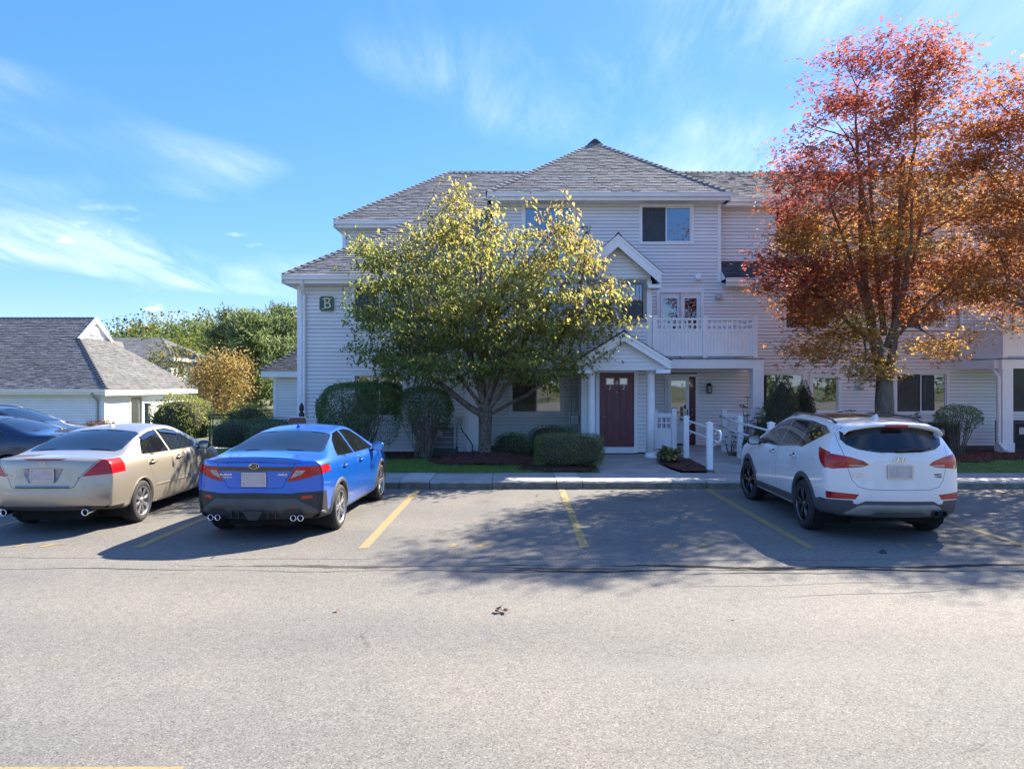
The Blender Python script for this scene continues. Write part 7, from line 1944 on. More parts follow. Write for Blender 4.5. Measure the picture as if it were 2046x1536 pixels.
def gold_sedan():
    root = thing('sedan_car', 'beige-gold four-door sedan with red wedge taillights and twin exhaust tips', 'car', (-6.55, 11.1, 0.0), R(1.5))
    PAINT = paint_mat('champagne_gold_paint', (0.43, 0.375, 0.29), metal=0.55, rough=0.38)
    S = gold_spec(); C = CarCutter(car_shell(S))
    for cy in (0, S['wb']): C.cut('side', circle_poly(cy, 0.322, S['arch']), 'hole', lambda c, n: c.x > 0.45 and c.z < 0.85)
    C.remove('hole')
    C.cut('side', [(0.10, 1.025), (0.32, 1.20), (0.55, 1.295), (0.80, 1.335), (1.02, 1.345), (1.05, 0.995), (0.5, 1.01)], 'rear_side_glass', F_SIDE, 0.018, 'window_trim')
    C.cut('side', [(1.10, 0.993), (1.075, 1.348), (1.40, 1.348), (1.68, 1.305), (2.0, 1.175), (2.35, 0.985), (2.36, 0.968)], 'front_side_glass', F_SIDE, 0.018, 'window_trim')
    C.cut('top', [(0, -0.33), (0.62, -0.29), (0.67, -0.18), (0.585, 0.52), (0.50, 0.57), (0, 0.60)], 'rear_glass', lambda c, n: n.z > 0.25 and c.y < 0.9 and abs(n.x) < 0.62, 0.020, 'window_trim')
    C.cut('top', [(0, 1.83), (0.50, 1.81), (0.72, 2.55), (0.68, 2.63), (0, 2.66)], 'windscreen_glass', lambda c, n: n.z > 0.2 and c.y > 1.4, 0.018, 'window_trim')
    C.cut('rear', [(0, 0.655), (0.38, 0.655), (0.43, 0.675), (0.50, 0.81), (0.70, 1.045), (0.66, 1.10), (0, 1.13)], 'boot_lid', lambda c, n: n.y < -0.12 and c.y < -0.6, 0.007, 'gap')
    tail = [(0.515, 0.815), (0.715, 1.04), (0.80, 1.035), (0.95, 0.95), (0.95, 0.845), (0.8, 0.83)]
    C.cut('rear', tail, 'taillight', lambda c, n: n.y < -0.05 and c.y < -0.5 and c.z > 0.7, 0.005, 'lamp_surround')
    C.cut('side', [(-0.90, 0.84), (-0.84, 1.03), (-0.76, 1.02), (-0.56, 0.875), (-0.58, 0.855)], 'taillight', lambda c, n: n.x > 0.3 and c.x > 0.5 and c.y < -0.4, only=['body', 'taillight', 'lamp_surround'])
    C.cut('rear', [(0, 0.945), (0.275, 0.945), (0.30, 0.93), (0.225, 0.755), (0.19, 0.735), (0, 0.735)], 'plate_recess', lambda c, n: n.y < -0.12 and c.y < -0.6, 0.016, 'recess_rim', only=['boot_lid'])
    C.push('plate_recess', -0.022)
    C.cut('rear', [(0, 0.40), (0.60, 0.40), (0.95, 0.36), (0.95, 0.1), (0, 0.1)], 'valance', lambda c, n: c.y < -0.5 and n.y < 0.1, only=['body'])
    C.cut('rear', [(0, 0.60), (0.40, 0.60), (0.60, 0.60), (0.66, 0.45), (0.60, 0.40), (0, 0.40)], 'bumper', lambda c, n: n.y < -0.2 and c.y < -0.6, only=['body'])
    C.push('bumper', 0.006)
    C.cut('side', [(1.06, 0.25), (1.075, 0.985), (0.15, 1.02), (0.12, 0.96), (0.24, 0.78), (0.40, 0.60), (0.46, 0.42), (0.48, 0.25)], 'rear_door', F_SIDE, 0.004, 'gap', only=['body'])
    C.cut('side', [(1.075, 0.25), (1.09, 0.985), (2.42, 0.955), (2.36, 0.7), (2.28, 0.42), (2.26, 0.25)], 'front_door', F_SIDE, 0.004, 'gap', only=['body'])
    C.cut('side', [(0.44, 0.495), (0.44, 0.53), (2.28, 0.50), (2.28, 0.465)], 'side_moulding', F_SIDE, only=['rear_door', 'front_door'])
    C.push('side_moulding', 0.012)
    spec = {'body': ('body', PAINT, 'both', None), 'gap': ('panel_gap', 'gap', 'both', None), 'window_trim': ('window_trim', 'gloss_black', 'both', None), 'lamp_surround': ('lamp_surround', 'red_lens', 'side', 'taillight'),
            'rear_side_glass': ('window', 'car_glass', 'side', None), 'front_side_glass': ('window', 'car_glass', 'side', None), 'rear_glass': ('rear_window', 'car_glass', 'both', None), 'windscreen_glass': ('windscreen', 'car_glass', 'both', None),
            'boot_lid': ('trunk_lid', PAINT, 'both', None), 'taillight': ('taillight', 'red_lens', 'side', None), 'plate_recess': ('plate_recess', 'clear_lens', 'both', 'boot_lid'), 'recess_rim': ('recess_rim', PAINT, 'both', 'boot_lid'),
            'valance': ('valance', 'black_plastic', 'both', None), 'bumper': ('bumper', PAINT, 'both', None), 'rear_door': ('door', PAINT, 'side', None), 'front_door': ('door', PAINT, 'side', None), 'side_moulding': ('side_moulding', PAINT, 'side', None)}
    P = finish_parts(C, root, spec)
    for sd, sg in (('R', 1), ('L', -1)):
        handle(C, P['rear_door', sd], 0.33, 0.885, sg, 'brass'); handle(C, P['front_door', sd], 1.30, 0.87, sg, 'brass'); mirror(C, root, 2.2, 0.985, sg, 'gloss_black')
        v = MB()          # smoked wind deflectors over the windows
        for (a, b) in (((0.40, 1.275), (1.0, 1.36)), ((1.1, 1.36), (1.75, 1.285))):
            q = []
            for i in range(7):
                y = a[0] + (b[0] - a[0]) * i / 6; z = a[1] + (b[1] - a[1]) * i / 6; h, n = C.sidept(y, z - 0.01, sg); h2, n2 = C.sidept(y, z - 0.05, sg)
                q.append(((h.x + sg * 0.004, y, z - 0.005), (h2.x + sg * 0.03, y, z - 0.055)))
            o = len(v.v)
            for p0, p1 in q: v.v += [p0, p1]
            for i in range(6): v.f.append((o + 2 * i, o + 2 * i + 1, o + 2 * i + 3, o + 2 * i + 2))
        v.build('wind_deflector', 'gloss_black', P['rear_side_glass', sd], smooth=True)
        bar = MB()
        for zz in (1.01, 1.12, 1.24):
            h, n = C.sidept(0.38 + (zz - 1.0) * 0.1, zz, sg); bar.v += [(h.x + sg * 0.003, h.y - 0.013, zz), (h.x + sg * 0.003, h.y + 0.013, zz)]
        bar.f += [(0, 1, 3, 2), (2, 3, 5, 4)]; bar.build('window_bar', 'gloss_black', P['rear_side_glass', sd])
    for cy in (0, 2.74): arch_trim(C, S, root, cy, PAINT, 0.022, 0.006)
    add_wheels(S, root); wheel_wells(S, root); underbody(S, root)
    plate(C, P['boot_lid', 'both'], -0.15, 0.15, 0.765, 0.915, 0.0)
    exhaust(root, [(-0.56, -0.99, 0.315), (0.56, -0.99, 0.315)], 0.048, 0.24)
    br = MB(); n = 14
    for i in range(n + 1):
        x = -0.30 + 0.6 * i / n; e = (1 - (x / 0.3) ** 2); h = C.rear(x, 1.05)[0]
        br.v += [(x, h.y - 0.006, 1.064), (x, h.y - 0.014, 1.064 - 0.016 * e), (x, h.y - 0.004, 1.06 - 0.032 * e)]
        if i: o = 3 * (i - 1); br.f += [(o, o + 3, o + 4, o + 1)[::-1], (o + 1, o + 4, o + 5, o + 2)[::-1]]
    br.build('brake_light', 'red_lens', P['boot_lid', 'both'], smooth=True)
    def hmark(e, x, y, z, a, b):
        m_ = MB()
        for s in (-1, 1): m_.prism_y([(x + s * 0.35 * a, z - 0.55 * b), (x + s * 0.50 * a, z - 0.55 * b), (x + s * 0.62 * a, z + 0.6 * b), (x + s * 0.44 * a, z + 0.6 * b)][::(1 if s > 0 else -1)], y - 0.005, y)
        m_.box(x - 0.4 * a, x + 0.4 * a, y - 0.005, y, z - 0.08 * b, z + 0.12 * b); m_.build('mark', 'chrome', e)
    oval_badge(C, root, 1.0, 0.042, 0.034, hmark)
    badge_text(C, root, 'ACCORD', -0.41, 0.825, 0.03, sx=1.2); badge_text(C, root, 'EX-L', -0.36, 0.79, 0.026, sx=1.1)
    h = C.ray((0, 0.80, 4), (0, 0, -1))[0]
    fin = MB().lathe([(0.001, 0.035), (0.03, 0.028), (0.045, 0.0)], 12, (0, 0.82, h.z - 0.003)); fin.build('antenna_dome', 'white_trim', root, smooth=True)
gold_sedan()

# ------------------------------------------------------------------ white SUV
def suv_spec():
    return dict(kb=8, ys=[-0.78, -0.64, -0.45, -0.15, 0.2, 0.55, 0.9, 1.3, 1.65, 2.0, 2.35, 2.6, 2.85, 3.2, 3.5, 3.62],
             w=[(-1.0, 0.865), (-0.5, 0.925), (0.0, 0.945), (0.6, 0.935), (1.4, 0.93), (2.2, 0.935), (2.7, 0.94), (3.2, 0.905), (3.7, 0.80)],
             zb=[(-1.0, 0.36), (-0.4, 0.30), (0.4, 0.25), (2.3, 0.25), (3.7, 0.30)],
             belt=[(-1.0, 1.17), (-0.4, 1.165), (0.3, 1.135), (1.2, 1.095), (2.3, 1.06), (2.7, 1.04), (3.3, 0.95), (3.7, 0.85)],
             top=[(-1.0, 1.565), (-0.78, 1.575), (-0.3, 1.625), (0.5, 1.66), (1.1, 1.665), (1.6, 1.62), (2.1, 1.40), (2.6, 1.17), (2.9, 1.10), (3.4, 0.99), (3.7, 0.88)],
             tb=[(-0.8, 0.56), (0.3, 0.50), (1.3, 0.46), (2.2, 0.55), (2.7, 0.55)], cd=0.22, rp=3.4, crown=0.05, bw=0.945,
             yr=tabfun([(0.2, -0.86), (0.36, -0.93), (0.5, -0.985), (0.68, -0.985), (0.74, -0.945), (0.95, -0.955), (1.05, -0.965), (1.15, -0.95), (1.22, -0.92), (1.35, -0.855), (1.5, -0.78), (1.58, -0.75)]), yf=tabfun([(0.2, 3.55), (0.5, 3.70), (0.9, 3.6)]),
             tyre=(0.362, 0.235, 0.245), arch=0.405, wb=2.70, track=(1.63, 1.63), zlow=0.25, rim=(5, 'double', 'alloy_dark'), steer=R(9))

def white_suv():
    root = thing('suv_car', 'white crossover with dark lower cladding and wide red-orange taillights', 'car', (5.16, 10.55, 0.0), R(-1.8))
    PAINT = paint_mat('pearl_white_paint', (0.72, 0.715, 0.69), metal=0.0, rough=0.3)
    S = suv_spec(); C = CarCutter(car_shell(S))
    for cy in (0, S['wb']): C.cut('side', circle_poly(cy, 0.362, S['arch']), 'hole', lambda c, n: c.x > 0.45 and c.z < 0.95)
    C.remove('hole')
    C.cut('side', [(-0.46, 1.435), (-0.22, 1.512), (0.33, 1.556), (0.80, 1.566), (1.15, 1.562), (1.46, 1.54), (1.82, 1.43), (2.33, 1.115), (2.30, 1.078), (1.15, 1.118), (0.36, 1.175), (0.17, 1.178)], 'pillar_trim', F_SIDE)
    C.cut('side', [(-0.44, 1.43), (-0.22, 1.50), (0.33, 1.542), (0.36, 1.20), (0.20, 1.19)], 'quarter_glass', F_SIDE, 0.014, 'window_trim')
    C.cut('side', [(0.40, 1.185), (0.37, 1.545), (0.80, 1.555), (1.10, 1.55), (1.14, 1.135)], 'rear_side_glass', F_SIDE, 0.012, 'window_trim')
    C.cut('side', [(1.19, 1.13), (1.15, 1.55), (1.45, 1.53), (1.80, 1.42), (2.30, 1.115), (2.28, 1.09)], 'front_side_glass', F_SIDE, 0.012, 'window_trim')
    C.cut('rear', [(0, 1.195), (0.30, 1.205), (0.50, 1.235), (0.62, 1.29), (0.665, 1.36), (0.635, 1.50), (0.60, 1.52), (0, 1.535)], 'rear_glass', lambda c, n: n.y < -0.1 and c.y < -0.55, 0.016, 'window_trim')
    C.cut('top', [(0, 1.66), (0.55, 1.62), (0.76, 2.42), (0.72, 2.52), (0, 2.56)], 'windscreen_glass', lambda c, n: n.z > 0.2 and c.y > 1.3, 0.018, 'window_trim')
    C.cut('top', [(0, -0.08), (0.42, -0.06), (0.46, 0.0), (0.46, 1.42), (0, 1.48)], 'sunroof', lambda c, n: n.z > 0.7 and c.z > 1.5, 0.010, 'window_trim')
    C.cut('rear', [(0, 0.70), (0.40, 0.705), (0.53, 0.74), (0.60, 0.83), (0.645, 0.98), (0.68, 1.15), (0.70, 1.28), (0.72, 1.60), (0, 1.62)], 'tailgate', lambda c, n: n.y < -0.12 and c.y < -0.5, 0.006, 'gap', only=['body'])
    tail = [(0.39, 1.035), (0.46, 1.085), (0.62, 1.135), (0.80, 1.165), (0.98, 1.19), (0.98, 1.0), (0.82, 0.965), (0.66, 0.985), (0.48, 1.0)]
    C.cut('rear', tail, 'taillight', lambda c, n: n.y < -0.5 and c.y < -0.4 and c.z > 0.9, 0.005, 'lamp_surround')
    C.cut('rear', [(0.43, 1.012), (0.44, 1.03), (0.62, 1.03), (0.63, 1.01)], 'reverse_lens', lambda c, n: n.y < -0.05 and c.y < -0.4, only=['taillight'])
    C.cut('rear', [(0.39, 0.9), (0.39, 1.2), (0.655, 1.2), (0.64, 0.9)], 'inner_lens', lambda c, n: n.y < -0.05 and c.y < -0.4 and c.z > 0.9, only=['taillight'])
    C.cut('side', [(-0.98, 0.985), (-0.96, 1.165), (-0.66, 1.195), (-0.38, 1.235), (-0.46, 1.16), (-0.58, 1.035), (-0.70, 0.965)], 'taillight', lambda c, n: n.x > 0.2 and n.y >= -0.52 and c.x > 0.5 and c.y < -0.36, 0.004, 'lamp_surround', only=['body', 'taillight', 'lamp_surround'])
    # cladding: bumper lower half, sills, arches
    clad = [(0, 0.555), (0.44, 0.555), (0.53, 0.51), (0.66, 0.515), (1.0, 0.575), (1.0, 0.1), (0, 0.1)]
    C.cut('rear', clad, 'rear_cladding', lambda c, n: n.y < -0.10 and c.y < -0.4, only=['body'])
    C.cut('side', [(-0.9, 0.2), (-0.9, 0.56), (-0.72, 0.555), (-0.43, 0.53), (-0.40, 0.2)], 'rear_cladding', lambda c, n: c.x > 0.3 and n.x > 0.1 and c.y < -0.2, only=['body'])
    C.cut('rear', [(0, 0.505), (0.46, 0.505), (0.52, 0.485), (0.68, 0.375), (0.66, 0.355), (0.36, 0.36), (0.30, 0.40), (0, 0.40)], 'skid_plate', lambda c, n: n.y < -0.06 and c.y < -0.4, only=['rear_cladding'])
    C.push('skid_plate', 0.012)
    C.cut('rear', [(0.56, 0.575), (0.52, 0.64), (0.95, 0.665), (0.95, 0.565)], 'rear_reflector', lambda c, n: n.y < -0.35 and c.y < -0.5 and c.z > 0.5, 0.004, 'gap', only=['body', 'rear_cladding'])
    C.cut('side', [(0.40, 0.10), (0.40, 0.44), (2.3, 0.42), (2.3, 0.10)], 'sill_cladding', lambda c, n: c.x > 0.4 and n.x > -0.5, only=['body'])
    C.cut('side', [(1.165, 0.43), (1.175, 1.115), (0.30, 1.155), (0.24, 1.10), (0.30, 0.92), (0.44, 0.72), (0.48, 0.44)], 'rear_door', F_SIDE, 0.004, 'gap', only=['body'])
    C.cut('side', [(1.175, 0.43), (1.19, 1.115), (2.36, 1.08), (2.30, 0.7), (2.22, 0.43)], 'front_door', F_SIDE, 0.004, 'gap', only=['body'])
    C.cut('side', [(-0.30 + 0.09 * math.cos(t), 0.98 + 0.09 * math.sin(t)) for t in [2 * math.pi * i / 14 for i in range(14)]], 'fuel_flap', F_SIDE, 0.003, 'gap', only=['body'])
    spec = {'body': ('body', PAINT, 'both', None), 'gap': ('panel_gap', 'gap', 'both', None), 'window_trim': ('window_trim', 'gloss_black', 'both', None), 'pillar_trim': ('pillar_trim', 'gloss_black', 'side', None), 'lamp_surround': ('lamp_surround', 'gloss_black', 'side', 'taillight'),
            'quarter_glass': ('window', 'car_glass', 'side', None), 'rear_side_glass': ('window', 'car_glass', 'side', None), 'front_side_glass': ('window', 'car_glass', 'side', None), 'rear_glass': ('rear_window', 'car_glass', 'both', None), 'windscreen_glass': ('windscreen', 'car_glass', 'both', None),
            'sunroof': ('sunroof', 'car_glass', 'both', None), 'tailgate': ('tailgate', PAINT, 'both', None), 'taillight': ('taillight', 'red_lens', 'side', None), 'inner_lens': ('inner_lens', 'orange_lens', 'side', 'taillight'), 'reverse_lens': ('reversing_lens', 'clear_lens', 'side', 'taillight'),
            'rear_cladding': ('bumper', 'grey_plastic', 'both', None), 'skid_plate': ('skid_plate', 'tan_trim', 'both', 'rear_cladding'), 'rear_reflector': ('reflector', 'red_lens', 'side', None), 'sill_cladding': ('sill', 'grey_plastic', 'side', None),
            'rear_door': ('door', PAINT, 'side', None), 'front_door': ('door', PAINT, 'side', None), 'fuel_flap': ('fuel_flap', PAINT, 'side', None)}
    P = finish_parts(C, root, spec)
    for sd, sg in (('R', 1), ('L', -1)):
        handle(C, P['rear_door', sd], 0.40, 1.03, sg, 'chrome'); handle(C, P['front_door', sd], 1.36, 1.005, sg, 'chrome'); mirror(C, root, 2.12, 1.115, sg, 'black_plastic', (0.11, 0.085, 0.07))
        q = []
        for i in range(13):
            y = -0.40 + 1.85 * i / 12; x = sg * (0.60 - 0.03 * (i / 12)); h = C.ray((x, y, 4), (0, 0, -1))[0]; e = 1 - abs(2 * i / 12 - 1) ** 8
            q.append((x, y, h.z + 0.042 * e - 0.004))
        MB().tube(q, 0.017, 8).build('roof_rail', 'gloss_black', root, smooth=True)
        MB().tube([(C.sidept(0.46, 0.33, sg)[0].x + sg * 0.004, 0.46, 0.315), (C.sidept(1.4, 0.33, sg)[0].x + sg * 0.006, 1.4, 0.315), (C.sidept(2.2, 0.33, sg)[0].x + sg * 0.004, 2.2, 0.315)], 0.016, 6).build('sill_strip', 'alloy', P['sill_cladding', sd])
    for cy in (0, 2.70): arch_trim(C, S, root, cy, 'grey_plastic', 0.075, 0.014)
    add_wheels(S, root); wheel_wells(S, root); underbody(S, root)
    plate(C, P['tailgate', 'both'], -0.152, 0.152, 0.865, 1.02, 0.01)
    # spoiler over the rear glass with the high brake lamp
    sp = MB(); n = 18
    for i in range(n + 1):
        x = -0.66 + 1.32 * i / n; t = abs(x / 0.66); h = C.ray((x, -0.55, 4), (0, 0, -1))[0]
        sp.v += [(x, -0.50, h.z + 0.003), (x, -0.86 + 0.10 * t ** 3, h.z - 0.022 - 0.02 * t ** 2), (x, -0.87 + 0.10 * t ** 3, h.z - 0.045 - 0.025 * t ** 2), (x, -0.70, h.z - 0.075 - 0.03 * t ** 2)]
        if i: o = 4 * (i - 1); sp.f += [(o + j, o + 4 + j, o + 5 + j, o + 1 + j)[::-1] for j in range(3)]
    spo = sp.build('spoiler', PAINT, P['tailgate', 'both'], smooth=True)
    h = C.ray((0, -0.55, 4), (0, 0, -1))[0]
    MB().prism_y([(-0.14, h.z - 0.07), (0.14, h.z - 0.07), (0.15, h.z - 0.038), (-0.15, h.z - 0.038)], -0.876, -0.86).build('brake_light', 'red_lens', spo)
    shark_fin(root, C, -0.30, PAINT)
    h, nn = C.rear(0.02, 1.25)
    w = MB(); q = []
    for i in range(9):
        x = 0.0 + 0.40 * i / 8; p, nn = C.rear(x, 1.225 + 0.012 * math.sin(math.pi * i / 8)); q.append((x, p.y - 0.026, p.z))
    w.tube(q, [0.024, 0.022, 0.019, 0.016, 0.013, 0.011, 0.009, 0.007, 0.005], 7); w.lathe([(0.001, -0.055), (0.03, -0.05), (0.034, 0.0)], 12, (0.0, h.y, 1.225), 'y'); w.build('wiper', 'black_plastic', P['tailgate', 'both'], smooth=True)
    e = MB().lathe([(0.05, 0.2), (0.052, 0.0), (0.044, -0.001), (0.042, 0.06)], 14, (0.47, -0.93, 0.385), 'y'); e.lathe([(0.05, 0.2), (0.052, 0.0), (0.044, -0.001), (0.042, 0.06)], 14, (0.58, -0.925, 0.385), 'y')
    exhaust(root, [(0.47, -0.965, 0.39), (0.58, -0.955, 0.39)], 0.046, 0.2, 'black_plastic')
    def slant_h(em, x, y, z, a, b):
        m_ = MB()
        for s in (-1, 1): m_.prism_y([(x + (s * 0.38 - 0.14) * a, z - 0.62 * b), (x + (s * 0.38 + 0.06) * a, z - 0.62 * b), (x + (s * 0.38 + 0.18) * a, z + 0.62 * b), (x + (s * 0.38 - 0.02) * a, z + 0.62 * b)], y - 0.005, y)
        m_.prism_y([(x - 0.32 * a, z - 0.22 * b), (x + 0.30 * a, z + 0.10 * b), (x + 0.34 * a, z + 0.28 * b), (x - 0.28 * a, z - 0.02 * b)], y - 0.006, y); m_.build('mark', 'chrome', em)
    oval_badge(C, root, 1.105, 0.085, 0.043, slant_h)
    badge_text(C, root, 'SANTA FE', -0.47, 0.895, 0.04, sx=1.35); badge_text(C, root, 'ULTIMATE', 0.49, 0.905, 0.024, 'black_plastic', sx=1.3); badge_text(C, root, '2.0T AWD', 0.50, 0.875, 0.022, 'black_plastic', sx=1.3)
    MB().tube([(-0.05, -0.85, 0.30), (0.0, -0.86, 0.285), (0.04, -0.85, 0.30)], 0.012, 6).build('tow_eye', 'black_metal', root)
white_suv()

# ------------------------------------------------------------------ two cars parked crosswise at the far edge of the lot
def plain_car(root, S, PAINT, side, rearg, front, roofr=False):
    C = CarCutter(car_shell(S)); R0 = S['tyre'][0]
    for cy in (0, S['wb']): C.cut('side', circle_poly(cy, R0, S['arch']), 'hole', lambda c, n: c.x > 0.45 and c.z < 0.95)
    C.remove('hole')
    for k, p in enumerate(side): C.cut('side', p, 'glass%d' % k, F_SIDE, 0.015, 'window_trim')
    C.cut(*rearg, 0.018, 'window_trim'); C.cut('top', front, 'windscreen_glass', lambda c, n: n.z > 0.2 and c.y > 1.3, 0.018, 'window_trim')
    b = S['belt'][3][1]
    C.cut('side', [(1.06, 0.27), (1.075, b), (0.2, b + 0.03), (0.16, b - 0.05), (0.46, 0.5), (0.48, 0.27)], 'rear_door', F_SIDE, 0.005, 'gap', only=['body'])
    C.cut('side', [(1.075, 0.27), (1.09, b), (2.36, b - 0.03), (2.25, 0.27)], 'front_door', F_SIDE, 0.005, 'gap', only=['body'])
    spec = {'body': ('body', PAINT, 'both', None), 'gap': ('panel_gap', 'gap', 'both', None), 'window_trim': ('window_trim', 'gloss_black', 'both', None), 'rear_glass': ('rear_window', 'car_glass', 'both', None), 'windscreen_glass': ('windscreen', 'car_glass', 'both', None), 'rear_door': ('door', PAINT, 'side', None), 'front_door': ('door', PAINT, 'side', None)}
    for k in range(len(side)): spec['glass%d' % k] = ('window', 'car_glass', 'side', None)
    P = finish_parts(C, root, spec)
    for sd, sg in (('R', 1), ('L', -1)):
        handle(C, P['rear_door', sd], 0.36, b - 0.1, sg, PAINT); handle(C, P['front_door', sd], 1.32, b - 0.11, sg, PAINT); mirror(C, root, 2.15, b + 0.03, sg, PAINT)
        if roofr:
            q = []
            for i in range(9):
                y = -0.35 + 1.8 * i / 8; x = sg * 0.58; h = C.ray((x, y, 4), (0, 0, -1))[0]; q.append((x, y, h.z + 0.045 * (1 - abs(2 * i / 8 - 1) ** 6) - 0.003))
            MB().tube(q, 0.018, 6).build('roof_rail', 'alloy', root, smooth=True)
    for cy in (0, S['wb']): arch_trim(C, S, root, cy, PAINT, 0.022, 0.006)
    add_wheels(S, root); wheel_wells(S, root); underbody(S, root)
r = thing('sedan_car', 'dark navy blue sedan parked crosswise beyond the beige-gold sedan', 'car', (-10.35, 15.8, 0.0), R(90))
plain_car(r, gold_spec(), paint_mat('navy_paint', (0.004, 0.009, 0.04), metal=0.2),
          [[(0.10, 1.025), (0.32, 1.20), (0.55, 1.295), (0.80, 1.335), (1.02, 1.345), (1.05, 0.995), (0.5, 1.01)], [(1.10, 0.993), (1.075, 1.348), (1.40, 1.348), (1.68, 1.305), (2.0, 1.175), (2.35, 0.985), (2.36, 0.968)]],
          ('top', [(0, -0.33), (0.62, -0.29), (0.67, -0.18), (0.585, 0.52), (0.50, 0.57), (0, 0.60)], 'rear_glass', lambda c, n: n.z > 0.25 and c.y < 0.9 and abs(n.x) < 0.62), [(0, 1.83), (0.50, 1.81), (0.72, 2.55), (0.68, 2.63), (0, 2.66)])
r = thing('wagon_car', 'dark grey wagon with roof rails parked beyond the navy sedan', 'car', (-14.4, 18.6, 0.0), R(-90))
Sw = suv_spec(); Sw['rim'] = (5, 'broad', 'alloy'); Sw['steer'] = 0
Sw['top'] = [(y, 1.0 + (z - 1.0) * 0.86 if z > 1 else z) for y, z in Sw['top']]; Sw['belt'] = [(y, z * 0.93) for y, z in Sw['belt']]
plain_car(r, Sw, paint_mat('dark_grey_paint', (0.03, 0.033, 0.04), metal=0.4),
          [[(0.10, 1.10), (-0.35, 1.26), (-0.2, 1.38), (1.08, 1.43), (1.12, 1.07)], [(1.17, 1.06), (1.13, 1.43), (1.45, 1.42), (1.80, 1.30), (2.25, 1.05), (2.25, 1.03)]],
          ('rear', [(0, 1.10), (0.60, 1.14), (0.62, 1.34), (0, 1.38)], 'rear_glass', lambda c, n: n.y < -0.1 and c.y < -0.5), [(0, 1.66), (0.55, 1.62), (0.76, 2.42), (0.72, 2.52), (0, 2.56)], True)
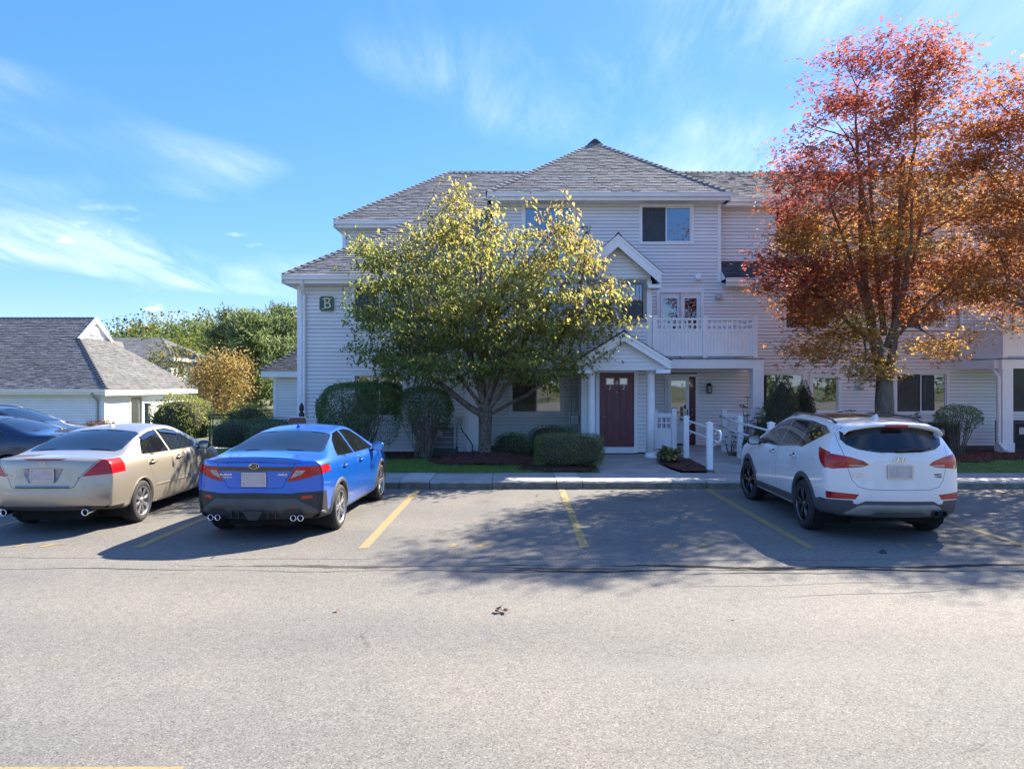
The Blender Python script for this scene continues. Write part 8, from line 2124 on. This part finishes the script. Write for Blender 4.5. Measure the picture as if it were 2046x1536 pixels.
# ================================================================== other buildings
def low_building():
    B = thing('low_building', 'long low white building with steep grey shingled roof and small louvred gablet', 'building', (-17.1, 30.4, -0.5), world=True)
    ez, rz_, ey, by, ry = 1.90, 5.23, 30.0, 38.7, 34.35; xr, xg = -16.76, -19.78
    rF = shingles(B, [(-38, ey, ez), (xr, ey, ez), (xg, 33.1, 4.27), (xg, ry, rz_), (-38, ry, rz_)], 'shingle_mid', seed=41)
    shingles(B, [(xr, ey, ez), (xr, by, ez), (xg, 35.6, 4.27), (xg, 33.1, 4.27)], 'shingle_sunlit', seed=42)
    ridge_caps(rF, (xr + 0.02, ey - 0.02, ez), (xg, 33.1, 4.27), (-1, -0.1, 0), (0.1, 1, 0), 'shingle_dark')
    ridge_caps(rF, (-38, ry, rz_), (xg + 0.15, ry, rz_), (0, -1, -0.75), (0, 1, -0.75), 'shingle_dark')
    MB().add([(xr, by, ez), (-38, by, ez), (-38, ry, rz_ - 0.02), (xg, ry, rz_ - 0.02), (xg, 35.6, 4.25)], [(0, 1, 2, 3, 4)]).build('roof', 'shingle_mid', B)
    # gablet: boarded triangle with rake boards and half-round louvre
    g = MB().add([(xg + 0.02, 33.0, 4.24), (xg + 0.02, 35.7, 4.24), (xg + 0.02, ry, rz_ + 0.02)], [(0, 1, 2)]).build('gablet', 'white_trim', B)
    for s in (-1, 1):
        a, b = Vector((xg + 0.05, ry + s * 1.42, 4.20)), Vector((xg + 0.05, ry, rz_ + 0.05)); d = (b - a); nrm = Vector((0, -d.z, d.y)).normalized() * (1 if s < 0 else -1)
        p = [a, b, b - Vector((0, 0, 0.24)), a - Vector((0, -s * 0.0, 0.18)) + Vector((0, -s * 0.16, 0.14))]
        MB().add(p + [q + Vector((0.1, 0, 0)) for q in p], [(4, 5, 6, 7), (0, 4, 7, 3), (0, 1, 5, 4), (3, 7, 6, 2), (0, 3, 2, 1)]).build('rake_board', 'white_trim', g)
    lv = MB(); n = 14
    pts = [(ry + 0.36 * math.cos(math.pi * i / n), 4.42 + 0.36 * math.sin(math.pi * i / n)) for i in range(n + 1)]
    lv.v += [(xg + 0.035, y, z) for y, z in pts]; lv.f.append(tuple(range(n + 1))); lv.build('louvre', 'ac_dark', g)
    fr = MB().tube([(xg + 0.05, y, z) for y, z in pts + [pts[0]]], 0.035, 5); fr.build('louvre_frame', 'white_trim', g)
    for k in range(5):
        z = 4.46 + 0.065 * k; hw = math.sqrt(max(0.01, 0.36 ** 2 - (z - 4.42) ** 2)); MB().obox((xg + 0.06, ry, z), (0.02, 0, -0.018), (0, hw, 0), (0.004, 0, 0.006)).build('slat', 'white_trim', g)
    # walls
    siding(B, (-38, 30.4), (-17.1, 30.4), -0.6, 1.75, joined=True, m='white_trim')
    siding(B, (-17.1, 30.4), (-17.1, 38.3), -0.6, 1.75, [(2.05, 3.1, -0.6, 1.62)], joined=True, m='white_trim')
    MB().box(-38, -17.4, 30.7, 38.2, -0.6, 1.8).build('wall', 'interior', B)
    eave_y(B, -38, xr, ey, ez, 30.4)
    MB().box(xr - 0.022, xr, ey - 0.1, by, ez - 0.26, ez - 0.01).build('fascia', 'white_trim', B)
    MB().box(-17.12, xr - 0.024, ey + 0.03, by, ez - 0.25, ez - 0.23).build('soffit', 'white_trim', B)
    MB().box(-17.19, -17.05, 30.36, 30.5, -0.6, 1.7).build('corner_board', 'white_trim', B)
    MB().tube([(-17.35, 29.95, 1.72), (-17.35, 30.1, 1.6), (-17.35, 30.33, 1.45), (-17.35, 30.33, -0.5)], 0.05, 6).build('downspout', 'galv', B)
    d = MB().box(-17.2, -17.12, 32.50, 33.45, -0.5, 1.52).build('door', 'tan_frame', B)
    MB().box(-17.115, -17.10, 32.62, 33.33, -0.1, 1.4).build('pane', 'glass', d)
    fr = MB(); fr.box(-17.15, -17.05, 32.38, 32.49, -0.5, 1.64); fr.box(-17.15, -17.05, 33.46, 33.57, -0.5, 1.64); fr.box(-17.15, -17.05, 32.49, 33.46, 1.53, 1.64); fr.build('door_frame', 'white_trim', d)
    # front dormer at the far end
    dm = MB().prism_y([(-24.3, 2.6), (-22.35, 2.6), (-23.3, 3.75)], 31.0, 33.5).build('dormer', 'white_trim', B)
    MB().add([(-22.25, 30.9, 2.55), (-22.25, 31.2, 2.55), (-23.3, 33.2, 3.9), (-23.3, 30.9, 3.9)], [(0, 1, 2, 3)]).build('dormer_roof', 'shingle_sunlit', dm)
M['shingle_mid'] = mat('charcoal_shingle', (0.15, 0.15, 0.158), 0.9, var=0.15, vscale=2, bump=0.3, bscale=120, island=0.25)
M['shingle_sunlit'] = mat('sunlit_slope_shingle', (0.135, 0.132, 0.127), 0.9, var=0.15, vscale=2, bump=0.3, bscale=120, island=0.25)  # same roofing, given its own tone for slopes lit by the sun
low_building()

def far_house():
    B = thing('far_house', 'distant white house with dark hipped roof and a sunlit dormer slope', 'house', (-30, 58, -0.6), world=True)
    e, rz_ = 4.15, 5.95
    rf = shingles(B, [(-38, 55.6, e), (-26.0, 55.6, e), (-29.0, 60, rz_), (-38, 60, rz_)], 'shingle_mid', expo=0.2, tab=0.5, seed=51)
    shingles(B, [(-26.0, 55.6, e), (-26.0, 64.4, e), (-29.0, 60, rz_)], 'shingle_sunlit', expo=0.2, tab=0.5, seed=52)
    ridge_caps(rf, (-26, 55.58, e), (-29.0, 60, rz_), (-1, -0.1, 0), (0.1, 1, 0), 'shingle_dark', step=0.4)
    MB().box(-38, -26.4, 56.0, 64, -0.7, e - 0.05).build('wall', 'white_trim', B)
    siding(B, (-38, 55.98), (-26.4, 55.98), -0.6, e - 0.1, joined=True, m='white_trim', h=0.15)
    siding(B, (-26.39, 55.98), (-26.39, 64), -0.6, e - 0.1, joined=True, m='white_trim', h=0.15)
    MB().box(-38, -25.98, 55.5, 55.6, e - 0.25, e - 0.02).build('fascia', 'white_trim', B); MB().box(-26.0, -25.9, 55.6, 64.4, e - 0.25, e - 0.02).build('fascia', 'white_trim', B)
    d = MB().add([(-31.6, 56.6, 5.55), (-30.4, 56.2, 4.35), (-30.4, 57.4, 4.7), (-31.6, 58.8, 5.55), (-32.8, 56.2, 4.35), (-32.8, 57.4, 4.7)], [(0, 1, 2, 3), (0, 3, 5, 4), (0, 4, 1)]).build('dormer', 'shingle_sunlit', B)
    for z0 in (0.6, 2.6):
        for y in (57.2, 60.0, 62.4):
            w = MB().box(-26.42, -26.33, y, y + 1.1, z0, z0 + 1.2).build('window', 'white_trim', B); MB().box(-26.34, -26.32, y + 0.1, y + 1.0, z0 + 0.1, z0 + 1.1).build('pane', 'glass', w)
far_house()

# ================================================================== ramp railings and porch panels
def railing(name, label, x, inner):
    t = thing(name, label, 'railing', (x, 18.4, 0.2), world=True)
    ps = [(x, 19.95, 1.40), (x, 18.55, 1.26), (x - 0.02, 16.28, 1.22)]
    for (px_, py_, zt) in ps:
        z0 = 0.12
        p = MB().box(px_ - 0.062, px_ + 0.062, py_ - 0.062, py_ + 0.062, z0, zt).build('post', 'white_trim', t)
        c = MB(); c.box(px_ - 0.078, px_ + 0.078, py_ - 0.078, py_ + 0.078, zt + 0.001, zt + 0.022)
        c.add([(px_ - 0.07, py_ - 0.07, zt + 0.022), (px_ + 0.07, py_ - 0.07, zt + 0.022), (px_ + 0.07, py_ + 0.07, zt + 0.022), (px_ - 0.07, py_ + 0.07, zt + 0.022), (px_, py_, zt + 0.055)], [(0, 1, 4), (1, 2, 4), (2, 3, 4), (3, 0, 4)])
        c.build('cap', 'white_trim', p)
    o = x + inner * 0.125
    rail = [(o, 19.95, 1.24), (o, 18.55, 1.15), (o, 16.28, 1.08), (o, 16.02, 1.075), (o, 15.93, 1.05), (o, 15.90, 0.97), (o, 15.92, 0.87), (o, 16.0, 0.82), (o, 16.28, 0.825), (o, 18.55, 0.90), (o, 19.95, 0.98)]
    MB().tube(rail, 0.024, 10).build('handrail', 'white_trim', t, smooth=True)
    for (px_, py_, zt) in ps:
        for zz in (1.08 + (py_ - 16.28) * 0.0436, 0.825 + (py_ - 16.28) * 0.0422):
            b = [(px_ + inner * 0.062, py_, zz - 0.09), (px_ + inner * 0.10, py_, zz - 0.10), (o, py_, zz - 0.07), (o, py_, zz - 0.02)]
            MB().tube(b, 0.011, 6).build('bracket', 'white_trim', t, smooth=True)
    return t
railing('ramp_railing', 'white post railing beside the hosta clump along the concrete ramp', 4.45, 1)
railing('ramp_railing', 'white post railing beside the dwarf spruce along the concrete ramp', 5.83, -1)

def porch_panel(label, x0, x1, posts):
    Y = 19.95; t = thing('porch_panel', label, 'screen panel', ((x0 + x1) / 2, Y, 0.2), world=True); zt = 1.36
    for x in posts:
        p = MB().box(x - 0.055, x + 0.055, Y - 0.055, Y + 0.055, 0.15, zt).build('post', 'white_trim', t); MB().box(x - 0.075, x + 0.075, Y - 0.075, Y + 0.075, zt + 0.001, zt + 0.035).build('cap', 'white_trim', p)
    MB().box(x0, x1, Y - 0.03, Y + 0.03, zt - 0.16, zt - 0.05).build('rail', 'white_trim', t); MB().box(x0, x1, Y - 0.03, Y + 0.03, zt - 0.56, zt - 0.46).build('rail', 'white_trim', t)
    lat = MB(); n = max(2, int(round((x1 - x0) / 0.13)))
    for i in range(n + 1): x = x0 + (x1 - x0) * i / n; lat.box(x - 0.018, x + 0.018, Y - 0.012, Y + 0.012, zt - 0.46, zt - 0.16)
    lat.box(x0, x1, Y - 0.014, Y + 0.010, zt - 0.33, zt - 0.295); lat.build('lattice', 'white_trim', t)
    MB().box(x0, x1, Y - 0.012, Y + 0.012, 0.25, zt - 0.56).build('board_panel', 'white_trim', t)
porch_panel('short white lattice-topped panel between porch column and ramp post', 3.98, 4.38, (3.93,))
porch_panel('white lattice-topped panel beside the ramp in front of the balcony post', 5.90, 6.52, (6.58,))

# ================================================================== services
def condenser(label, x, y, z0, s, h, m, wire=True):
    t = thing('air_conditioner', label, 'air conditioner', (x, y, z0), world=True)
    MB().box(x - s * 0.55, x + s * 0.55, y - s * 0.55, y + s * 0.55, z0 - 0.25 if z0 > 0.35 else z0 - 0.1, z0).build('base', 'ac_dark', t)
    MB().box(x - s / 2 + 0.02, x + s / 2 - 0.02, y - s / 2 + 0.02, y + s / 2 - 0.02, z0 + 0.001, z0 + h - 0.03).build('coil', 'ac_dark', t)
    g = MB(); n = int(s / 0.022)
    for i in range(n + 1): xx = x - s / 2 + s * i / n; g.box(xx - 0.003, xx + 0.003, y - s / 2 - 0.004, y - s / 2 + 0.006, z0 + 0.03, z0 + h - 0.05)
    for i in range(n + 1): yy = y - s / 2 + s * i / n; g.box(x - s / 2 - 0.004, x - s / 2 + 0.006, yy - 0.003, yy + 0.003, z0 + 0.03, z0 + h - 0.05); g.box(x + s / 2 - 0.006, x + s / 2 + 0.004, yy - 0.003, yy + 0.003, z0 + 0.03, z0 + h - 0.05)
    for k in range(5): zz = z0 + 0.03 + (h - 0.08) * k / 4; g.box(x - s / 2 - 0.008, x + s / 2 + 0.008, y - s / 2 - 0.009, y - s / 2 - 0.0045, zz - 0.008, zz + 0.008)
    stuff(g.build('grille', m, t))
    for sx in (-1, 1):
        for sy in (-1, 1): cx, cy = x + sx * s / 2, y + sy * s / 2; MB().box(cx - 0.025, cx + 0.025, cy - 0.025, cy + 0.025, z0 + 0.002, z0 + h - 0.05).build('corner_post', m, t)
    MB().box(x - s / 2 - 0.03, x + s / 2 + 0.03, y - s / 2 - 0.03, y + s / 2 + 0.03, z0 + h - 0.05, z0 + h).build('lid', m, t)
    MB().lathe([(s * 0.36, h + 0.002), (s * 0.38, h + 0.02), (s * 0.40, h + 0.002)], 20, (x, y, z0)).build('fan_ring', 'ac_dark', t)
    MB().box(x - s * 0.30, x - s * 0.05, y - s / 2 - 0.016, y - s / 2 - 0.011, z0 + h * 0.55, z0 + h * 0.80).build('label_plate', 'plate', t)
condenser('light grey air conditioner condenser behind the leggy shrub', -1.80, 19.35, 0.42, 0.60, 0.62, 'ac_grey')
condenser('dark condenser unit on the bed below the wide window', 12.1, 20.6, 0.28, 0.68, 0.72, 'ac_dark')
condenser('dark ribbed condenser unit beyond the far balcony post', 14.35, 20.6, 0.28, 0.72, 0.78, 'ac_dark')

def util_box(label, x, y, z, drop):
    t = thing('utility_box', label, 'electrical box', (x, y, z), world=True)
    MB().box(x - 0.075, x + 0.075, y - 0.14, y - 0.02, z, z + 0.27).build('housing', 'galv', t); MB().box(x - 0.085, x + 0.085, y - 0.15, y - 0.02, z + 0.271, z + 0.285).build('lid', 'galv', t)
    MB().box(x - 0.06, x + 0.06, y - 0.146, y - 0.141, z + 0.02, z + 0.24).build('cover', 'ac_grey', t)
    MB().tube([(x + 0.02, y - 0.07, z + 0.005), (x + 0.05, y - 0.07, z - 0.12), (x + 0.20, y - 0.09, z - 0.3), (x + 0.34, y - 0.1, z - 0.52), (x + 0.28 * drop, y - 0.2, 0.24)], 0.014, 7).build('cable', 'black_metal', t, smooth=True)
util_box('small grey disconnect box with hanging cable on the wall above the grey condenser', -1.42, 19.98, 0.96, 1.2)
util_box('small grey disconnect box with hanging cable beside the far downspout', 12.95, 21.88, 0.92, 1.0)

t = thing('gas_meter', 'grey gas meter and pipes on the wall beside the entrance bay', 'meter', (1.78, 20.6, 0.3), world=True)
MB().box(1.66, 1.86, 20.35, 20.62, 1.0, 1.22).build('body', 'galv', t)
MB().lathe([(0.001, -0.05), (0.085, -0.05), (0.085, 0.0)], 16, (1.76, 20.35, 1.11), 'y').build('dial', 'ac_grey', t)
MB().tube([(1.70, 20.48, 0.2), (1.70, 20.48, 0.9), (1.70, 20.48, 1.0)], 0.022, 8).build('pipe', 'galv', t); MB().tube([(1.82, 20.48, 1.22), (1.82, 20.48, 1.34), (1.62, 20.4, 1.36), (1.60, 20.4, 0.2)], 0.02, 8).build('pipe', 'galv', t)
MB().tube([(1.72, 21.2, 0.2), (1.72, 21.2, 3.2)], 0.035, 8).build('conduit', 'galv', t)

t = thing('sign_post', 'black post with turned finial and small brown notice board behind the blue sedan', 'sign', (-4.93, 17.0, 0.17), world=True)
MB().lathe([(0.05, 0.15), (0.05, 1.30), (0.062, 1.33), (0.07, 1.38), (0.055, 1.44), (0.03, 1.46), (0.045, 1.49), (0.06, 1.53), (0.05, 1.60), (0.025, 1.65), (0.001, 1.67)], 14, (-4.93, 17.0, 0)).build('post', 'black_metal', t, smooth=True)
M['brown_sign'] = mat('brown_sign_paint', (0.20, 0.085, 0.055), 0.6, var=0.15, vscale=20)
bo = MB().prism_y([(-5.20, 1.17), (-4.80, 1.17), (-4.80, 1.27), (-4.83, 1.33), (-5.17, 1.33), (-5.20, 1.28)], 16.90, 16.93).build('board', 'brown_sign', t)
MB().prism_y([(-5.21, 1.16), (-4.785, 1.16), (-4.785, 1.285), (-4.82, 1.345), (-5.18, 1.345), (-5.21, 1.285)], 16.931, 16.95).build('edge', 'white_trim', t)

def gate():
    t = thing('fence_gate', 'black metal fence gate with chain-link mesh beside the yellow-green hedge', 'gate', (-10.85, 27.0, -0.3), world=True)
    for x in (-11.25, -10.45): MB().tube([(x, 27, -0.4), (x, 27, 1.02)], 0.035, 8).build('post', 'black_metal', t)
    for z in (0.98, -0.15): MB().tube([(-11.25, 27, z), (-10.45, 27, z)], 0.022, 8).build('rail', 'black_metal', t)
    MB().tube([(-11.13, 27, -0.15), (-11.13, 27, 0.98)], 0.02, 6).build('stile', 'black_metal', t)
    g = MB()
    for k in range(-9, 10):
        for s in (-1, 1):
            a = (-10.85 + k * 0.08 * 1.0 - 0.56 * s, -0.15); b = (-10.85 + k * 0.08 + 0.56 * s, 0.98)
            pts = [(a[0] + (b[0] - a[0]) * i / 12, a[1] + (b[1] - a[1]) * i / 12) for i in range(13)]; pts = [p for p in pts if -11.24 <= p[0] <= -10.46]
            if len(pts) > 1: g.tube([(pts[0][0], 27, pts[0][1]), (pts[-1][0], 27, pts[-1][1])], 0.004, 3)
    stuff(g.build('mesh', 'black_metal', t))
gate()
t = thing('wooden_post', 'weathered grey wooden post with flat cap standing in the yellow-green hedge', 'post', (-12.6, 25.1, -0.25), world=True)
MB().box(-12.68, -12.54, 25.03, 25.17, -0.3, 1.42).build('shaft', 'wood_grey', t); MB().box(-12.72, -12.5, 24.99, 25.21, 1.421, 1.46).build('cap', 'wood_grey', t)

# ================================================================== litter on the asphalt
M['dry_leaf'] = mat('dry_leaf', (0.27, 0.17, 0.10), 0.8, var=0.4, vscale=20, island=0.3)
M['dry_leaf_pale'] = mat('pale_dry_leaf', (0.42, 0.34, 0.25), 0.8, var=0.3, vscale=20)
def curled_leaf(n=7, L=0.1, W=0.07, curl=1.4, seed=0):
    rs = random.Random(seed); v = []; f = []
    for i in range(n + 1):
        t = i / n; w = W * math.sin(math.pi * min(0.97, t + 0.06)) ** 0.7 * (1 + 0.35 * math.sin(t * 15 + seed)); a = curl * (t - 0.5); y = L * math.sin(a) / curl * 2 * 0.5 * 1.6; z = 0.03 * (1 - math.cos(a)) * 2
        v += [(-w, y + rs.uniform(-0.006, 0.006), z + 0.35 * w + rs.uniform(0, 0.01)), (0, y, z + 0.004), (w, y + rs.uniform(-0.006, 0.006), z + 0.3 * w + rs.uniform(0, 0.012))]
        if i: o = 3 * i; f += [(o - 3, o - 2, o + 1, o), (o - 2, o - 1, o + 2, o + 1)]
    return v, f
t = thing('leaf_clump', 'crumpled clump of dry brown leaves alone on the sunlit asphalt', 'dry leaves', (-0.11, 6.68, 0.0))
for k, (dx, dy, a, m_) in enumerate(((-0.03, 0, 0.4, 'dry_leaf_pale'), (0.03, 0.02, 2.1, 'dry_leaf_pale'), (0.05, -0.02, 3.6, 'dry_leaf'), (-0.01, 0.03, 5.0, 'dry_leaf'))):
    v, f = curled_leaf(7, 0.05, 0.026, 1.7, k); o = MB().add(v, f).build('leaf', m_, t, smooth=True); o.location = (dx, dy, 0.004 + 0.006 * k); o.rotation_euler = (0.15 * k, 0.1, a)
MB().tube([(0.05, 0, 0.01), (0.09, 0.01, 0.03), (0.13, 0.03, 0.035)], 0.002, 4).build('stalk', 'dry_leaf', t)
t = thing('debris', 'small bent black scrap lying on the asphalt behind the white crossover', 'litter', (4.62, 9.03, 0.0))
MB().add([(-0.03, -0.02, 0.002), (0.035, -0.03, 0.002), (0.0, 0.03, 0.05), (-0.05, 0.03, 0.012), (0.045, 0.02, 0.03)], [(0, 1, 2), (0, 2, 3), (1, 4, 2), (0, 3, 1)]).build('scrap', 'black_plastic', t)
rs = random.Random(77); base_leaf = None
for k in range(34):
    if k < 12: x, y = rs.uniform(-3.5, 4.5), rs.uniform(13.6, 14.5)
    else: x, y = rs.uniform(-5.5, 7.5), rs.uniform(6.0, 13.8)
    if base_leaf is None:
        v, f = curled_leaf(6, 0.05, 0.022, 1.2, 3); o = base_leaf = MB().add(v, f).build('fallen_leaf', 'dry_leaf', None, smooth=True)
    else:
        o = base_leaf.copy(); COL.objects.link(o)
    tag(o, 'small dry curled leaf lying singly on the asphalt', 'dry leaf', 'single dry leaves scattered over the asphalt')
    o.location = (x, y, 0.006); o.rotation_euler = (rs.uniform(-0.2, 0.2), rs.uniform(-0.2, 0.2), rs.uniform(0, 6.28)); o.scale = [rs.uniform(0.5, 0.95)] * 3
